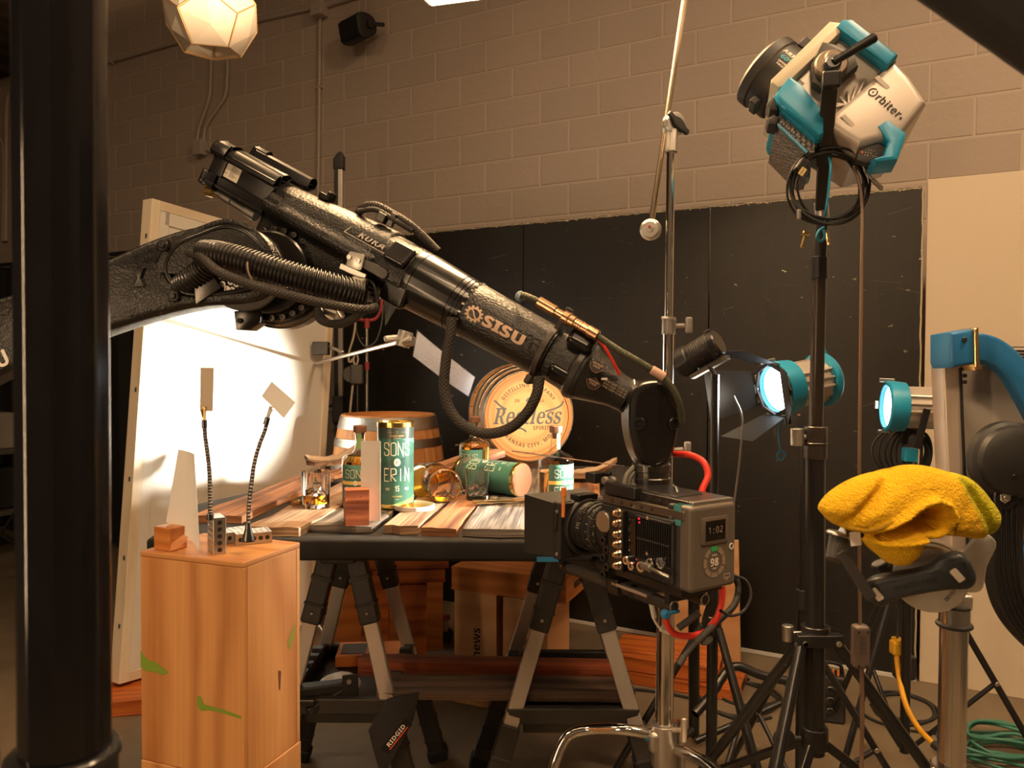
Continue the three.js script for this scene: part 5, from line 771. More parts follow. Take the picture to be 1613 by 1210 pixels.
  // hanging wrist hand
  const hd = [[1025, 597], [1048, 601], [1062, 617], [1068, 645], [1066, 678], [1058, 710], [1045, 731], [1025, 739], [1005, 732], [993, 712], [985, 680], [983, 645], [988, 617], [1003, 601]], hm = pxm(1026, 668, 1.43);
  const hand = part(robot, 'wrist_hand', (() => { const g = ext(smoothPts(hd.map(hm), 64), 0.085, 0.012, [], 4, 0.4), p = g.attributes.position; for (let i = 0; i < p.count; i++) if (p.getZ(i) > 0) p.setZ(i, p.getZ(i) - Math.abs(p.getX(i)) * 0.34); g.computeVertexNormals(); return toCreasedNormals(g, 0.14); })(), M.robotSmooth, rb(at(1026, 668, 1.475)), new THREE.Quaternion().setFromEuler(new THREE.Euler(0, 0.12, 0)));
  for (const s of [-1, 1]) part(hand, 'screw_recess', zx(merge(ring(0.012, 0.007, 0.006, 0.001, 24), mv(disc(0.007, 0.003, 0.0005, 16), 0, -0.001, 0))), M.blackMetal, [s * 0.0335, 0.003, 0.0325], [0, s * 0.34, 0]);
  part(robot, 'wrist_yoke', merge(bar(P(985, 622, 1.50), P(1026, 640, 1.51), 0.036, 0.034), mv(zx(disc(0.05, 0.03, 0.008)), ...P(1028, 650, 1.535).toArray())), M.robotSmooth);
  const f0 = P(1026, 728, 1.475); part(robot, 'tool_flange', lathe([[0, -0.052], [0.04, -0.052], [0.041, -0.05], [0.041, -0.042], [0.037, -0.04], [0.037, -0.03], [0.035, -0.028], [0.035, -0.018], [0.037, -0.016], [0.037, -0.004], [0.034, 0.0], [0.034, 0.012], [0, 0.012]], 48), M.darkSteel, f0);
  part(robot, 'flange_ring', mv(merge(ring(0.046, 0.03, 0.012, 0.002, 48), ...Array.from({ length: 18 }, (_, i) => mv(disc(0.0028, 0.004, 0.0005, 8), Math.cos(i / 18 * 6.283) * 0.042, 0.008, Math.sin(i / 18 * 6.283) * 0.042))), f0.x, f0.y - 0.053, f0.z), M.steel);
  part(robot, 'flange_lead', merge(tube([P(1000, 735, 1.47), P(988, 748, 1.46), P(984, 764, 1.46)], 0.005), tube([P(1003, 740, 1.47), P(993, 752, 1.46), P(990, 766, 1.46)], 0.004)), mat('pale braid', lin(0.25, 0.25, 0.2), 0.5));
}
// ---------------------------------------------------------------- cinema camera hanging from the robot flange (local -z looks along the lens)
{
  const t = thing('cinema_camera', 'black cinema camera with matte box and rear battery hung from the robot wrist', 'camera', at(1000, 850, 1.43), 33 * D2R);
  const side = (px, py, x = -0.055) => pick(t, px, py, 'x', x), back = (px, py, z) => pick(t, px, py, 'z', z);
  const z0 = side(950, 850).z, z1 = side(1060, 850).z, yT = side(1000, 806).y, yB = side(1000, 905).y, xr = 0.055, S = M.blackSatin;
  const body = part(t, 'body', merge(box(0.108, yT - yB, z1 - z0, 0.005, 0, (yT + yB) / 2, (z0 + z1) / 2), box(0.114, 0.022, 0.05, 0.004, 0, yT - 0.01, z0 + 0.02)), M.blackSatin);
  // vent slats on the visible side
  const fa = side(1006, 816), fb = side(1057, 893), nf = 15;
  for (let i = 0; i < nf; i++) part(body, 'cooling_fin', box(0.006, fa.y - fb.y, 0.0022, 0.0006), M.blackMetal, [-0.0565, (fa.y + fb.y) / 2, fa.z + (fb.z - fa.z) * (i + 0.5) / nf]);
  part(body, 'vent_frame', merge(box(0.004, 0.004, fb.z - fa.z + 0.006, 0.001, -0.057, fa.y + 0.003, (fa.z + fb.z) / 2), box(0.004, 0.004, fb.z - fa.z + 0.006, 0.001, -0.057, fb.y - 0.003, (fa.z + fb.z) / 2), box(0.0045, 0.003, fb.z - fa.z, 0.0008, -0.0585, (fa.y + fb.y) / 2, (fa.z + fb.z) / 2)), M.blackSatin);
  const pa = side(985, 812), pb = side(1003, 890); part(body, 'side_display', box(0.003, pa.y - pb.y, pb.z - pa.z, 0.001), mat('dark side glass', lin(0.008, 0.008, 0.008), 0.12), [-0.0565, (pa.y + pb.y) / 2, (pa.z + pb.z) / 2]);
  part(body, 'status_light', merge(...[[1007, 817], [1008, 823]].map(([a, b]) => { const p = side(a, b, -0.0585); return mv(xx(disc(0.0018, 0.002, 0.0004, 10)), p.x - 0.001, p.y, p.z); }), (() => { const p = side(1003, 881, -0.058); return mv(xx(disc(0.0016, 0.002, 0.0004, 10)), p.x, p.y, p.z); })()), mat('red status light', lin(0.5, 0.01, 0.02), 0.3, 0, { emissive: lin(1, 0.02, 0.05), emissiveIntensity: 1.2 }));
  part(body, 'corner_screw', merge(...[[1020, 816], [1019, 872], [1056, 816]].map(([a, b]) => { const p = side(a, b, -0.0585); return mv(xx(disc(0.0035, 0.002, 0.0005, 12)), p.x, p.y, p.z); })), M.chrome);
  // column of lens control knobs on a front side plate
  const ka = side(962, 800, -0.062), kb = side(983, 902, -0.062); part(t, 'knob_plate', box(0.014, ka.y - kb.y, kb.z - ka.z, 0.002), M.blackMetal, [-0.059, (ka.y + kb.y) / 2, (ka.z + kb.z) / 2]);
  const knobG = xx(lathe([[0, -0.003], [0.0085, -0.003], [0.009, 0.0], [0.007, 0.003], [0.0075, 0.006], [0.006, 0.0095], [0.003, 0.012], [0, 0.0125]], 20)).rotateY(Math.PI);
  for (const y of [808, 824, 841, 857, 873, 890]) { const p = side(974, y, -0.066); part(t, 'brass_knob', knobG, mat('warm nickel', lin(0.72, 0.56, 0.42), 0.18, 1), p); }
  // top plates
  const tp = (w, h, d, x, y, z, m, name) => part(t, name, merge(box(w, h, d, 0.002, x, y, z)), m);
  const hs = []; const plate = part(t, 'top_plate', merge(box(0.10, 0.016, z1 - z0 + 0.03, 0.002, 0, yT + 0.009, (z0 + z1) / 2 + 0.005)), mat('bronze grey plate', lin(0.16, 0.13, 0.105), 0.35, 0.75));
  for (let i = 0; i < 5; i++) part(plate, 'drilled_hole', xx(disc(0.0035, 0.001, 0.0002, 14)), M.blackSatin, [-0.0502, yT + 0.009, z0 + 0.02 + i * 0.026]);
  part(t, 'riser_plate', merge(box(0.066, 0.018, 0.12, 0.003, 0.005, yT + 0.026, (z0 + z1) / 2 + 0.01), box(0.018, 0.022, 0.085, 0.003, -0.043, yT + 0.03, z0 + 0.04)), M.blackMetal);
  const yq = side(1025, 768, 0).y; const adp = part(t, 'adapter_plate', merge(box(0.10, 0.018, 0.17, 0.002, 0.012, yq - 0.012, (z0 + z1) / 2 + 0.02)), M.darkSteel); for (let i = 0; i < 7; i++) part(adp, 'drilled_hole', xx(disc(0.0045, 0.001, 0.0002, 14)), M.blackSatin, [-0.0383, yq - 0.012, (z0 + z1) / 2 - 0.05 + i * 0.022]);
  part(t, 'bright_plate_end', box(0.098, 0.018, 0.012, 0.002, 0.012, yq - 0.012, (z0 + z1) / 2 + 0.111), M.steel);
  part(t, 'top_knob', merge(...[[953, 757], [965, 757]].map(([a, b]) => { const p = side(a, b, -0.04); return mv(xx(disc(0.0075, 0.008, 0.001, 18)), p.x, p.y, p.z); })), M.steel);
  part(t, 'cable_strut', merge(bar(side(940, 752, 0), side(962, 746, 0), 0.004), bar(side(1066, 770, 0.05), side(1078, 800, 0.05), 0.004), bar(side(1064, 768, 0.02), side(1074, 792, 0.0), 0.004)), M.darkSteel);
  // lens
  const lz0 = z0 - 0.005, len = 0.13, lg = (prof) => zx(lathe(prof, 56, 0.35)).rotateY(Math.PI), ly = side(925, 825, 0).y;
  const lens = part(t, 'lens', lg([[0, 0], [0.044, 0], [0.046, 0.01], [0.046, 0.02], [0.0425, 0.022], [0.0425, 0.03], [0.0465, 0.032], [0.0465, 0.052], [0.0445, 0.054], [0.0445, 0.062], [0.048, 0.064], [0.048, 0.09], [0.046, 0.092], [0.046, 0.102], [0.0505, 0.104], [0.0505, len], [0, len]]), M.blackSatin, [0, ly, lz0]);
  const geared = (z, r, n, w) => merge(...Array.from({ length: n }, (_, i) => { const a = i / n * 6.2832; return mv(box(0.003, 0.003, w, 0.0006), Math.cos(a) * r, Math.sin(a) * r, z, 0, 0, a); }));
  part(lens, 'focus_gear', geared(-0.042, 0.0475, 60, 0.012), M.blackSatin); part(lens, 'iris_gear', geared(-0.078, 0.049, 62, 0.012), M.blackSatin);
  const mk = canvasTex(1024, 512, (x, w, h) => { x.clearRect(0, 0, w, h); x.fillStyle = '#e8e0d0'; x.save(); x.translate(w * 0.5, h * 0.2); x.rotate(0); x.font = 'bold 150px sans-serif'; x.textAlign = 'center'; x.fillText('85', 0, 60); x.restore(); x.font = '54px sans-serif'; x.textAlign = 'center'; ['12', '9', '7', '6', '5', '4'].forEach((s, i) => x.fillText(s, 80 + i * 175, h * 0.62)); for (let i = 0; i < 30; i++) x.fillRect(i * 34, h * 0.68, 5, i % 5 ? 22 : 44); ['2.8', '4', '5.6', '8', '11', '16'].forEach((s, i) => x.fillText(s, 80 + i * 175, h * 0.95)); });
  { const g = new THREE.CylinderGeometry(0.0484, 0.0468, 0.062, 40, 1, true, -2.4, 1.9); g.rotateX(-Math.PI / 2); g.translate(0, 0, -0.062); part(lens, 'engraved_scale', g, decalMat('engraved scale', mk, { side: THREE.DoubleSide })); }
  const sm = side(950, 822, -0.062); part(t, 'lens_motor', merge(xx(disc(0.02, 0.012, 0.002, 28))), M.steel, [sm.x + 0.004, sm.y, sm.z]); part(t, 'lens_motor_bracket', merge(box(0.012, 0.06, 0.022, 0.004, sm.x + 0.014, sm.y - 0.035, sm.z - 0.002)), M.blackMetal);
  part(t, 'gear_train', merge(...[0, 1, 2, 3, 4].map((i) => mv(xx(ring(0.008, 0.004, 0.008, 0.001, 16)), sm.x + 0.006, sm.y - 0.036 - i * 0.016, sm.z + (i % 2 ? 0.006 : -0.004)))), M.blackMetal);
  // matte box
  const mz = lz0 - len + 0.006, ma = back(846, 767, mz - 0.05), cy = ly - 0.010;
  const hood = (() => { const f = (w, h, z) => [[-w / 2, -h / 2, z], [w / 2, -h / 2, z], [w / 2, h / 2, z], [-w / 2, h / 2, z]], a = f(0.132, 0.108, 0), b = f(0.160, 0.122, -0.085), A = f(0.126, 0.102, 0), Bq = f(0.154, 0.116, -0.0852), pos = []; for (let i = 0; i < 4; i++) { const j = (i + 1) % 4; pos.push(a[i], b[i], b[j], a[i], b[j], a[j], A[i], Bq[j], Bq[i], A[i], A[j], Bq[j], b[i], Bq[i], Bq[j], b[i], Bq[j], b[j]); } const g = new THREE.BufferGeometry(); g.setAttribute('position', new THREE.Float32BufferAttribute(pos.flat(), 3)); g.computeVertexNormals(); return g; })();
  const mbm = mat('matte box black', lin(0.014, 0.013, 0.012), 0.6); mbm.side = THREE.DoubleSide;
  const mb = part(t, 'matte_box', merge(box(0.132, 0.112, 0.012, 0.003, 0, 0, 0.004), box(0.136, 0.116, 0.02, 0.004, 0, 0, -0.004)), mbm, [0, cy, mz]); part(mb, 'hood', hood, mbm, [0, 0, -0.012]); part(mb, 'lens_ring', zx(ring(0.058, 0.05, 0.014, 0.002, 48)), M.blackSatin, [0, 0.004, 0.014]);
  part(mb, 'tray_lock', box(0.05, 0.012, 0.03, 0.002, 0.0, 0.064, 0.002), M.blackMetal); part(mb, 'side_flag_lock', merge(box(0.006, 0.04, 0.012, 0.002, -0.069, 0.02, -0.002)), M.blackMetal); part(mb, 'hinge_screw', merge(...[-0.045, 0.04].map((y) => mv(xx(disc(0.004, 0.003, 0.0006, 12)), -0.07, y, 0.004))), M.steel);
  const fg = pick(t, 888, 780, 'z', mz + 0.03); part(t, 'orange_flag_lever', merge(bar(back(888, 770, mz + 0.02), back(887, 815, mz + 0.02), 0.0035), bar(back(888, 768, mz + 0.02), back(888, 782, mz + 0.02), 0.0055)), M.orangeTrim);
  part(t, 'clear_rod', bar(side(985, 735, -0.02), side(985, 735, -0.02).add(V(-0.03, -0.002, -0.34)), 0.0014), M.glassSolid); part(t, 'rod_holder', box(0.03, 0.02, 0.03, 0.003), M.blackMetal, side(938, 752, -0.02));
  // lower rods, base plate
  const rodG = (x, za, zb) => bar(V(x, 0, za), V(x, 0, zb), 0.0108), carb = mat('carbon rod', lin(0.035, 0.031, 0.028), 0.3), ra = back(1063, 962, 0), xR = -0.032;
  const e1 = pick(t, 1062, 956, 'x', xR), yR = e1.y, zA = pick(t, 893, 878, 'x', xR).z, zE = e1.z;
  for (const x of [xR, xR + 0.075]) { const r = part(t, 'support_rod', mv(rodG(x, Math.max(zA, zE - 0.42), zE), 0, yR, 0), carb); part(r, 'bright_end', mv(zx(ring(0.0107, 0.0085, 0.002, 0.0004, 24)), x, yR, zE), M.steel); part(r, 'wrap_band', merge(...[0.10, 0.16, 0.3].map((q) => mv(zx(ring(0.0125, 0.009, 0.014, 0.001, 24)), x, yR, zE - q))), M.blackMetal); }
  part(t, 'rod_tip_cap', bar(V(xR, yR, Math.max(zA, zE - 0.42) - 0.012), V(xR, yR, Math.max(zA, zE - 0.42)), 0.0085, 0.008), mat('copper cap', lin(0.75, 0.36, 0.2), 0.25, 1));
  part(t, 'base_plate', merge(box(0.10, 0.016, z1 - z0 + 0.02, 0.002, 0.005, yB - 0.01, (z0 + z1) / 2), box(0.11, 0.03, 0.03, 0.004, 0.005, yR + 0.002, z0 + 0.02), box(0.02, yB - yR, 0.1, 0.003, 0.01, (yB + yR) / 2, (z0 + z1) / 2)), M.blackMetal);
  const wp0 = side(968, 918, -0.05), wp1 = side(1012, 940, -0.05); part(t, 'pale_tray', box(0.10, 0.006, Math.abs(wp1.z - wp0.z) + 0.02, 0.001, 0, (wp0.y + wp1.y) / 2, (wp0.z + wp1.z) / 2), M.alu);
  part(t, 'blue_lever', merge(mv(zx(disc(0.008, 0.012, 0.002)), 0, 0, 0), box(0.028, 0.006, 0.006, 0.002, 0.014, 0.002, 0.004)), M.blue, side(1048, 968, -0.05).toArray());
  // rear battery
  const bz = side(1089, 860, -0.048).z, q = (px, py) => back(px, py, bz), bx0 = -0.048, bx1 = q(1160, 860).x, by1 = q(1125, 795).y, by0 = q(1125, 929).y, bw = bx1 - bx0, bh = by1 - by0, th = 0.056, bcx = (bx0 + bx1) / 2, bcy = (by0 + by1) / 2;
  const batM = mat('battery shell', lin(0.12, 0.098, 0.08), 0.4), batD = mat('battery dark shell', lin(0.020, 0.019, 0.018), 0.5);
  const bat = part(t, 'battery', merge(sbox(bw, bh, th * 0.55, 0.008, bcx, bcy, bz - th * 0.275)), batM);
  part(bat, 'battery_back', sbox(bw + 0.002, bh - 0.002, th * 0.55, 0.005, bcx, bcy, bz - th * 0.73), batD); part(bat, 'v_lock_plate', box(0.075, 0.11, 0.02, 0.003, bcx - 0.008, bcy, bz - th - 0.005), M.blackMetal);
  part(bat, 'teal_tape', merge(box(bw * 0.86, 0.001, th * 0.5, 0.0003, bcx, by1 + 0.0002, bz - th * 0.45), box(0.001, 0.035, th * 0.3, 0.0003, bx0 - 0.001, by1 - 0.017, bz - th * 0.55)), mat('teal tape', lin(0.05, 0.24, 0.25), 0.7));
  part(bat, 'speaker_slots', merge(...Array.from({ length: 5 }, (_, i) => box(0.001, 0.0012, 0.018, 0.0003, bx0 - 0.0012, bcy + 0.012 + i * 0.0035, bz - th * 0.7))), M.blackSatin);
  part(bat, 'screen_bezel', ext(roundRect(0.064, 0.046, 0.005), 0.003, 0.001), batM, [bcx, by1 - 0.043, bz + 0.0005]);
  decal(bat, 'screen', 0.05, 0.036, (x, w, h) => { x.fillStyle = '#17120f'; x.fillRect(0, 0, w, h); x.strokeStyle = '#6b5a4c'; x.lineWidth = 6; x.strokeRect(3, 3, w - 6, h - 6); x.fillStyle = '#9a8474'; x.font = h * 0.42 + 'px monospace'; x.textAlign = 'center'; x.fillText('1:02', w / 2, h * 0.62); }, [bcx, by1 - 0.043, bz + 0.0025], undefined, 256, { roughness: 0.2 });
  decal(bat, 'charge_dial', 0.062, 0.07, (x, w, h) => { const c = [w / 2, h * 0.5], R = w * 0.36; x.lineWidth = w * 0.13; for (let i = 0; i < 8; i++) { x.strokeStyle = i === 6 ? '#2fa35c' : '#8d7b69'; x.beginPath(); x.arc(...c, R, i / 8 * 6.283 - 0.36, i / 8 * 6.283 + 0.33); x.stroke(); } x.fillStyle = '#e4d8c6'; x.textAlign = 'center'; x.font = 'bold ' + w * 0.3 + 'px sans-serif'; x.fillText('98', c[0], c[1] + w * 0.11); x.font = 'bold ' + w * 0.06 + 'px sans-serif'; x.fillText('HYPER', c[0], c[1] - w * 0.16); x.fillText('CORE', c[0], c[1] + w * 0.2); }, [bcx, by0 + 0.047, bz + 0.0006], undefined, 384);
  decal(bat, 'small_print', 0.024, 0.012, (x, w, h) => { x.strokeStyle = x.fillStyle = '#c8b8a4'; x.lineWidth = 6; x.strokeRect(6, 6, w * 0.6, h * 0.5); x.font = 'bold ' + h * 0.34 + 'px sans-serif'; x.fillText('CORE', 8, h * 0.95); }, [bx1 - 0.02, by0 + 0.018, bz + 0.0006], undefined, 128);
  part(bat, 'round_button', zx(ring(0.0055, 0.004, 0.0015, 0.0003, 20)), M.whitePaint, [bx1 - 0.013, by1 - 0.075, bz + 0.0005]);
  part(t, 'rear_bracket', merge(box(0.09, 0.02, 0.012, 0.002, bcx - 0.005, by0 - 0.02, bz - th - 0.004), box(0.012, bh + 0.03, 0.01, 0.002, bcx - 0.02, bcy - 0.02, bz - th - 0.018), ...[[-0.012], [0.012]].map(([x]) => mv(zx(disc(0.006, 0.006, 0.001)), bcx + x, by0 - 0.02, bz - th + 0.004))), M.blackMetal);
  // side connectors under the vents
  const cn = []; for (const [a, b, r] of [[991, 882, 0.008], [999, 891, 0.008], [1014, 892, 0.010], [1029, 886, 0.009], [1045, 886, 0.010]]) { const p = side(a, b, -0.058); cn.push(mv(xx(ring(r, r * 0.55, 0.01, 0.001, 20)), p.x - 0.004, p.y, p.z), mv(xx(disc(r * 0.5, 0.006, 0.001, 12)), p.x - 0.003, p.y, p.z)); } part(t, 'side_connector', merge(cn), M.chrome);
  const sp = side(1012, 890, -0.07); part(t, 'plugged_lead', merge(bar(sp, side(1026, 896, -0.072), 0.007), tube([side(1026, 896, -0.072), side(1040, 903, -0.075), side(1054, 909, -0.07)], 0.003, 16)), M.steel);
  // leads
  const L = (a, b, d) => local(t, at(a, b, d));
  part(t, 'red_lead', merge(tube([L(1062, 715, 1.5), L(1088, 717, 1.47), L(1108, 728, 1.45), L(1115, 748, 1.44), L(1106, 772, 1.43), L(1102, 796, 1.42)], 0.0062, 50), tube([L(1051, 962, 1.36), L(1050, 980, 1.36), L(1062, 998, 1.36), L(1085, 1002, 1.36), L(1108, 996, 1.36), L(1128, 975, 1.36), L(1136, 950, 1.36), L(1138, 925, 1.36)], 0.0058, 60), tube([L(1060, 920, 1.34), L(1062, 930, 1.335), L(1078, 934, 1.335)], 0.003)), M.red);
  part(t, 'black_lead', merge(tube([L(1150, 905, 1.40), L(1175, 915, 1.40), L(1183, 938, 1.39), L(1172, 962, 1.38), L(1150, 970, 1.36), L(1135, 962, 1.34)], 0.0028, 50), tube([L(1148, 900, 1.42), L(1162, 920, 1.42), L(1158, 950, 1.40), L(1135, 975, 1.38), L(1105, 1000, 1.36)], 0.006, 50), tube([L(1118, 950, 1.36), L(1110, 985, 1.36), L(1122, 998, 1.36)], 0.005, 20)), M.blackRubber);
  part(t, 'hanging_plug', merge(bar(L(1124, 985, 1.35), L(1096, 1012, 1.35), 0.006), bar(L(1098, 1010, 1.35), L(1076, 1036, 1.35), 0.0045), bar(L(1078, 1034, 1.35), L(1070, 1047, 1.35), 0.006), bar(L(1102, 965, 1.36), L(1068, 990, 1.36), 0.0065), bar(L(1108, 1000, 1.36), L(1114, 1012, 1.36), 0.012)), M.greyPlastic);
  part(t, 'pale_lead', merge(tube([L(1024, 940, 1.40), L(1026, 956, 1.40), L(1030, 975, 1.40), L(1040, 990, 1.40), L(1050, 996, 1.40)], 0.0025, 30), bar(L(1026, 950, 1.40), L(1031, 974, 1.40), 0.005), bar(L(1040, 990, 1.40), L(1056, 996, 1.40), 0.0055)), M.whitePaint);
}
// ---------------------------------------------------------------- grip stands
const rel = (t) => (x, y, d) => at(x, y, d).sub(t.position);
function teeHandle(p, dir, size = 1) { const e = p.clone().addScaledVector(dir, 0.028 * size); return merge(bar(p, e, 0.005 * size), sbox(0.013 * size, 0.036 * size, 0.016 * size, 0.005 * size, e.x, e.y, e.z, 2)); }
function gripHead(t, p, r, turn, knobDir) {                                                          // round grip head: two discs and a long wing knob facing the camera
  const q = new THREE.Quaternion().setFromEuler(new THREE.Euler(0.1, turn, 0));
  part(t, 'grip_disc', zx(merge(mv(disc(r, r * 0.42, r * 0.06, 40), 0, r * 0.25, 0), mv(disc(r * 0.97, r * 0.42, r * 0.06, 40), 0, -r * 0.27, 0), mv(ring(r * 1.02, r * 0.9, r * 0.06, 0.001, 40), 0, 0, 0))), M.castAlu, p, q);
  const k = ext(smoothPts([[-1.35, -0.16], [-1.3, 0.22], [-0.7, 0.22], [-0.25, 0.42], [0.3, 0.45], [0.8, 0.28], [1.3, 0.24], [1.36, -0.18], [0.8, -0.26], [0.25, -0.42], [-0.3, -0.42], [-0.75, -0.22]].map(([a, b]) => [a * r, b * r]), 40), r * 0.36, r * 0.1, [], 3);
  const kn = part(t, 'wing_knob', k, mat('black rubber knob', lin(0.02, 0.021, 0.022), 0.5), p.clone().add(V(0, 0, r * 0.62).applyQuaternion(q)), q.clone().multiply(new THREE.Quaternion().setFromAxisAngle(V(0, 0, 1), knobDir)));
  return kn;
}
function tripod(t, x, z, yHub, yLow, foot, angles, r = 0.011) {                                      // legs from a sliding hub, braces to a lower hub
  for (const a of angles) {
    const f = V(Math.cos(a) * foot, 0.012, Math.sin(a) * foot), h = V(Math.cos(a) * 0.03, yHub, Math.sin(a) * 0.03), lw = V(Math.cos(a) * 0.03, yLow, Math.sin(a) * 0.03), m = h.clone().lerp(f, 0.52);
    const leg = part(t, 'leg', bar(h, f, r), M.blackMetal); part(leg, 'brace', bar(lw, m, r * 0.75), M.blackMetal); part(leg, 'foot', bar(h.clone().lerp(f, 0.965), f, r * 1.3), M.blackRubber); part(leg, 'pivot', merge(mv(zx(disc(0.008, 0.024, 0.001, 12)), m.x, m.y, m.z)), M.steel);
  }
}
{ // centre C-stand carrying the boom
  const t = thing('c_stand', 'chrome grip stand with a long boom rod behind the robot wrist', 'light stand', at(1047, 1150, 2.1).setY(0)), p = rel(t), d = 2.1;
  part(t, 'lower_column', bar(p(1046, 1160, d), p(1049, 930, d), 0.0245, 0.0245, 28), M.chrome); part(t, 'middle_column', bar(p(1049, 940, d), p(1053, 520, d), 0.0155, 0.0155, 24), M.chrome); part(t, 'upper_riser', bar(p(1053, 515, d), p(1057, 232, d), 0.0118, 0.0118, 24), M.chrome);
  part(t, 'column_collar', merge(bar(p(1053, 527, d), p(1054, 500, d), 0.019), bar(p(1053, 505, d), p(1054, 501, d), 0.0215)), M.castAlu); part(t, 'column_collar', bar(p(1050, 720, d), p(1051, 698, d), 0.02), M.castAlu);
  part(t, 'tee_handle', merge(bar(p(1054, 514, d), p(1078, 513, d), 0.007), sbox(0.018, 0.044, 0.018, 0.005, ...p(1085, 512, d).toArray(), 2)), M.castAlu); part(t, 'tee_handle', merge(bar(p(1051, 710, d), p(1076, 708, d), 0.007), sbox(0.018, 0.04, 0.018, 0.005, ...p(1083, 707, d).toArray(), 2)), M.castAlu);
  part(t, 'base_hub', merge(bar(p(1046, 1205, d), p(1046, 1140, d), 0.036), bar(p(1046, 1240, d), p(1046, 1200, d), 0.03), mv(sbox(0.07, 0.06, 0.06, 0.015), ...p(1040, 1165, d).toArray())), M.castAlu);
  part(t, 'hub_tee_handle', merge(bar(p(1055, 1150, d - 0.02), p(1073, 1150, d - 0.04), 0.007), sbox(0.017, 0.068, 0.017, 0.006, ...p(1077, 1150, d - 0.045).toArray(), 2)), mat('pale alloy', lin(0.75, 0.66, 0.58), 0.35, 0.8));
  const L1 = part(t, 'leg', tube([p(1040, 1160, d), p(985, 1150, d), p(925, 1150, d + 0.05), p(895, 1160, d + 0.05), p(870, 1215, d + 0.03), p(850, 1330, d)].map((v, i, a) => i === 5 ? v.setY(0.02) : v), 0.0155, 60, 14), M.chrome); part(L1, 'teal_band', bar(p(1017, 1157, d), p(1024, 1158, d), 0.0175), M.teal);
  part(t, 'leg', tube([p(1060, 1180, d), p(1090, 1190, d - 0.1), p(1125, 1212, d - 0.2), p(1160, 1260, d - 0.3), p(1185, 1340, d - 0.33)].map((v, i) => i === 4 ? v.setY(0.02) : v), 0.0155, 50, 14), M.chrome); part(t, 'leg', tube([p(1046, 1190, d), p(1060, 1150, d + 0.25), p(1070, 1150, d + 0.45), p(1075, 1200, d + 0.5)].map((v, i) => i === 3 ? v.setY(0.02) : v), 0.0155, 50, 14), M.chrome);
  const g = p(1061, 196, d); gripHead(t, g, 0.031, 0.5, -0.62); part(t, 'grip_socket', bar(p(1057, 240, d), p(1059, 205, d), 0.018), M.castAlu);
  part(t, 'boom_rod', bar(p(1090, -80, d + 0.06), p(1026, 352, d + 0.03), 0.0085, 0.0085, 20), mat('warm steel rod', lin(0.72, 0.60, 0.46), 0.22, 1));
  const e = p(1025, 362, d + 0.03); part(t, 'rod_end_head', zx(merge(disc(0.03, 0.02, 0.004, 36), mv(disc(0.024, 0.016, 0.003, 36), 0, 0.016, 0), mv(disc(0.009, 0.01, 0.001, 20), 0, 0.024, 0))), M.castAlu, e, [0.1, -0.3, 0.3]); part(t, 'head_hole', zx(disc(0.004, 0.004, 0.0005, 14)), M.redPaint, e.clone().add(V(-0.009, 0.003, 0.030)), [0, -0.3, 0]);
}
// ---------------------------------------------------------------- bounce card overhead, lit by the large lamp
{
  const K = at(680, 9, 2.6), u = V(0.95, 0.2, -0.15).normalize(), v = V(-0.55, 0.25, 0.8).normalize(), t = thing('overhead_bounce', 'white bounce sheet in a thin frame hung above the table, one corner in view', 'bounce panel'), S = 1.15, n = u.clone().cross(v).normalize();
  t.position.copy(K); t.quaternion.setFromRotationMatrix(new THREE.Matrix4().makeBasis(u, n.clone().cross(u).normalize(), n)); const w = v.clone().applyQuaternion(t.quaternion.clone().invert());
  const q = [V(0, 0, 0), V(S, 0, 0), V(S + w.x * S, w.y * S, 0), V(w.x * S, w.y * S, 0)];
  part(t, 'sheet', ext(q.map((p) => [p.x, p.y]), 0.004, 0.001), mat('white muslin', lin(0.80, 0.76, 0.66), 0.85)); part(t, 'frame', merge(...q.map((p, i) => bar(p.clone().setZ(-0.012), q[(i + 1) % 4].clone().setZ(-0.012), 0.009))), M.alu);
  const up = (a) => { const b = a.clone().applyQuaternion(t.quaternion).add(t.position); return b.setY(RH).sub(t.position).applyQuaternion(t.quaternion.clone().invert()); }; part(t, 'suspension_line', merge(...q.slice(1).map((p) => bar(p, up(p), 0.0018, 0.0018, 6))), M.rope);
}
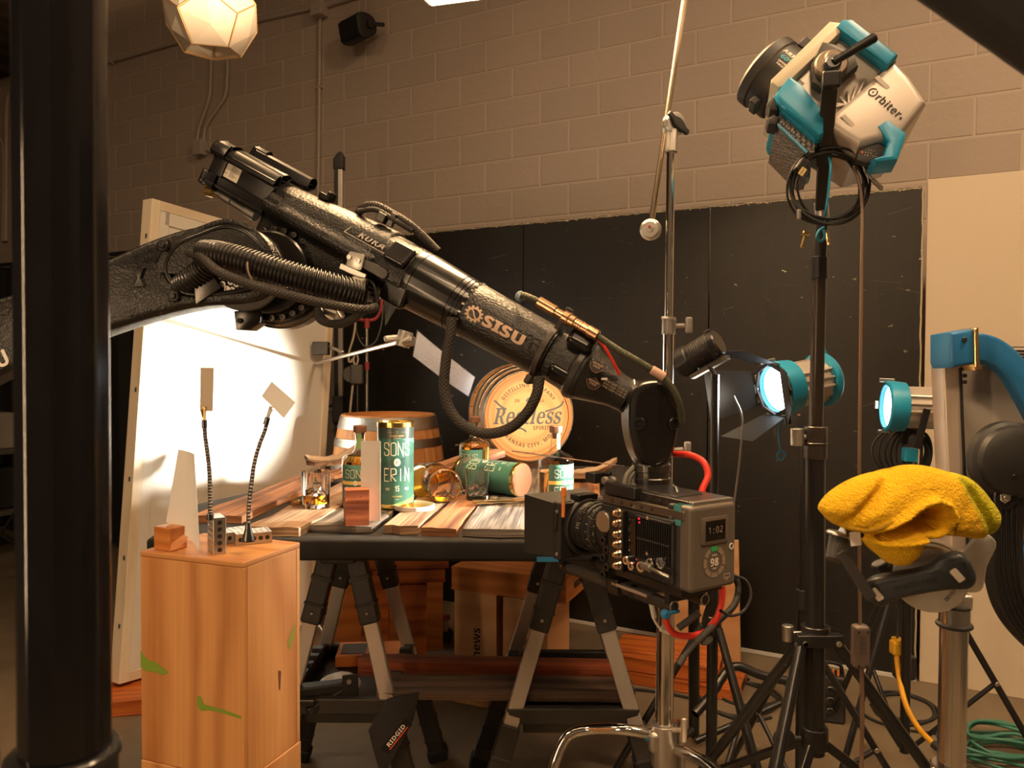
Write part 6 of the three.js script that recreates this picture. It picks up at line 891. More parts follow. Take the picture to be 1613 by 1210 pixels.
// ---------------------------------------------------------------- large teal and silver lamp on its black stand
{
  const d = 1.8, stand = thing('lamp_stand', 'black steel tripod stand carrying the large teal and silver lamp', 'light stand', at(1283, 1100, 1.85).setY(0)), p = rel(stand), D = 1.85;
  part(stand, 'lower_tube', bar(p(1283, 1188, D), p(1284, 715, D), 0.0235, 0.0235, 24), M.blackMetal); part(stand, 'middle_tube', bar(p(1284, 720, D), p(1291, 420, D), 0.0165, 0.0165, 24), mat('worn black tube', lin(0.05, 0.04, 0.033), 0.3, 0.5)); part(stand, 'upper_tube', bar(p(1291, 430, D), p(1296, 330, D), 0.0135, 0.0135, 20), M.blackMetal);
  part(stand, 'clamp_collar', merge(bar(p(1284, 723, D), p(1285, 672, D), 0.027), bar(p(1284, 700, D), p(1284, 697, D), 0.029)), mat('worn grey collar', lin(0.10, 0.09, 0.08), 0.35, 0.8)); part(stand, 'tube_collar', merge(bar(p(1290, 440, D), p(1291, 405, D), 0.02)), M.blackMetal); part(stand, 'clamp_knob', merge(bar(p(1284, 690, D), p(1258, 688, D), 0.008), bar(p(1256, 675, D), p(1256, 702, D), 0.016)), M.castAlu);
  part(stand, 'leg_hub', merge(bar(p(1284, 1015, D), p(1284, 985, D), 0.034), box(0.11, 0.03, 0.03, 0.004, p(1284, 1000, D).x + 0.0, p(1284, 1003, D).y, 0.02)), M.blackMetal); part(stand, 'hub_knob', merge(bar(p(1262, 998, D), p(1244, 998, D), 0.006), bar(p(1241, 985, D), p(1241, 1010, D), 0.014)), M.steel); part(stand, 'lower_hub', merge(bar(p(1283, 1178, D), p(1283, 1145, D), 0.032)), M.blackMetal); part(stand, 'lower_hub_knob', merge(bar(p(1262, 1163, D), p(1240, 1164, D), 0.006), zx(disc(0.026, 0.012, 0.003)).translate(...p(1235, 1164, D).toArray())), M.blackPlastic);
  const hub = p(1284, 1005, D), low = p(1283, 1160, D), feet = [[p(1090, 1230, D - 0.25), M.blackMetal], [V(0.62, 0.03, 0.12), M.blackMetal], [V(-0.30, 0.11, -0.42), M.blackMetal]];
  feet[0][0] = V(-0.42, 0.03, 0.52); feet.forEach(([f, m], i) => { const h = hub.clone().add(V(Math.sign(f.x) * 0.04, 0, 0.02)), mid = h.clone().lerp(f, i === 0 ? 0.75 : 0.68), leg = part(stand, 'leg', bar(h, f, 0.0135, 0.0135, 16), m); part(leg, 'brace', sqbar(low.clone(), mid, 0.022, 0.014, 0.003), M.blackMetal); part(leg, 'rivet', mv(zx(disc(0.007, 0.03, 0.001, 12)), h.x, h.y, h.z + 0.01), M.steel); if (i === 2) { part(leg, 'caster_fork', merge(bar(f.clone().add(V(0, 0.02, 0)), f.clone().add(V(0, -0.03, 0)), 0.016), box(0.03, 0.06, 0.036, 0.006, f.x, f.y - 0.045, f.z)), M.steel); part(leg, 'caster_wheel', merge(zx(disc(0.045, 0.03, 0.008))).rotateY(0.5).translate(f.x - 0.012, 0.046, f.z), mat('brown wheel', lin(0.09, 0.06, 0.045), 0.5)); } else part(leg, 'foot', bar(h.clone().lerp(f, 0.96), f, 0.018), M.blackRubber); });

  const O = thing('studio_lamp', 'large silver and teal studio lamp tilted up on the black stand', 'studio lamp'), aim = V(-0.01, 3.01, -2.2), c = at(1333, 148, d); basis(O, c, aim.clone().sub(c), V(-0.65, -0.76, 0)); O.updateMatrixWorld(true);
  const zf = 0.105, P2 = (x, y, z = zf) => { const q = pick(O, x, y, 'z', z); return [q.x, q.y]; }, sh = (pts, z = zf) => pts.map(([x, y]) => P2(x, y, z)), Z = (g, z) => { g.translate(0, 0, z); return g; };
  const silver = mat('silver lamp shell', lin(0.55, 0.50, 0.45), 0.42, 0.35), cream = mat('cream bezel', lin(0.74, 0.66, 0.50), 0.5), teal = mat('teal lamp shell', lin(0.010, 0.26, 0.46), 0.4);
  const bodyPts = [[1311, 52], [1338, 60], [1394, 108], [1322, 178], [1290, 196], [1232, 138]], rearPts = [[1408, 98], [1432, 122], [1459, 163], [1421, 213], [1352, 232], [1296, 196], [1392, 110]];
  part(O, 'body', ext(sh(bodyPts), 0.20, 0.012), silver); part(O, 'rear_housing', ext(sh(rearPts), 0.23, 0.016, [], 3), silver);
  part(O, 'front_bezel', ext(sh([[1305, 40], [1322, 42], [1330, 52], [1236, 142], [1225, 146], [1213, 137], [1214, 130]]), 0.25, 0.01), cream);
  for (const z of [zf + 0.012, -zf - 0.012]) { part(O, 'corner_guard', Z(ext(sh([[1314, 52], [1325, 40], [1340, 40], [1411, 95], [1396, 112], [1391, 111]]), 0.05, 0.008), z - Math.sign(z) * 0.012), teal); part(O, 'corner_guard', Z(ext(sh([[1242, 128], [1262, 142], [1297, 186], [1295, 218], [1288, 222], [1222, 168], [1219, 158]]), 0.05, 0.008), z - Math.sign(z) * 0.012), teal); }
  part(O, 'guard_bar', ext(sh([[1225, 150], [1290, 215], [1284, 226], [1219, 168]]), 0.22, 0.008), teal); part(O, 'guard_bar', ext(sh([[1326, 40], [1344, 42], [1412, 96], [1404, 104], [1336, 54]]), 0.22, 0.008), teal);
  const ribs = []; for (let i = 0; i < 12; i++) { const k = i / 11, a = [1229 + 52 * k, 150 + 47 * k], b = [1236 + 50 * k, 166 + 46 * k]; const A = P2(...a), Bq = P2(...b); ribs.push(sqbar(V(A[0], A[1], 0.128), V(Bq[0], Bq[1], 0.128), 0.0035, 0.003, 0.001)); } for (const g of ribs) part(O, 'grip_rib', g, teal);
  const fin = []; for (let i = 0; i < 6; i++) { const k = i / 5, a = P2(1342 + 22 * k - 30, 112 + 28 * k + 30), b = P2(1378 - 10 * k, 118 + 16 * k); fin.push(sqbar(V(...P2(1330 + 4 * i, 190 - 6 * i), 0.102), V(...P2(1384 - 14 * i - 20, 112 + 10 * i + 10), 0.102), 0.005, 0.006, 0.001)); } for (const g of fin) part(O, 'cooling_rib', g, silver);
  for (const [a, b] of [[[1378, 126], [1410, 154]], [[1325, 186], [1354, 212]]]) { const A = P2(...a), B = P2(...b); part(O, 'moulded_wedge', sqbar(V(A[0], A[1], 0.116), V(B[0], B[1], 0.108), 0.012, 0.008, 0.002), silver); }
  // lettering along the rear housing
  const la = P2(1368, 146), lb = P2(1420, 190), ang = Math.atan2(lb[1] - la[1], lb[0] - la[0]), lw = Math.hypot(lb[0] - la[0], lb[1] - la[1]) * 1.05;
  decal(O, 'lamp_lettering', lw, lw * 0.3, (x, w, h) => { x.fillStyle = x.strokeStyle = '#16100e'; x.lineWidth = w * 0.028; x.beginPath(); x.arc(w * 0.115, h * 0.46, w * 0.085, -1.1, 4.9); x.stroke(); x.beginPath(); x.arc(w * 0.115, h * 0.46, w * 0.02, 0, 7); x.fill(); x.save(); x.translate(w * 0.23, h * 0.74); x.scale(1.02, 1); x.font = 'bold ' + h * 0.78 + 'px sans-serif'; x.scale(w * 0.66 / x.measureText('rbiter').width, 1); x.fillText('rbiter', 0, 0); x.restore(); x.beginPath(); x.arc(w * 0.95, h * 0.6, w * 0.014, 0, 7); x.stroke(); }, [(la[0] + lb[0]) / 2, (la[1] + lb[1]) / 2, 0.1162], [0, 0, ang], 768);
  { const q = P2(1259, 130); decal(O, 'small_code_plate', 0.016, 0.016, (x, w, h) => { x.fillStyle = '#cfc3b2'; x.fillRect(0, 0, w, h); x.strokeStyle = '#8a7d6c'; x.lineWidth = w * 0.08; x.strokeRect(w * 0.1, h * 0.1, w * 0.8, h * 0.8); }, [q[0], q[1], 0.1012], [0, 0, ang], 64); }
  part(O, 'lower_grille', Z(ext(sh([[1226, 180], [1237, 178], [1286, 222], [1284, 238], [1270, 240], [1222, 192]]), 0.2, 0.004), 0), mat('dark mesh', lin(0.18, 0.17, 0.16), 0.5, 0.6, { bumpMap: tex(64, 64, (u, v) => (Math.sin(u * 50) * Math.sin(v * 50) > 0 ? 255 : 0), false, [8, 8]), bumpScale: 0.003 })); part(O, 'grille_edge', merge(...[[[1224, 194], [1272, 240]], [[1232, 176], [1288, 224]]].map(([a, b]) => sqbar(V(...P2(...a), 0.102), V(...P2(...b), 0.102), 0.006, 0.006, 0.001))), teal);
  part(O, 'corner_bumper', merge(Z(ext(sh([[1207, 166], [1216, 154], [1228, 164], [1224, 178], [1212, 176]]), 0.05, 0.006), 0.09), Z(ext(sh([[1207, 190], [1218, 182], [1228, 188], [1222, 200], [1210, 198]]), 0.05, 0.006), 0.09)), M.blackPlastic);
  part(O, 'rear_handle', Z(ext(sh([[1380, 203], [1396, 192], [1426, 214], [1424, 222], [1412, 256], [1378, 260], [1372, 254], [1390, 248], [1396, 228]]), 0.07, 0.008), 0.085), teal);
  part(O, 'control_panel', Z(ext(sh([[1352, 236], [1382, 222], [1398, 230], [1392, 246], [1366, 256], [1350, 250]]), 0.02, 0.003), 0.09), M.blackPlastic); decal(O, 'control_buttons', 0.04, 0.022, (x, w, h) => { x.fillStyle = '#b9a08c'; for (let i = 0; i < 5; i++) for (let j = 0; j < 3; j++) if ((i + j) % 4) x.fillRect(w * (0.28 + i * 0.14), h * (0.15 + j * 0.28), w * 0.05, h * 0.08); x.fillStyle = '#e06a20'; x.beginPath(); x.arc(w * 0.12, h * 0.5, w * 0.07, 0, 7); x.fill(); }, [...P2(1370, 240), 0.1012], [0, 0, ang + 0.6], 256);
  // lens unit
  const bezelX = P2(1266, 92)[0]; const lensY = P2(1232, 88)[1];
  part(O, 'lens_unit', xx(lathe([[0, 0], [0.082, 0], [0.085, 0.006], [0.085, 0.05], [0.089, 0.054], [0.089, 0.075], [0.083, 0.082], [0.074, 0.082], [0.068, 0.06], [0, 0.06]], 48, 0.4)), M.blackPlastic, [bezelX + 0.01, lensY, 0]); part(O, 'lens_latch', box(0.02, 0.03, 0.05, 0.004, bezelX + 0.05, lensY - 0.09, 0.02), M.blackPlastic); part(O, 'lens_latch', box(0.02, 0.02, 0.05, 0.004, bezelX + 0.03, lensY + 0.088, 0.02), M.blackPlastic);
  part(O, 'lens_glass', xx(disc(0.068, 0.006, 0.001, 40)), mat('glowing lamp lens', lin(0.8, 0.75, 0.65), 0.3, 0, { emissive: WARM, emissiveIntensity: 4 }), [bezelX + 0.074, lensY, 0]);
  { const g = new THREE.CylinderGeometry(0.0857, 0.0857, 0.05, 20, 1, true, -0.35, 0.9); g.rotateZ(-Math.PI / 2); const t2 = canvasTex(512, 256, (x, w, h) => { x.clearRect(0, 0, w, h); x.save(); x.translate(w / 2, h / 2); x.rotate(Math.PI / 2); x.textAlign = 'center'; x.fillStyle = '#e6ded0'; x.font = 'bold 96px sans-serif'; x.fillText('ARRI', 0, -90); x.fillStyle = '#3fa9bd'; x.font = 'bold 100px sans-serif'; x.fillText('60°', 0, 20); x.fillStyle = '#e6ded0'; x.font = 'bold 44px sans-serif'; x.fillText('OPEN', 0, 84); x.fillText('FACE', 0, 132); x.restore(); }); part(O, 'lens_lettering', g, decalMat('lens lettering', t2, { side: THREE.DoubleSide }), [bezelX + 0.036, lensY, 0]); }
  // yoke, hub and lever on the near side (kept upright)
  const yk = (x, y, dd) => local(O, at(x, y, dd));
  part(O, 'yoke_arm', merge(sqbar(yk(1309, 112, 1.62), yk(1297, 262, 1.74), 0.032, 0.012, 0.003), sqbar(yk(1309, 140, 1.615), yk(1310, 112, 1.615), 0.038, 0.02, 0.006), sqbar(yk(1297, 255, 1.74), yk(1293, 330, 1.83), 0.026, 0.012, 0.003)), M.blackMetal);
  part(O, 'yoke_plate', Z(ext(sh([[1276, 108], [1294, 72], [1312, 76], [1344, 92], [1350, 110], [1322, 132], [1292, 146], [1278, 136]], 0.115), 0.03, 0.006), 0.118), mat('grey brown yoke plate', lin(0.03, 0.027, 0.024), 0.5)); part(O, 'yoke_hub', Z(merge(mv(zx(disc(0.035, 0.02, 0.004)), 0, 0, 0), mv(zx(disc(0.018, 0.03, 0.004)), 0, 0, 0.02)), 0.14).translate(...P2(1309, 103, 0.14), 0), mat('bronze hub', lin(0.16, 0.12, 0.085), 0.45, 0.5));
  part(O, 'tilt_lever', merge(bar(yk(1312, 98, 1.62), yk(1378, 59, 1.62), 0.0085, 0.0105), mv(zx(disc(0.017, 0.02, 0.003)), ...yk(1312, 100, 1.63).toArray())), M.blackMetal);
  part(O, 'stand_spigot', bar(yk(1293, 318, 1.84), yk(1295, 345, 1.85), 0.017), M.steel);
  const s = new THREE.SpotLight(WARM, POWER.orbiter, 0, 33 * D2R, 0.5, 2); s.shadow.radius = 3.2; s.position.set(bezelX + 0.10, lensY, 0); s.target.position.set(bezelX + 1.1, lensY, 0); s.name = 'studio_lamp_light'; O.add(s, s.target);

  // hung cable coil with lanyard
  const C = thing('cable_coil', 'coil of black cable hung on the lamp stand with a blue lanyard', 'cable', at(1305, 290, 1.72)), k = rel(C), loops = []; for (let i = 0; i < 8; i++) { const rx = 0.083 + 0.009 * Math.sin(i * 2.1), ry = 0.079 + 0.008 * Math.cos(i * 1.7), ph = i * 0.8, pts = []; for (let j = 0; j < 28; j++) { const a = j / 28 * Math.PI * 2; pts.push(V(Math.cos(a) * rx + 0.003 * Math.sin(i), Math.sin(a) * ry - 0.004 * i * 0.3, 0.012 * Math.sin(a * 2 + ph) + (i - 4) * 0.003)); } loops.push(tube(pts, 0.0027, 90, 8, true)); } part(C, 'cable_loops', merge(loops), M.blackRubber);
  part(C, 'plug', merge(bar(k(1374, 283, 1.70), k(1390, 298, 1.70), 0.005), bar(k(1258, 330, 1.70), k(1258, 345, 1.70), 0.005), tube([k(1364, 270, 1.71), k(1370, 278, 1.70), k(1376, 285, 1.70)], 0.003)), M.steel); part(C, 'strap', box(0.022, 0.03, 0.03, 0.004), M.blackPlastic, k(1262, 262, 1.70), [0, 0, -0.6]); decal(C, 'strap_tag', 0.012, 0.018, (x, w, h) => { x.fillStyle = '#e4c98e'; x.fillRect(0, 0, w, h); x.fillStyle = '#3a2c18'; for (let i = 0; i < 5; i++) x.fillRect(w * 0.3, h * (0.15 + i * 0.16), w * 0.4, h * 0.07); }, k(1264, 270, 1.68), [0, 0, -0.6], 64);
  part(C, 'blue_lanyard', merge(tube([k(1306, 247, 1.715), k(1308, 262, 1.69), k(1305, 300, 1.69), k(1301, 332, 1.70), k(1298, 352, 1.75)], 0.0028, 40), tube([k(1298, 358, 1.78), k(1290, 364, 1.78), k(1287, 374, 1.78), k(1293, 380, 1.78), k(1299, 373, 1.78), k(1297, 362, 1.78)], 0.003, 30)), M.teal);
  part(C, 'clip_pin', merge(bar(k(1270, 366, 1.8), k(1263, 390, 1.8), 0.004), bar(k(1264, 367, 1.8), k(1274, 369, 1.8), 0.006)), M.brass); part(C, 'clip_pin', bar(k(1301, 362, 1.8), k(1306, 386, 1.8), 0.004), M.brass);
  // cable falling to the floor with an inline box
  const q = thing('lamp_power_cable', 'thin brown power cable with an inline box hanging to the floor', 'cable', at(1355, 1018, 1.62)), z = rel(q); part(q, 'cord', merge(tube([z(1345, 262, 1.70), z(1356, 300, 1.68), z(1357, 420, 1.64), z(1354, 700, 1.62), z(1354, 900, 1.62), z(1355, 990, 1.62)], 0.0035, 60), tube([z(1357, 1050, 1.62), z(1358, 1120, 1.62), z(1357, 1200, 1.62), z(1358, 1300, 1.60), z(1368, 1560, 1.62).setY(0.006 - q.position.y + 0), z(1420, 1560, 1.5).setY(0.006 - q.position.y)], 0.0048, 60)), mat('brown cord', lin(0.14, 0.085, 0.055), 0.5));
  part(q, 'inline_box', sbox(0.034, 0.092, 0.028, 0.008), mat('brown grey box', lin(0.10, 0.075, 0.06), 0.45)); decal(q, 'box_lettering', 0.055, 0.018, (x, w, h) => { x.fillStyle = '#4a3a30'; x.font = 'bold ' + h + 'px sans-serif'; x.fillText('ARRI', 0, h * 0.9, w); }, [0, 0, 0.0145], [0, 0, -Math.PI / 2], 128); part(q, 'screw', merge(...[[-0.01, 0.035], [0.01, 0.035], [-0.008, -0.037], [0.008, -0.037]].map(([x, y]) => mv(zx(disc(0.0025, 0.002, 0.0004, 10)), x, y, 0.0145))), M.blackSatin);
}
// ---------------------------------------------------------------- fresnel lamps (own x looks out of the lens)
function fresnel(label, place, aim, power, cone, blend, barn, size = 1, spotAim) {
  const t = thing('fresnel_lamp', label, 'fresnel lamp'), R = 0.078 * size, L = 0.165 * size; basis(t, place, aim.clone().sub(place), V(0, 1, 0));
  const silver = mat('fresnel silver', lin(0.58, 0.52, 0.46), 0.4, 0.5);
  const bd = part(t, 'body', xx(lathe([[0, -L], [R * 0.9, -L], [R * 0.94, -L + 0.005], [R * 0.94, -0.02], [R * 0.9, -0.012], [0, -0.012]], 10, 0.2)), silver);
  for (const a of [-0.55, -0.2, 0.2, 0.5, 2.6, 2.95, 3.3]) part(bd, 'cooling_rib', mv(box(L * 0.8, 0.006, 0.012, 0.001), -L * 0.55, Math.sin(a) * R * 0.95, Math.cos(a) * R * 0.95, -a, 0, 0), silver);
  for (const s of [1, -1]) part(bd, 'vent_slot', mv(box(L * 0.66, s > 0 ? 0.010 : 0.016, 0.004, 0.001), -L * 0.55, s * R * 0.72, R * 0.62, -s * 0.75, 0, 0), mat('bright vent strip', lin(0.75, 0.78, 0.85), 0.3, 0.3));
  part(t, 'front_ring', xx(lathe([[R * 0.9, -0.05], [R * 1.06, -0.045], [R * 1.1, -0.01], [R * 1.1, 0.012], [R * 1.02, 0.016], [R * 0.93, 0.016], [R * 0.93, -0.005]], 44, 0.4)), M.teal);
  part(t, 'rear_ring', merge(xx(lathe([[0, -L - 0.022], [R * 0.98, -L - 0.02], [R * 1.1, -L - 0.008], [R * 1.1, -L + 0.012], [R * 0.9, -L + 0.014]], 36, 0.4)), mv(ext([[-0.02, 0], [0.018, 0], [0.006, 0.035], [-0.004, 0.035]], 0.03, 0.003), -L - 0.004, R * 1.02, 0)), M.teal);
  const rings = [[0, 0.006]]; for (let i = 1; i <= 9; i++) rings.push([R * 0.92 * i / 9.5, 0.006 - 0.0006 * i], [R * 0.92 * (i + 0.12) / 9.5, 0.0075 - 0.0006 * i]); part(t, 'lamp_lens', xx(lathe(rings, 44, 0.3)), mat('glowing lamp lens', lin(0.9, 0.92, 0.95), 0.2, 0, { emissive: lin(0.92, 0.98, 1.0), emissiveIntensity: 5 }));
  for (const g of [box(0.05, 0.014, 0.01, 0.002, 0.01, R * 1.12, 0.02), box(0.04, 0.01, 0.012, 0.002, 0.012, -R * 1.12, 0.02), box(0.03, 0.03, 0.008, 0.002, 0.014, 0, R * 1.08)]) part(t, 'filter_clip', g, M.steel);
  part(t, 'yoke', merge(sqbar(V(-L * 0.55, 0.0, R * 1.06), V(-L * 0.42, -R * 1.7, R * 0.9), 0.024, 0.006, 0.002), mv(zx(disc(0.016, 0.012, 0.002)), -L * 0.55, 0, R * 1.08), sqbar(V(-L * 0.55, 0.0, -R * 1.06), V(-L * 0.42, -R * 1.7, -R * 0.9), 0.024, 0.006, 0.002), sqbar(V(-L * 0.42, -R * 1.7, R * 0.95), V(-L * 0.42, -R * 1.7, -R * 0.95), 0.024, 0.006, 0.002)), M.blackMetal);
  part(t, 'spigot_clamp', merge(box(0.045, 0.05, 0.045, 0.005, -L * 0.42, -R * 1.7 - 0.03, 0), mv(zx(disc(0.012, 0.012, 0.002)), -L * 0.42, -R * 1.7 - 0.035, 0.028)), M.teal); part(t, 'focus_knob', xx(disc(0.012, 0.02, 0.003)), M.blackPlastic, [-L - 0.025, -R * 0.6, R * 0.3]);
  decal(t, 'maker_lettering', 0.06, 0.018, (x, w, h) => { x.fillStyle = '#191412'; x.font = 'bold ' + h + 'px sans-serif'; x.textAlign = 'center'; x.fillText('ARRI', w / 2, h * 0.88, w * 0.9); }, [-L * 0.55, -R * 0.32, R * 0.955], [0.3, 0, 0], 128);
  if (barn) {
    const leaf = mat('black barn door', lin(0.022, 0.021, 0.020), 0.55), f = 0.02; const mk = (pts) => ext(pts, 0.0016, 0.0004, [], 1); const rg = part(t, 'barn_door_ring', xx(lathe([[R * 1.02, 0.014], [R * 1.16, 0.016], [R * 1.16, 0.024], [R * 1.0, 0.026], [R * 1.0, 0.016]], 8, 0.2)), leaf);
    const W2 = R * 1.15, D2 = 0.16 * size;
    const put = (g, rx) => { g.rotateY(Math.PI / 2); g.rotateX(rx); g.translate(f, 0, 0); return g; };
    for (const [a, open, len] of [[0, 0.42, D2], [Math.PI, 0.30, D2], [Math.PI / 2, 0.44, D2], [-Math.PI / 2, 0.8, D2 * 0.8]]) {   // each leaf is hinged on the ring and swings out
      const g = mk([[0, -W2 * 0.62], [len, -W2 * 0.95], [len, W2 * 0.95], [0, W2 * 0.62]]); g.rotateX(Math.PI / 2); g.rotateZ(open); g.translate(f, R * 1.02, 0); g.rotateX(a); const l = part(t, 'barn_door_leaf', g, leaf); part(l, 'hinge', bar(V(f, R * 1.03, -W2 * 0.5), V(f, R * 1.03, W2 * 0.5), 0.004).rotateX(a), M.steel);
    }
    part(t, 'safety_lanyard', merge(tube([V(-0.03, -R * 1.1, 0.03), V(-0.01, -R * 1.8, 0.04), V(-0.005, -R * 2.6, 0.04)], 0.0035), tube([V(-0.005, -R * 2.6, 0.04), V(-0.02, -R * 2.8, 0.04), V(-0.004, -R * 3.0, 0.04), V(0.01, -R * 2.8, 0.04), V(-0.004, -R * 2.62, 0.04)], 0.0035, 24)), M.blue);
  }
  const s = new THREE.SpotLight(TUNG, power, 0, cone, blend, 2); s.shadow.radius = 2.2; s.position.set(0.028, 0, 0); t.updateMatrixWorld(true); s.target.position.copy(t.worldToLocal((spotAim ?? aim).clone())); s.name = 'fresnel_light'; t.add(s, s.target);
  t.userData.foot = V(-L * 0.42, -R * 1.7 - 0.055, 0); const foot = t.localToWorld(t.userData.foot.clone()); delete t.userData.foot; return foot;
}
const fk = fresnel('lit fresnel lamp with black barn doors beside the lamp stand', at(1226, 612, 2.38), V(-0.75, 1.15, -1.90), POWER.keyFresnel, 34 * D2R, 0.8, true, 1.0, V(-0.8, 1.12, -2.28));
const fb = fresnel('lit fresnel lamp without barn doors in front of the cream board', at(1402, 640, 2.72), V(-1.50, 1.46, -3.30), POWER.boardFresnel, 11.5 * D2R, 1.0, false, 1.05, V(-1.50, 1.36, -3.78));
function lightStand(label, foot, top, hubY, spread, turn, extra) {
  const t = thing('lamp_stand', label, 'light stand', [foot.x, 0, foot.z]); part(t, 'lower_tube', bar(V(0, 0.12, 0), V(0, top * 0.62, 0), 0.0165), M.blackMetal); part(t, 'upper_tube', bar(V(0, top * 0.6, 0), V(0, top, 0), 0.012), M.blackMetal); part(t, 'clamp_collar', merge(bar(V(0, top * 0.58, 0), V(0, top * 0.63, 0), 0.021), bar(V(0, top * 0.605, 0), V(0.045, top * 0.605, 0.02), 0.006)), M.blackPlastic); part(t, 'leg_hub', merge(bar(V(0, hubY - 0.03, 0), V(0, hubY + 0.03, 0), 0.026)), M.blackMetal);
  tripod(t, 0, 0, hubY, 0.15, spread, [turn, turn + 2.094, turn + 4.189], 0.011); return t;
}
lightStand('black tripod stand holding the barn door lamp behind the large lamp stand', fk, fk.y, 0.62, 0.40, 2.3);
lightStand('black tripod stand holding the lamp before the cream board', fb, fb.y, 0.86, 0.5, 0.42);
{ // cable coil under the second fresnel
  const c = thing('cable_coil', 'coil of black cable hung under the lamp before the cream board', 'cable', at(1424, 712, 2.86)), l = []; for (let i = 0; i < 6; i++) { const pts = []; for (let j = 0; j < 24; j++) { const a = j / 24 * Math.PI * 2; pts.push(V(Math.cos(a) * (0.10 - 0.009 * i) - 0.012 * (2 - i), Math.sin(a) * (0.085 + 0.006 * Math.sin(i * 2)) , 0.02 + 0.004 * (i - 3) + 0.006 * Math.sin(a * 2 + i))); } l.push(tube(pts, 0.0045, 70, 8, true)); } part(c, 'cable_loops', merge(l), M.blackRubber); part(c, 'blue_tie', box(0.012, 0.04, 0.03, 0.003, -0.005, 0.078, 0.02), M.blue); const q = rel(c); part(c, 'lamp_lead', tube([q(1470, 652, 2.95), q(1482, 668, 2.92), q(1487, 690, 2.9), q(1482, 715, 2.88), q(1476, 740, 2.87), q(1455, 775, 2.87), q(1432, 790, 2.87)], 0.005), M.blackRubber);
}
{ // small LED spot on a slim black stand
  const a = at(1070, 574, 2.36), b = at(1133, 538, 2.28), t = thing('led_spot', 'small ribbed black spot lamp on a slim stand', 'spot lamp'); basis(t, b, a.clone().sub(b), V(0, 1, 0)); const L = a.distanceTo(b);
  const body = part(t, 'body', xx(lathe([[0, 0], [0.036, 0], [0.04, 0.004], [0.04, L - 0.045], [0.044, L - 0.04], [0.046, L - 0.004], [0.042, L], [0.036, L], [0.032, L - 0.012], [0, L - 0.012]], 36, 0.4)), M.blackMetal); part(body, 'cooling_fin', merge(...Array.from({ length: 9 }, (_, i) => mv(xx(ring(0.0425, 0.036, 0.003, 0.0006, 36)), 0.025 + i * 0.008, 0, 0))), M.blackSatin);
  part(t, 'side_rail', mv(box(L * 0.9, 0.014, 0.03, 0.002), L * 0.45, -0.052, 0.01), mat('grey rail', lin(0.16, 0.14, 0.12), 0.4, 0.6)); part(t, 'lamp_lens', xx(disc(0.032, 0.004, 0.001)), mat('glowing lamp lens', lin(0.8, 0.75, 0.65), 0.3, 0, { emissive: AMBER, emissiveIntensity: 3 }), [L - 0.006, 0, 0]); part(t, 'yoke', merge(bar(V(L * 0.42, -0.05, 0), V(L * 0.40, -0.085, 0), 0.007), bar(V(0.01, 0.045, 0), V(0.03, 0.045, 0), 0.005)), M.blackMetal);
  decal(t, 'gold_lettering', 0.05, 0.01, (x, w, h) => { x.fillStyle = '#c99a4a'; x.font = 'bold ' + h * 0.9 + 'px sans-serif'; x.fillText('SPOT LED', 2, h * 0.85); }, [L * 0.35, 0.012, 0.0425], [-0.25, 0, 0], 128);
  const tgt = at(836, 650, 3.9); const s = new THREE.SpotLight(AMBER, POWER.ledSpot, 0, 12 * D2R, 1, 2); s.shadow.radius = 1.5; s.position.set(L + 0.012, 0, 0); t.updateMatrixWorld(true); s.target.position.copy(t.worldToLocal(tgt.clone())); s.name = 'led_spot_light'; t.add(s, s.target);
  const f = t.localToWorld(V(L * 0.40, -0.085, 0)), st = lightStand('slim black stand holding the small spot lamp', f, f.y + 0.005, 0.72, 0.42, 1.2); part(st, 'lamp_lead', tube([V(0.05, f.y - 0.06, 0.02), V(0.075, f.y - 0.12, 0.02), V(0.07, f.y - 0.25, 0.02), V(0.05, f.y - 0.42, 0.02)], 0.003), M.greyPlastic);
}
{ // grey felt card on a grip arm
  const t = thing('grip_arm', 'steel grip arm with a knuckle reaching out beside the white flat', 'grip arm', at(640, 536, 3.0)), p = rel(t); part(t, 'rod', bar(p(480, 577, 4.55), p(636, 537, 3.02), 0.010, 0.010, 20), M.chrome);
  part(t, 'knuckle', merge(bar(p(633, 546, 3.0), p(640, 522, 3.0), 0.03), bar(p(636, 540, 2.99), p(652, 537, 2.97), 0.02)), M.castAlu); part(t, 'knuckle_knob', sbox(0.055, 0.026, 0.02, 0.009, 0, 0, 0, 2), M.castAlu, p(616, 533, 2.97), [0, 0.2, 0.12]);
  part(t, 'rod_bracket', merge(box(0.09, 0.075, 0.05, 0.006)), M.darkSteel, p(506, 549, 4.3)); part(t, 'short_pin', bar(p(517, 546, 4.3), p(541, 555, 4.2), 0.009), M.steel);
  const felt = mat('grey felt', lin(0.40, 0.43, 0.54), 0.95, 0, { bumpMap: tex(256, 256, (u, v) => 255 * fbm(u, v, 60, 60, 3, 2), false, [2, 2]), bumpScale: 0.003 });
  const c = thing('felt_card', 'grey felt card gripped by the steel arm before the barrel', 'card'), q = [[656, 521], [700, 556], [751, 594], [740, 626], [700, 600], [649, 562]].map(([x, y]) => [x, y]); facing(c, 700, 574, 2.95); c.rotateY(0.35); const m = pxm(700, 574, 2.95); part(c, 'felt', uvm(ext(q.map(m), 0.004, 0.001), 4), felt); part(c, 'stitched_edge', (() => { const pts = q.map(m).map(([x, y]) => V(x * 0.99, y * 0.99, 0.002)); return merge(...pts.map((a, i) => bar(a, pts[(i + 1) % pts.length], 0.0015, 0.0015, 6))); })(), mat('dark hem', lin(0.05, 0.05, 0.06), 0.9));
}
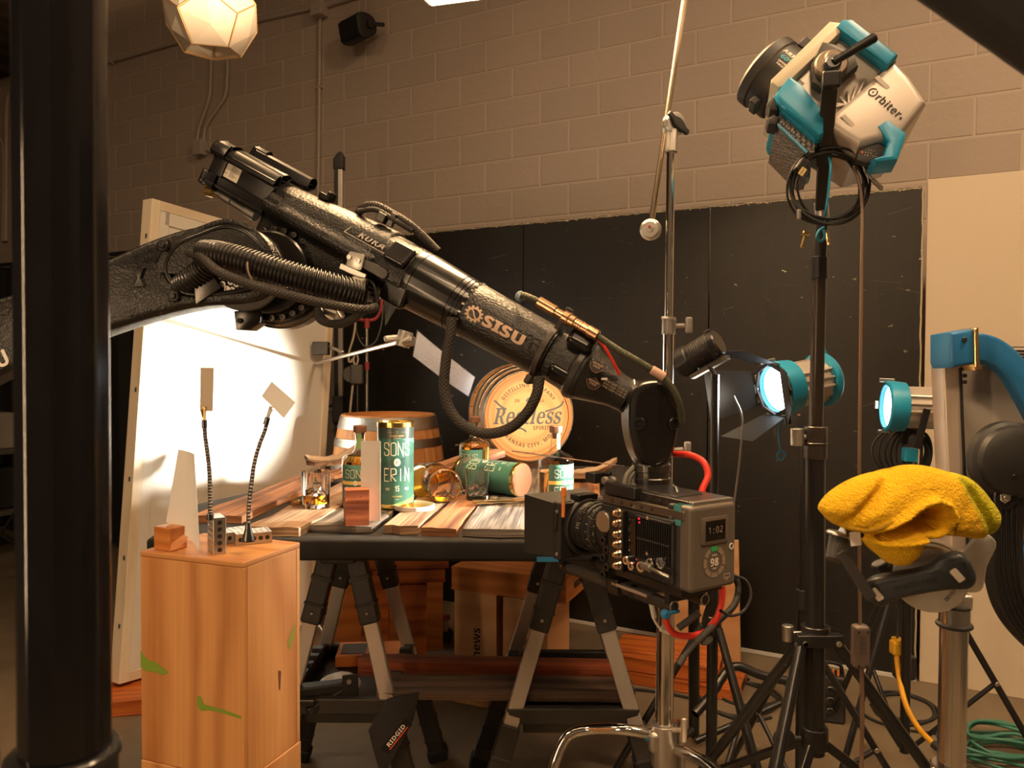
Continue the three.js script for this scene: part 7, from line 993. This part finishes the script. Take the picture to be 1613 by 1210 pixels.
{ // roller stand column, red yoke pole, ropes and pulley
  const t = thing('roller_column', 'tall aluminium column with a black cap behind the robot elbow', 'stand', at(534, 660, 4.75).setY(0)), h = at(538, 262, 4.75).y; part(t, 'column', merge(box(0.03, h, 0.04, 0.004, 0.012, h / 2, 0)), M.alu); part(t, 'black_channel', box(0.022, h, 0.05, 0.004, -0.014, h / 2, 0), M.blackSatin); part(t, 'cap', ext([[-0.03, -0.06], [0.035, -0.06], [0.035, 0.02], [0.02, 0.045], [0.0, 0.04], [-0.03, 0.0]], 0.06, 0.006), M.blackPlastic, [0, h + 0.03, 0]);
  const y = at(534, 645, 4.75).y; part(t, 'clamp', merge(box(0.07, 0.17, 0.08, 0.01, 0.0, y, 0), bar(V(-0.03, y + 0.03, 0.03), V(-0.12, y + 0.01, 0.04), 0.011, 0.013)), M.blackPlastic); part(t, 'foot_plate', box(0.4, 0.02, 0.4, 0.006, 0, 0.01, 0), M.blackMetal);
  const r = thing('red_yoke_stand', 'slim grey pole with a red forked top behind the half barrel', 'stand', at(578, 660, 4.7).setY(0)), ph = at(578, 505, 4.7).y, q = rel(r); part(r, 'pole', bar(V(0, 0.02, 0), V(0, ph, 0), 0.013, 0.011), M.steel); part(r, 'red_fork', merge(tube([q(563, 503, 4.7), q(577, 505, 4.7), q(592, 502, 4.7), q(600, 488, 4.7), q(602, 470, 4.7)], 0.011), bar(V(0, ph - 0.05, 0), V(0, ph + 0.012, 0), 0.017), bar(V(0, q(578, 570, 4.7).y - 0.05, 0), V(0, q(578, 570, 4.7).y, 0), 0.0155)), M.redPaint); part(r, 'foot_plate', lathe([[0, 0], [0.18, 0], [0.18, 0.02], [0, 0.03]], 32), M.blackMetal);
  part(r, 'draw_cord', tube([q(560, 515, 4.65), q(566, 535, 4.65), q(576, 546, 4.65), q(590, 540, 4.65), q(600, 515, 4.65), q(604, 480, 4.65)], 0.005), M.greyPlastic); part(r, 'dark_scrim', ext([[0, 0], [0.085, -0.06], [0.0, -0.2], [-0.01, -0.05]], 0.003, 0.0008), mat('dark smoky sheet', lin(0.05, 0.055, 0.055), 0.3), q(607, 462, 4.68));
  const p = thing('rope_pulley', 'grey pulley block hanging on cream rope loops behind the half barrel', 'pulley', at(562, 590, 4.62)), k = rel(p); part(p, 'block', merge(sbox(0.075, 0.12, 0.05, 0.012), zx(disc(0.05, 0.04, 0.006)).translate(-0.035, 0, 0)), M.greyPlastic); part(p, 'rope', merge(tube([k(556, 565, 4.62), k(551, 572, 4.62), k(549, 560, 4.62), k(557, 530, 4.62), k(560, 505, 4.62), k(556, 440, 4.65), k(545, 400, 4.7)], 0.007), tube([k(560, 578, 4.62), k(564, 566, 4.62), k(560, 556, 4.62), k(557, 568, 4.62), k(560, 578, 4.62)], 0.006), tube([k(556, 604, 4.62), k(553, 630, 4.62), k(551, 660, 4.62), k(552, 700, 4.62)], 0.007)), M.rope); part(p, 'cord', tube([k(563, 605, 4.62), k(563, 640, 4.62), k(562, 700, 4.62)], 0.004), M.greyPlastic);
}
// ---------------------------------------------------------------- near the camera
{ // black column close to the lens
  const x = at(95, 605, 0.52), t = thing('black_column', 'thick glossy black stand column close to the camera', 'stand column', [x.x, 0, x.z]); const cm = mat('glossy black column', lin(0.006, 0.006, 0.008), 0.16); part(t, 'column', bar(V(0, 0.02, 0), V(0.003, 2.6, 0), 0.0285, 0.0285, 48), cm); const yc = at(95, 1195, 0.52).y; part(t, 'collar', merge(bar(V(0, yc - 0.06, 0), V(0, yc, 0), 0.034), bar(V(0, yc - 0.004, 0), V(0, yc + 0.004, 0), 0.036)), mat('black collar', lin(0.02, 0.02, 0.02), 0.25)); part(t, 'collar_bolt', zx(disc(0.010, 0.012, 0.002)), M.steel, [0.022, yc - 0.012, 0.026]); part(t, 'foot_plate', lathe([[0, 0], [0.2, 0], [0.2, 0.015], [0.05, 0.03], [0, 0.03]], 40), M.blackMetal);
  const u = thing('black_boom', 'out of focus black tube crossing the upper picture corner', 'boom', at(1600, 10, 0.55)), k = rel(u), a = k(1485, -90, 0.56), b = k(1840, 152, 0.52); part(u, 'padded_tube', bar(a, b, 0.037, 0.037, 36), M.blackRubber); part(u, 'end_cap', bar(a.clone().lerp(b, -0.06), a, 0.033), M.blackPlastic); const e = b.clone().add(u.position); part(u, 'support_post', bar(b.clone(), V(b.x, -u.position.y + 0.02, b.z), 0.018), M.blackMetal); part(u, 'foot_plate', lathe([[0, 0], [0.18, 0], [0.18, 0.02], [0, 0.03]], 32).translate(b.x, -u.position.y, b.z), M.blackMetal);
}
{ // chrome stand with a large grip head
  const d = 1.02, t = thing('chrome_grip_stand', 'chrome stand with a big worn grip head under the yellow towel', 'light stand', at(1502, 1000, d).setY(0)), p = rel(t);
  part(t, 'column', bar(V(0, 0.3, 0), p(1503, 962, d), 0.0172, 0.0172, 36), M.chrome); part(t, 'top_sleeve', bar(p(1503, 985, d), p(1504, 955, d), 0.019, 0.019, 36), M.chrome); part(t, 'rubber_ring', mv(torus(0.0195, 0.0032, 36, 10), 0, 0, 0, Math.PI / 2, 0, 0), M.blackRubber, p(1503, 984, d)); part(t, 'rubber_ring', mv(torus(0.0165, 0.003, 36, 10), 0, 0, 0, Math.PI / 2, 0, 0), M.blackRubber, p(1504, 955, d));
  const yb = p(1503, 1207, d).y; part(t, 'lower_collar', merge(bar(V(0, yb - 0.06, 0), V(0, yb, 0), 0.025), bar(V(-0.02, yb - 0.01, 0.01), V(-0.035, yb - 0.004, 0.015), 0.008)), M.chrome); tripod(t, 0, 0, 0.62, 0.32, 0.42, [0.4, 2.5, 4.6], 0.012);
  part(t, 'neck', merge(bar(p(1504, 958, d), p(1500, 930, d), 0.013, 0.016), box(0.03, 0.022, 0.03, 0.004, ...p(1506, 946, d).toArray())), M.castAlu);
  const alu = mat('worn cast alloy', lin(0.66, 0.64, 0.60), 0.38, 0.9, { bumpMap: grainBump, bumpScale: 0.001 }), q = new THREE.Quaternion().setFromEuler(new THREE.Euler(0.05, -0.5, 0));
  const hd = part(t, 'grip_disc', zx(merge(mv(disc(0.0435, 0.02, 0.003, 56), 0, 0.012, 0))), alu, p(1464, 906, d - 0.02), q); part(hd, 'stamped_numbers', new THREE.PlaneGeometry(0.02, 0.008), decalMat('stamped numbers', canvasTex(128, 52, (x, w, h) => { x.fillStyle = '#3c352e'; x.font = 'bold 44px sans-serif'; x.fillText('00107', 4, 42); })), [0.024, -0.016, 0.0224], [0, 0, 1.0]);
  part(t, 'grip_disc', zx(mv(disc(0.0435, 0.022, 0.003, 56), 0, -0.013, 0)), alu, p(1464, 906, d - 0.02), q); part(t, 'jaw_lug', merge(ext(smoothPts([[-0.02, -0.03], [0.02, -0.035], [0.028, 0.0], [0.038, 0.035], [0.022, 0.045], [0.0, 0.02], [-0.015, 0.015]], 40), 0.018, 0.004), mv(box(0.07, 0.012, 0.02, 0.004), -0.02, 0.052, -0.01)), alu, p(1516, 888, d + 0.03), [0, -0.4, 0]);
  const kn = gripHead; const r = 0.05, kg = ext(smoothPts([[-0.072, -0.0105], [-0.074, 0.006], [-0.064, 0.016], [-0.035, 0.0165], [-0.005, 0.014], [0.012, 0.016], [0.026, 0.022], [0.046, 0.022], [0.054, 0.012], [0.054, -0.012], [0.044, -0.022], [0.02, -0.0185], [-0.01, -0.016], [-0.04, -0.016], [-0.062, -0.02]], 56), 0.026, 0.008, [], 4);
  const knob = part(t, 'wing_knob', kg, mat('blue black rubber', lin(0.020, 0.023, 0.027), 0.42), p(1458, 911, d - 0.06), q.clone().multiply(new THREE.Quaternion().setFromAxisAngle(V(0, 0, 1), 0.42))); for (const [x, a] of [[-0.06, 1.9], [0.036, 1.9]]) part(knob, 'pad_inlay', ext(roundRect(0.017, 0.009, 0.002), 0.003, 0.0008), mat('pale pad', lin(0.66, 0.58, 0.50), 0.5), [x, -0.002, 0.0128], [0, 0, a]); decal(knob, 'moulded_lettering', 0.05, 0.012, (x, w, h) => { x.fillStyle = '#101214'; x.font = 'bold ' + h * 0.9 + 'px sans-serif'; x.textAlign = 'center'; x.fillText('matthews', w / 2, h * 0.8, w); }, [-0.012, 0, 0.0132], undefined, 256);
  part(t, 'cross_arm', bar(p(1478, 868, d + 0.0), p(1325, 838, d - 0.02), 0.008), M.steel);
  part(t, 'ratchet_handle', merge(bar(p(1322, 846, d - 0.02), p(1314, 884, d - 0.03), 0.0125, 0.0115), sqbar(p(1322, 868, d - 0.035), p(1374, 944, d - 0.05), 0.014, 0.009, 0.003)), mat('matte dark handle', lin(0.045, 0.042, 0.040), 0.42)); part(t, 'handle_washer', bar(p(1323, 838, d - 0.02), p(1322, 844, d - 0.02), 0.0165), M.steel); part(t, 'small_knob', bar(p(1384, 886, d), p(1392, 902, d), 0.011), M.blackPlastic);
}
{ // folded microfibre towel: a cushion-like bundle with deep folds
  const d = 0.99, o = [1430, 805], m = pxm(o[0], o[1], d), out = smoothPts([[1289, 801], [1300, 782], [1330, 760], [1365, 746], [1393, 741], [1420, 733], [1452, 733], [1490, 742], [1522, 752], [1550, 780], [1569, 812], [1563, 832], [1538, 846], [1505, 843], [1478, 841], [1452, 846], [1424, 846], [1426, 872], [1418, 887], [1398, 886], [1366, 862], [1351, 846], [1356, 838], [1328, 832], [1305, 820], [1297, 812]].map(m), 150);
  const fold = (x, y, [ax, ay], [bx, by], w, dep) => { const A = m([ax, ay]), B = m([bx, by]), dx = B[0] - A[0], dy = B[1] - A[1], L2 = dx * dx + dy * dy, k = Math.max(0, Math.min(1, ((x - A[0]) * dx + (y - A[1]) * dy) / L2)), ds = Math.hypot(x - A[0] - dx * k, y - A[1] - dy * k) / (w * d / F); return -dep * Math.exp(-ds * ds) * (0.35 + 0.65 * Math.sin(Math.PI * (0.12 + 0.8 * k))); };
  const mouth = [[1352, 838], [1378, 822], [1400, 806], [1420, 790], [1440, 783], [1456, 790], [1463, 806], [1460, 824], [1450, 832], [1420, 836], [1390, 842], [1366, 845]].map(m);
  const inside = (x, y, poly) => { let c = false, best = 1e9; for (let i = 0, j = poly.length - 1; i < poly.length; j = i++) { const [xi, yi] = poly[i], [xj, yj] = poly[j]; if ((yi > y) !== (yj > y) && x < (xj - xi) * (y - yi) / (yj - yi) + xi) c = !c; const dx = xj - xi, dy = yj - yi, k = Math.max(0, Math.min(1, ((x - xi) * dx + (y - yi) * dy) / (dx * dx + dy * dy))); best = Math.min(best, Math.hypot(x - xi - dx * k, y - yi - dy * k)); } return c ? best : -best; };
  const N = out.length, K = 56, pos = [], col = [], idx = [], Y = [0.92, 0.53, 0.006], G = [0.55, 0.50, 0.01], cen = m([1425, 800]);  // G: shading on the right fold of the yellow cloth, put into vertex colour
  const zAt = (x, y, e) => { const md = inside(x, y, mouth) / (d / F); let z = 0.052 * Math.pow(Math.max(0, e), 0.42); z += fold(x, y, [1395, 741], [1318, 822], 9, 0.016) + fold(x, y, [1500, 756], [1545, 838], 6, 0.012) + fold(x, y, [1462, 842], [1510, 770], 10, 0.004); z += 0.012 * Math.exp(-Math.pow((md + 4) / 6, 2)); if (md > 0) z -= 0.050 * step(0, 14, md) * (0.7 + 0.3 * step(0, 26, md)); z += 0.010 * Math.exp(-Math.pow((x - m([1395, 0])[0]) / 0.03, 2) - Math.pow((y - m([0, 865])[1]) / 0.02, 2)); return z + 0.0016 * (fbm(x * 9 + 0.5, y * 9 + 0.5, 12, 12, 4, 3) - 0.5) * 2; };
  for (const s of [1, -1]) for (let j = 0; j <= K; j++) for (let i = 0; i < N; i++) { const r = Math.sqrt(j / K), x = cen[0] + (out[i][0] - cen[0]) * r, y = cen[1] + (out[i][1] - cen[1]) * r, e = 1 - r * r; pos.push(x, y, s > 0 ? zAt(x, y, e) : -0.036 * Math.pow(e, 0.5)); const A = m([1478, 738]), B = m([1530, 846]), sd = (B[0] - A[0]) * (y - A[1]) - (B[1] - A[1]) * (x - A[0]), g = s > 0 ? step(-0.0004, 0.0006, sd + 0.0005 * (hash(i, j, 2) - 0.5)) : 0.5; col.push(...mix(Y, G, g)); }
  const S = (K + 1) * N; for (const s of [0, 1]) for (let j = 0; j < K; j++) for (let i = 0; i < N; i++) { const a = s * S + j * N + i, b = s * S + j * N + (i + 1) % N, c = a + N, e = b + N; s ? idx.push(a, b, c, b, e, c) : idx.push(a, c, b, b, c, e); }
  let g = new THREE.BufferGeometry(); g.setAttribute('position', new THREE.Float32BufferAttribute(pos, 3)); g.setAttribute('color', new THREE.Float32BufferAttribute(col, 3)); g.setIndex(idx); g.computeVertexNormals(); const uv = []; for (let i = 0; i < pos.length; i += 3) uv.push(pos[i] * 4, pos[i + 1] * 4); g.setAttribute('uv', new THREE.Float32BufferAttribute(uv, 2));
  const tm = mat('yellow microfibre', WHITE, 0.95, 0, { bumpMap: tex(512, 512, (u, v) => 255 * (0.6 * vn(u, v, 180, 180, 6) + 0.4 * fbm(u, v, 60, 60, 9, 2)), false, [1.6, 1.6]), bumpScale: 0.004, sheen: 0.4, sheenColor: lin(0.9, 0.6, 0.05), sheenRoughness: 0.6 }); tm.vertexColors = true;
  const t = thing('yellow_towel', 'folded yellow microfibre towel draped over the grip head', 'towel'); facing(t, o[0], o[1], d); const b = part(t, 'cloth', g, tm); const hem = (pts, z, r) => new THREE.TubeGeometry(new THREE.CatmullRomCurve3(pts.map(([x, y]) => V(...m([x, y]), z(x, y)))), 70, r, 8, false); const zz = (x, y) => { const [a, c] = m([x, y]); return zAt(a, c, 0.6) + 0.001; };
  part(t, 'hem', merge(hem([[1318, 824], [1345, 826], [1378, 812], [1402, 794], [1425, 781], [1446, 777], [1464, 790], [1469, 810], [1462, 830]], zz, 0.0028)), tm.clone()); t.children[1].material.vertexColors = false; t.children[1].material.color = lin(0.92, 0.50, 0.006);
  part(t, 'care_label', ext(roundRect(0.014, 0.018, 0.001), 0.0006, 0.0002), M.whitePaper, [...m([1341, 846]), 0.012], [0, 0, 0.12]);
}
{ // soft panel lamp with blue yoke brackets and a black swivel arm
  const d = 1.55, t = thing('panel_lamp', 'grey panel lamp with blue bracket and black curved yoke at the picture edge', 'panel lamp'); facing(t, 1540, 760, d); const m = pxm(1540, 760, d), sh = (p) => p.map(m), e = (p, th, b = 0.004) => ext(sh(p), th, b, [], 3);
  const blue = mat('matte blue bracket', lin(0.02, 0.17, 0.42), 0.42);
  part(t, 'panel_body', e([[1520, 560], [1700, 540], [1700, 930], [1530, 900]], 0.06, 0.01), mat('grey panel back', lin(0.42, 0.37, 0.32), 0.55, 0.2), [0, 0, -0.09]); part(t, 'edge_rail', e([[1488, 560], [1518, 556], [1532, 880], [1502, 880]], 0.05, 0.004), mat('pale rail', lin(0.60, 0.50, 0.42), 0.4, 0.4), [0, 0, -0.03]); part(t, 'rail_groove', e([[1512, 580], [1516, 580], [1528, 870], [1524, 870]], 0.006, 0.001), M.blackSatin, [0, 0, -0.004]);
  part(t, 'blue_corner', e([[1480, 526], [1512, 520], [1518, 524], [1520, 574], [1484, 580], [1480, 572]], 0.08, 0.008), blue); part(t, 'blue_bracket', ext(smoothPts(sh([[1515, 528], [1560, 530], [1602, 560], [1640, 620], [1700, 700], [1700, 770], [1640, 700], [1600, 630], [1575, 590], [1545, 572], [1515, 566]]), 70), 0.03, 0.006, [], 3), blue, [0, 0, 0.0]); part(t, 'blue_bracket', ext(smoothPts(sh([[1592, 890], [1620, 872], [1700, 830], [1700, 900], [1620, 885], [1592, 900]]), 40), 0.03, 0.006), blue, [0, 0, -0.04]); part(t, 'blue_bracket', e([[1530, 838], [1545, 838], [1548, 850], [1532, 852]], 0.03, 0.003), blue, [0, 0, -0.03]);
  part(t, 'brass_clasp', e([[1513, 520], [1520, 518], [1522, 572], [1526, 582], [1516, 584], [1514, 578]], 0.07, 0.003), M.brass, [0, 0, 0.012]); part(t, 'clasp_screw', merge(zx(disc(0.004, 0.006, 0.001)).translate(...m([1515, 592]), 0.01), zx(disc(0.004, 0.006, 0.001)).translate(...m([1515, 602]), 0.01), zx(disc(0.005, 0.004, 0.001)).translate(...m([1500, 537]), 0.042)), M.blackSatin);
  const hub = part(t, 'swivel_hub', merge(zx(lathe([[0, -0.03], [0.074, -0.03], [0.077, -0.026], [0.077, -0.006], [0.07, 0.0], [0.066, 0.012], [0.05, 0.022], [0, 0.026]], 56, 0.5)).translate(...m([1570, 722]), 0.05)), M.blackPlastic); part(hub, 'hub_screw', zx(merge(ring(0.005, 0.003, 0.003, 0.0005, 16), disc(0.003, 0.002, 0.0004, 12))).translate(...m([1560, 745]), 0.074), M.blackMetal); part(hub, 'cream_slot', e([[1520, 712], [1526, 708], [1527, 725], [1521, 727]], 0.01, 0.001), M.whitePaint, [0, 0, 0.03]);
  const yk = smoothPts(sh([[1538, 745], [1592, 745], [1592, 850], [1596, 905], [1612, 955], [1640, 990], [1700, 1010], [1700, 1060], [1640, 1040], [1590, 1000], [1560, 960], [1545, 915], [1540, 850]]), 90); part(t, 'black_yoke', ext(yk, 0.03, 0.004, [], 2), M.blackSatin, [0, 0, 0.025]); const gv = []; for (const dx of [-16, -8, 0, 8, 16]) gv.push(new THREE.TubeGeometry(new THREE.CatmullRomCurve3([[1565, 790], [1565, 850], [1568, 905], [1583, 955], [1612, 998]].map(([x, y]) => V(...m([x + dx, y]), 0.041))), 40, 0.0022, 6)); part(t, 'yoke_ridge', merge(gv), M.blackMetal);
  part(t, 'yoke_bolt', merge(zx(ring(0.024, 0.012, 0.008, 0.002, 32)).translate(...m([1560, 778]), 0.046)), M.blackMetal); part(t, 'bolt_nut', zx(merge(disc(0.0125, 0.012, 0.002, 6), mv(disc(0.007, 0.018, 0.002, 16), 0, 0.002, 0))).translate(...m([1556, 777]), 0.052), M.chrome); part(t, 'heat_sink', merge(...Array.from({ length: 7 }, (_, i) => box(0.2, 0.003, 0.02, 0.0005, m([1650, 0])[0], m([0, 545 + i * 5])[1], -0.05))), M.alu);
  const s = thing('panel_lamp_stand', 'black stand post under the panel lamp, outside the picture edge', 'light stand', at(1700, 1040, 1.55).setY(0)), top = at(1700, 1035, 1.53).y; part(s, 'post', bar(V(0, 0.02, 0), V(0, top, 0), 0.018), M.blackMetal); tripod(s, 0, 0, 0.5, 0.15, 0.4, [0.2, 2.29, 4.39]);
}
// ---------------------------------------------------------------- cables and small things on the floor
const FL = (px, py, h = 0.006) => onY(px, py, h);
function floorCable(name, label, pts, r, m, cat = 'cable') { const P = pts.map(([x, y, h]) => FL(x, y, h ?? r)), o = P[0].clone(); const t = tube(P.map((p) => p.sub(o)), r, Math.max(40, pts.length * 12), 8); return single(name, t, m, label, cat, o); }
floorCable('floor_cable', 'black cable looping on the floor behind the camera stand', [[1090, 1068], [1130, 1066], [1170, 1074], [1210, 1090], [1225, 1104], [1190, 1112], [1150, 1106], [1130, 1090], [1160, 1076], [1200, 1080], [1230, 1098], [1210, 1122], [1160, 1128], [1120, 1116], [1100, 1092], [1130, 1074], [1180, 1070]], 0.007, M.blackRubber);
floorCable('floor_cable', 'black cable running flat across the floor before the orange boxes', [[965, 1086], [1000, 1086], [1060, 1094], [1100, 1104], [1140, 1126], [1180, 1136], [1215, 1130]], 0.007, M.blackRubber);
floorCable('floor_cable', 'black cable coiled under the stand before the cream board', [[1370, 1092], [1410, 1090], [1450, 1100], [1478, 1120], [1460, 1136], [1420, 1134], [1385, 1118], [1378, 1100], [1420, 1094], [1462, 1108], [1470, 1130], [1430, 1142], [1390, 1130], [1372, 1110]], 0.007, M.blackRubber);
floorCable('floor_cable', 'black cable trailing to the right edge of the floor', [[1340, 1112], [1380, 1136], [1430, 1150], [1480, 1156], [1530, 1158], [1580, 1160], [1640, 1176]], 0.006, M.blackRubber);
floorCable('floor_cable', 'thin black cable by the left sawhorse', [[440, 1075], [490, 1072], [540, 1060], [600, 1050], [660, 1042], [720, 1034]], 0.006, M.blackRubber);
floorCable('floor_cable', 'thin black cable under the corner of the white flat', [[100, 1128], [150, 1116], [190, 1108], [230, 1092], [280, 1080]], 0.006, M.blackRubber);
{
  const t = thing('yellow_cable', 'bright yellow cable arching down to a floor connector', 'cable', at(1416, 1085, 2.75)), p = rel(t); part(t, 'cord', tube([p(1412, 1020, 2.78), p(1414, 1050, 2.76), p(1420, 1085, 2.72), p(1430, 1118, 2.66), p(1446, 1146, 2.6), p(1462, 1164, 2.55), p(1474, 1176, 2.52)], 0.0095, 60, 12), M.yellowRubber); part(t, 'connector', merge(sbox(0.042, 0.05, 0.04, 0.006, ...p(1413, 1020, 2.78).toArray()), sbox(0.03, 0.02, 0.05, 0.004, ...p(1415, 1010, 2.78).toArray())), mat('yellow plug', lin(0.80, 0.45, 0.03), 0.45)); part(t, 'black_socket', merge(sbox(0.07, 0.09, 0.05, 0.01, ...p(1424, 1050, 2.80).toArray())), M.blackPlastic); part(t, 'end_plug', bar(p(1470, 1172, 2.53), p(1484, 1182, 2.5), 0.014), M.blackPlastic); part(t, 'lead_up', tube([p(1413, 1010, 2.78), p(1416, 960, 2.80), p(1418, 900, 2.82), p(1424, 850, 2.84)], 0.004), M.blackRubber);
  const c = thing('teal_cable_coil', 'coil of teal green cable on the floor at the right edge', 'cable', FL(1585, 1190)), l = []; for (let i = 0; i < 9; i++) { const pts = []; for (let j = 0; j < 22; j++) { const a = j / 22 * Math.PI * 2, R = 0.14 + 0.03 * Math.sin(i * 2.3); pts.push(V(Math.cos(a) * R * 1.25 + 0.05 * Math.sin(i * 1.9), 0.008 + 0.009 * i + 0.01 * Math.sin(a * 3 + i), Math.sin(a) * R * 0.7 + 0.03 * Math.cos(i * 1.3))); } l.push(tube(pts, 0.0065, 66, 8, true)); } part(c, 'cable_loops', merge(l), mat('teal green rubber', lin(0.05, 0.20, 0.15), 0.5));
  const k = thing('power_box', 'black power distribution box with sockets beside the large lamp stand', 'power box', FL(1306, 1132, 0), -0.3); part(k, 'case', sbox(0.12, 0.20, 0.10, 0.012, 0, 0.10, 0), M.blackPlastic); part(k, 'socket', merge(...[0.05, 0.095, 0.14].map((y) => mv(zx(ring(0.018, 0.012, 0.008, 0.001, 20)), 0, y, 0.052))), M.darkSteel); part(k, 'handle', merge(tube([V(-0.05, 0.2, 0), V(-0.04, 0.235, 0), V(0.04, 0.235, 0), V(0.05, 0.2, 0)], 0.008)), M.blackMetal); part(k, 'coloured_plug', merge(...[-0.03, -0.01, 0.01, 0.03].map((x) => mv(disc(0.005, 0.03, 0.001, 10), x, 0.21, 0.03))), M.orangeTrim);
  // bent black stand tube between the stands
  const b = thing('turtle_base_stand', 'low black stand base with a bent tube between the chrome stand and lamp stand', 'stand base', onFloor(1093, 1170).setY(0)), q = rel(b); part(b, 'post', bar(V(0, 0.03, 0), q(1093, 900, 2.75), 0.021), M.blackMetal); part(b, 'bent_leg', tube([q(1095, 1125, 2.75), q(1120, 1095, 2.8), q(1145, 1058, 2.85), q(1160, 1050, 2.86), q(1200, 1064, 2.85), q(1245, 1074, 2.84), q(1270, 1080, 2.84)], 0.017, 50, 12), M.blackMetal); part(b, 'teal_band', bar(q(1238, 1073, 2.84), q(1244, 1075, 2.84), 0.0195), M.teal); part(b, 'cross_leg', bar(q(1095, 1168, 2.75), q(1230, 1108, 2.85), 0.012), M.blackMetal); part(b, 'cross_leg', bar(q(1090, 1150, 2.72), q(1020, 1215, 2.5), 0.012), M.blackMetal);
  const w = thing('stand_caster', 'dark red tube with a swivel caster wheel behind the upright orange boxes', 'caster', onFloor(700, 1012).setY(0)), wq = w; part(w, 'tube', merge(bar(V(-0.16, 0.13, 0), V(0.03, 0.14, 0), 0.014)), M.redPaint); part(w, 'fork', merge(box(0.04, 0.05, 0.05, 0.006, 0, 0.09, 0), bar(V(0, 0.11, 0), V(0, 0.15, 0), 0.012)), M.steel); part(w, 'wheel', zx(disc(0.042, 0.03, 0.008)).rotateY(0.6).translate(0.008, 0.043, 0), M.blackRubber);
  const g = thing('bent_chrome_leg', 'bent chrome stand leg curving to the floor beside the pedestal', 'stand leg', onFloor(525, 1060)), gq = rel(g); part(g, 'tube', tube([V(0, 0.012, 0), gq(518, 1015, 3.4), gq(508, 992, 3.42), gq(497, 985, 3.44), gq(480, 988, 3.5), V(-0.42, 0.014, -0.1)], 0.012, 40, 12), M.steel);
  // equipment cart seen past the black column
  const e = thing('equipment_cart', 'grey equipment cart with cases far behind the black column', 'cart', wp(-3.0, 0, 1.15), WY); for (const y of [0.35, 0.82]) part(e, 'shelf', box(0.9, 0.03, 0.5, 0.005, 0, y, 0), M.greyPlastic); for (const [x, z] of [[-0.43, -0.23], [0.43, -0.23], [-0.43, 0.23], [0.43, 0.23]]) { const l = part(e, 'upright', box(0.03, 1.3, 0.03, 0.003, x, 0.71, z), M.alu); part(l, 'caster', zx(disc(0.05, 0.03, 0.008)).translate(x, 0.05, z), M.blackRubber); } part(e, 'case', sbox(0.7, 0.28, 0.4, 0.02, 0, 0.975, 0), mat('pale grey case', lin(0.30, 0.28, 0.25), 0.6)); part(e, 'case', sbox(0.6, 0.32, 0.42, 0.02, 0.05, 0.53, 0), M.blackPlastic); part(e, 'teal_panel', box(0.4, 0.08, 0.02, 0.004, 0, 1.28, 0.2), M.blue); part(e, 'latch', merge(box(0.04, 0.05, 0.01, 0.002, -0.2, 0.95, 0.204), box(0.04, 0.05, 0.01, 0.002, 0.2, 0.95, 0.204)), M.steel);
  const f = thing('lamp_stand', 'bare chrome light stand between the black column and the white flat', 'light stand', wp(-1.75, 0, 1.35)); part(f, 'column', merge(bar(V(0, 0.1, 0), V(0, 1.2, 0), 0.016), bar(V(0, 1.15, 0), V(0, 1.95, 0), 0.011)), M.chrome); part(f, 'knob', merge(...[1.18, 1.62].map((y) => merge(bar(V(0, y, 0), V(0.06, y, 0.01), 0.007), sbox(0.016, 0.05, 0.016, 0.005, 0.065, y, 0.01, 2)))), M.castAlu); tripod(f, 0, 0, 0.7, 0.15, 0.45, [0.5, 2.6, 4.7]);
}
scene.traverse((o) => { if (o.isLight && o.shadow) { o.castShadow = true; } });
renderer.render(scene, camera);
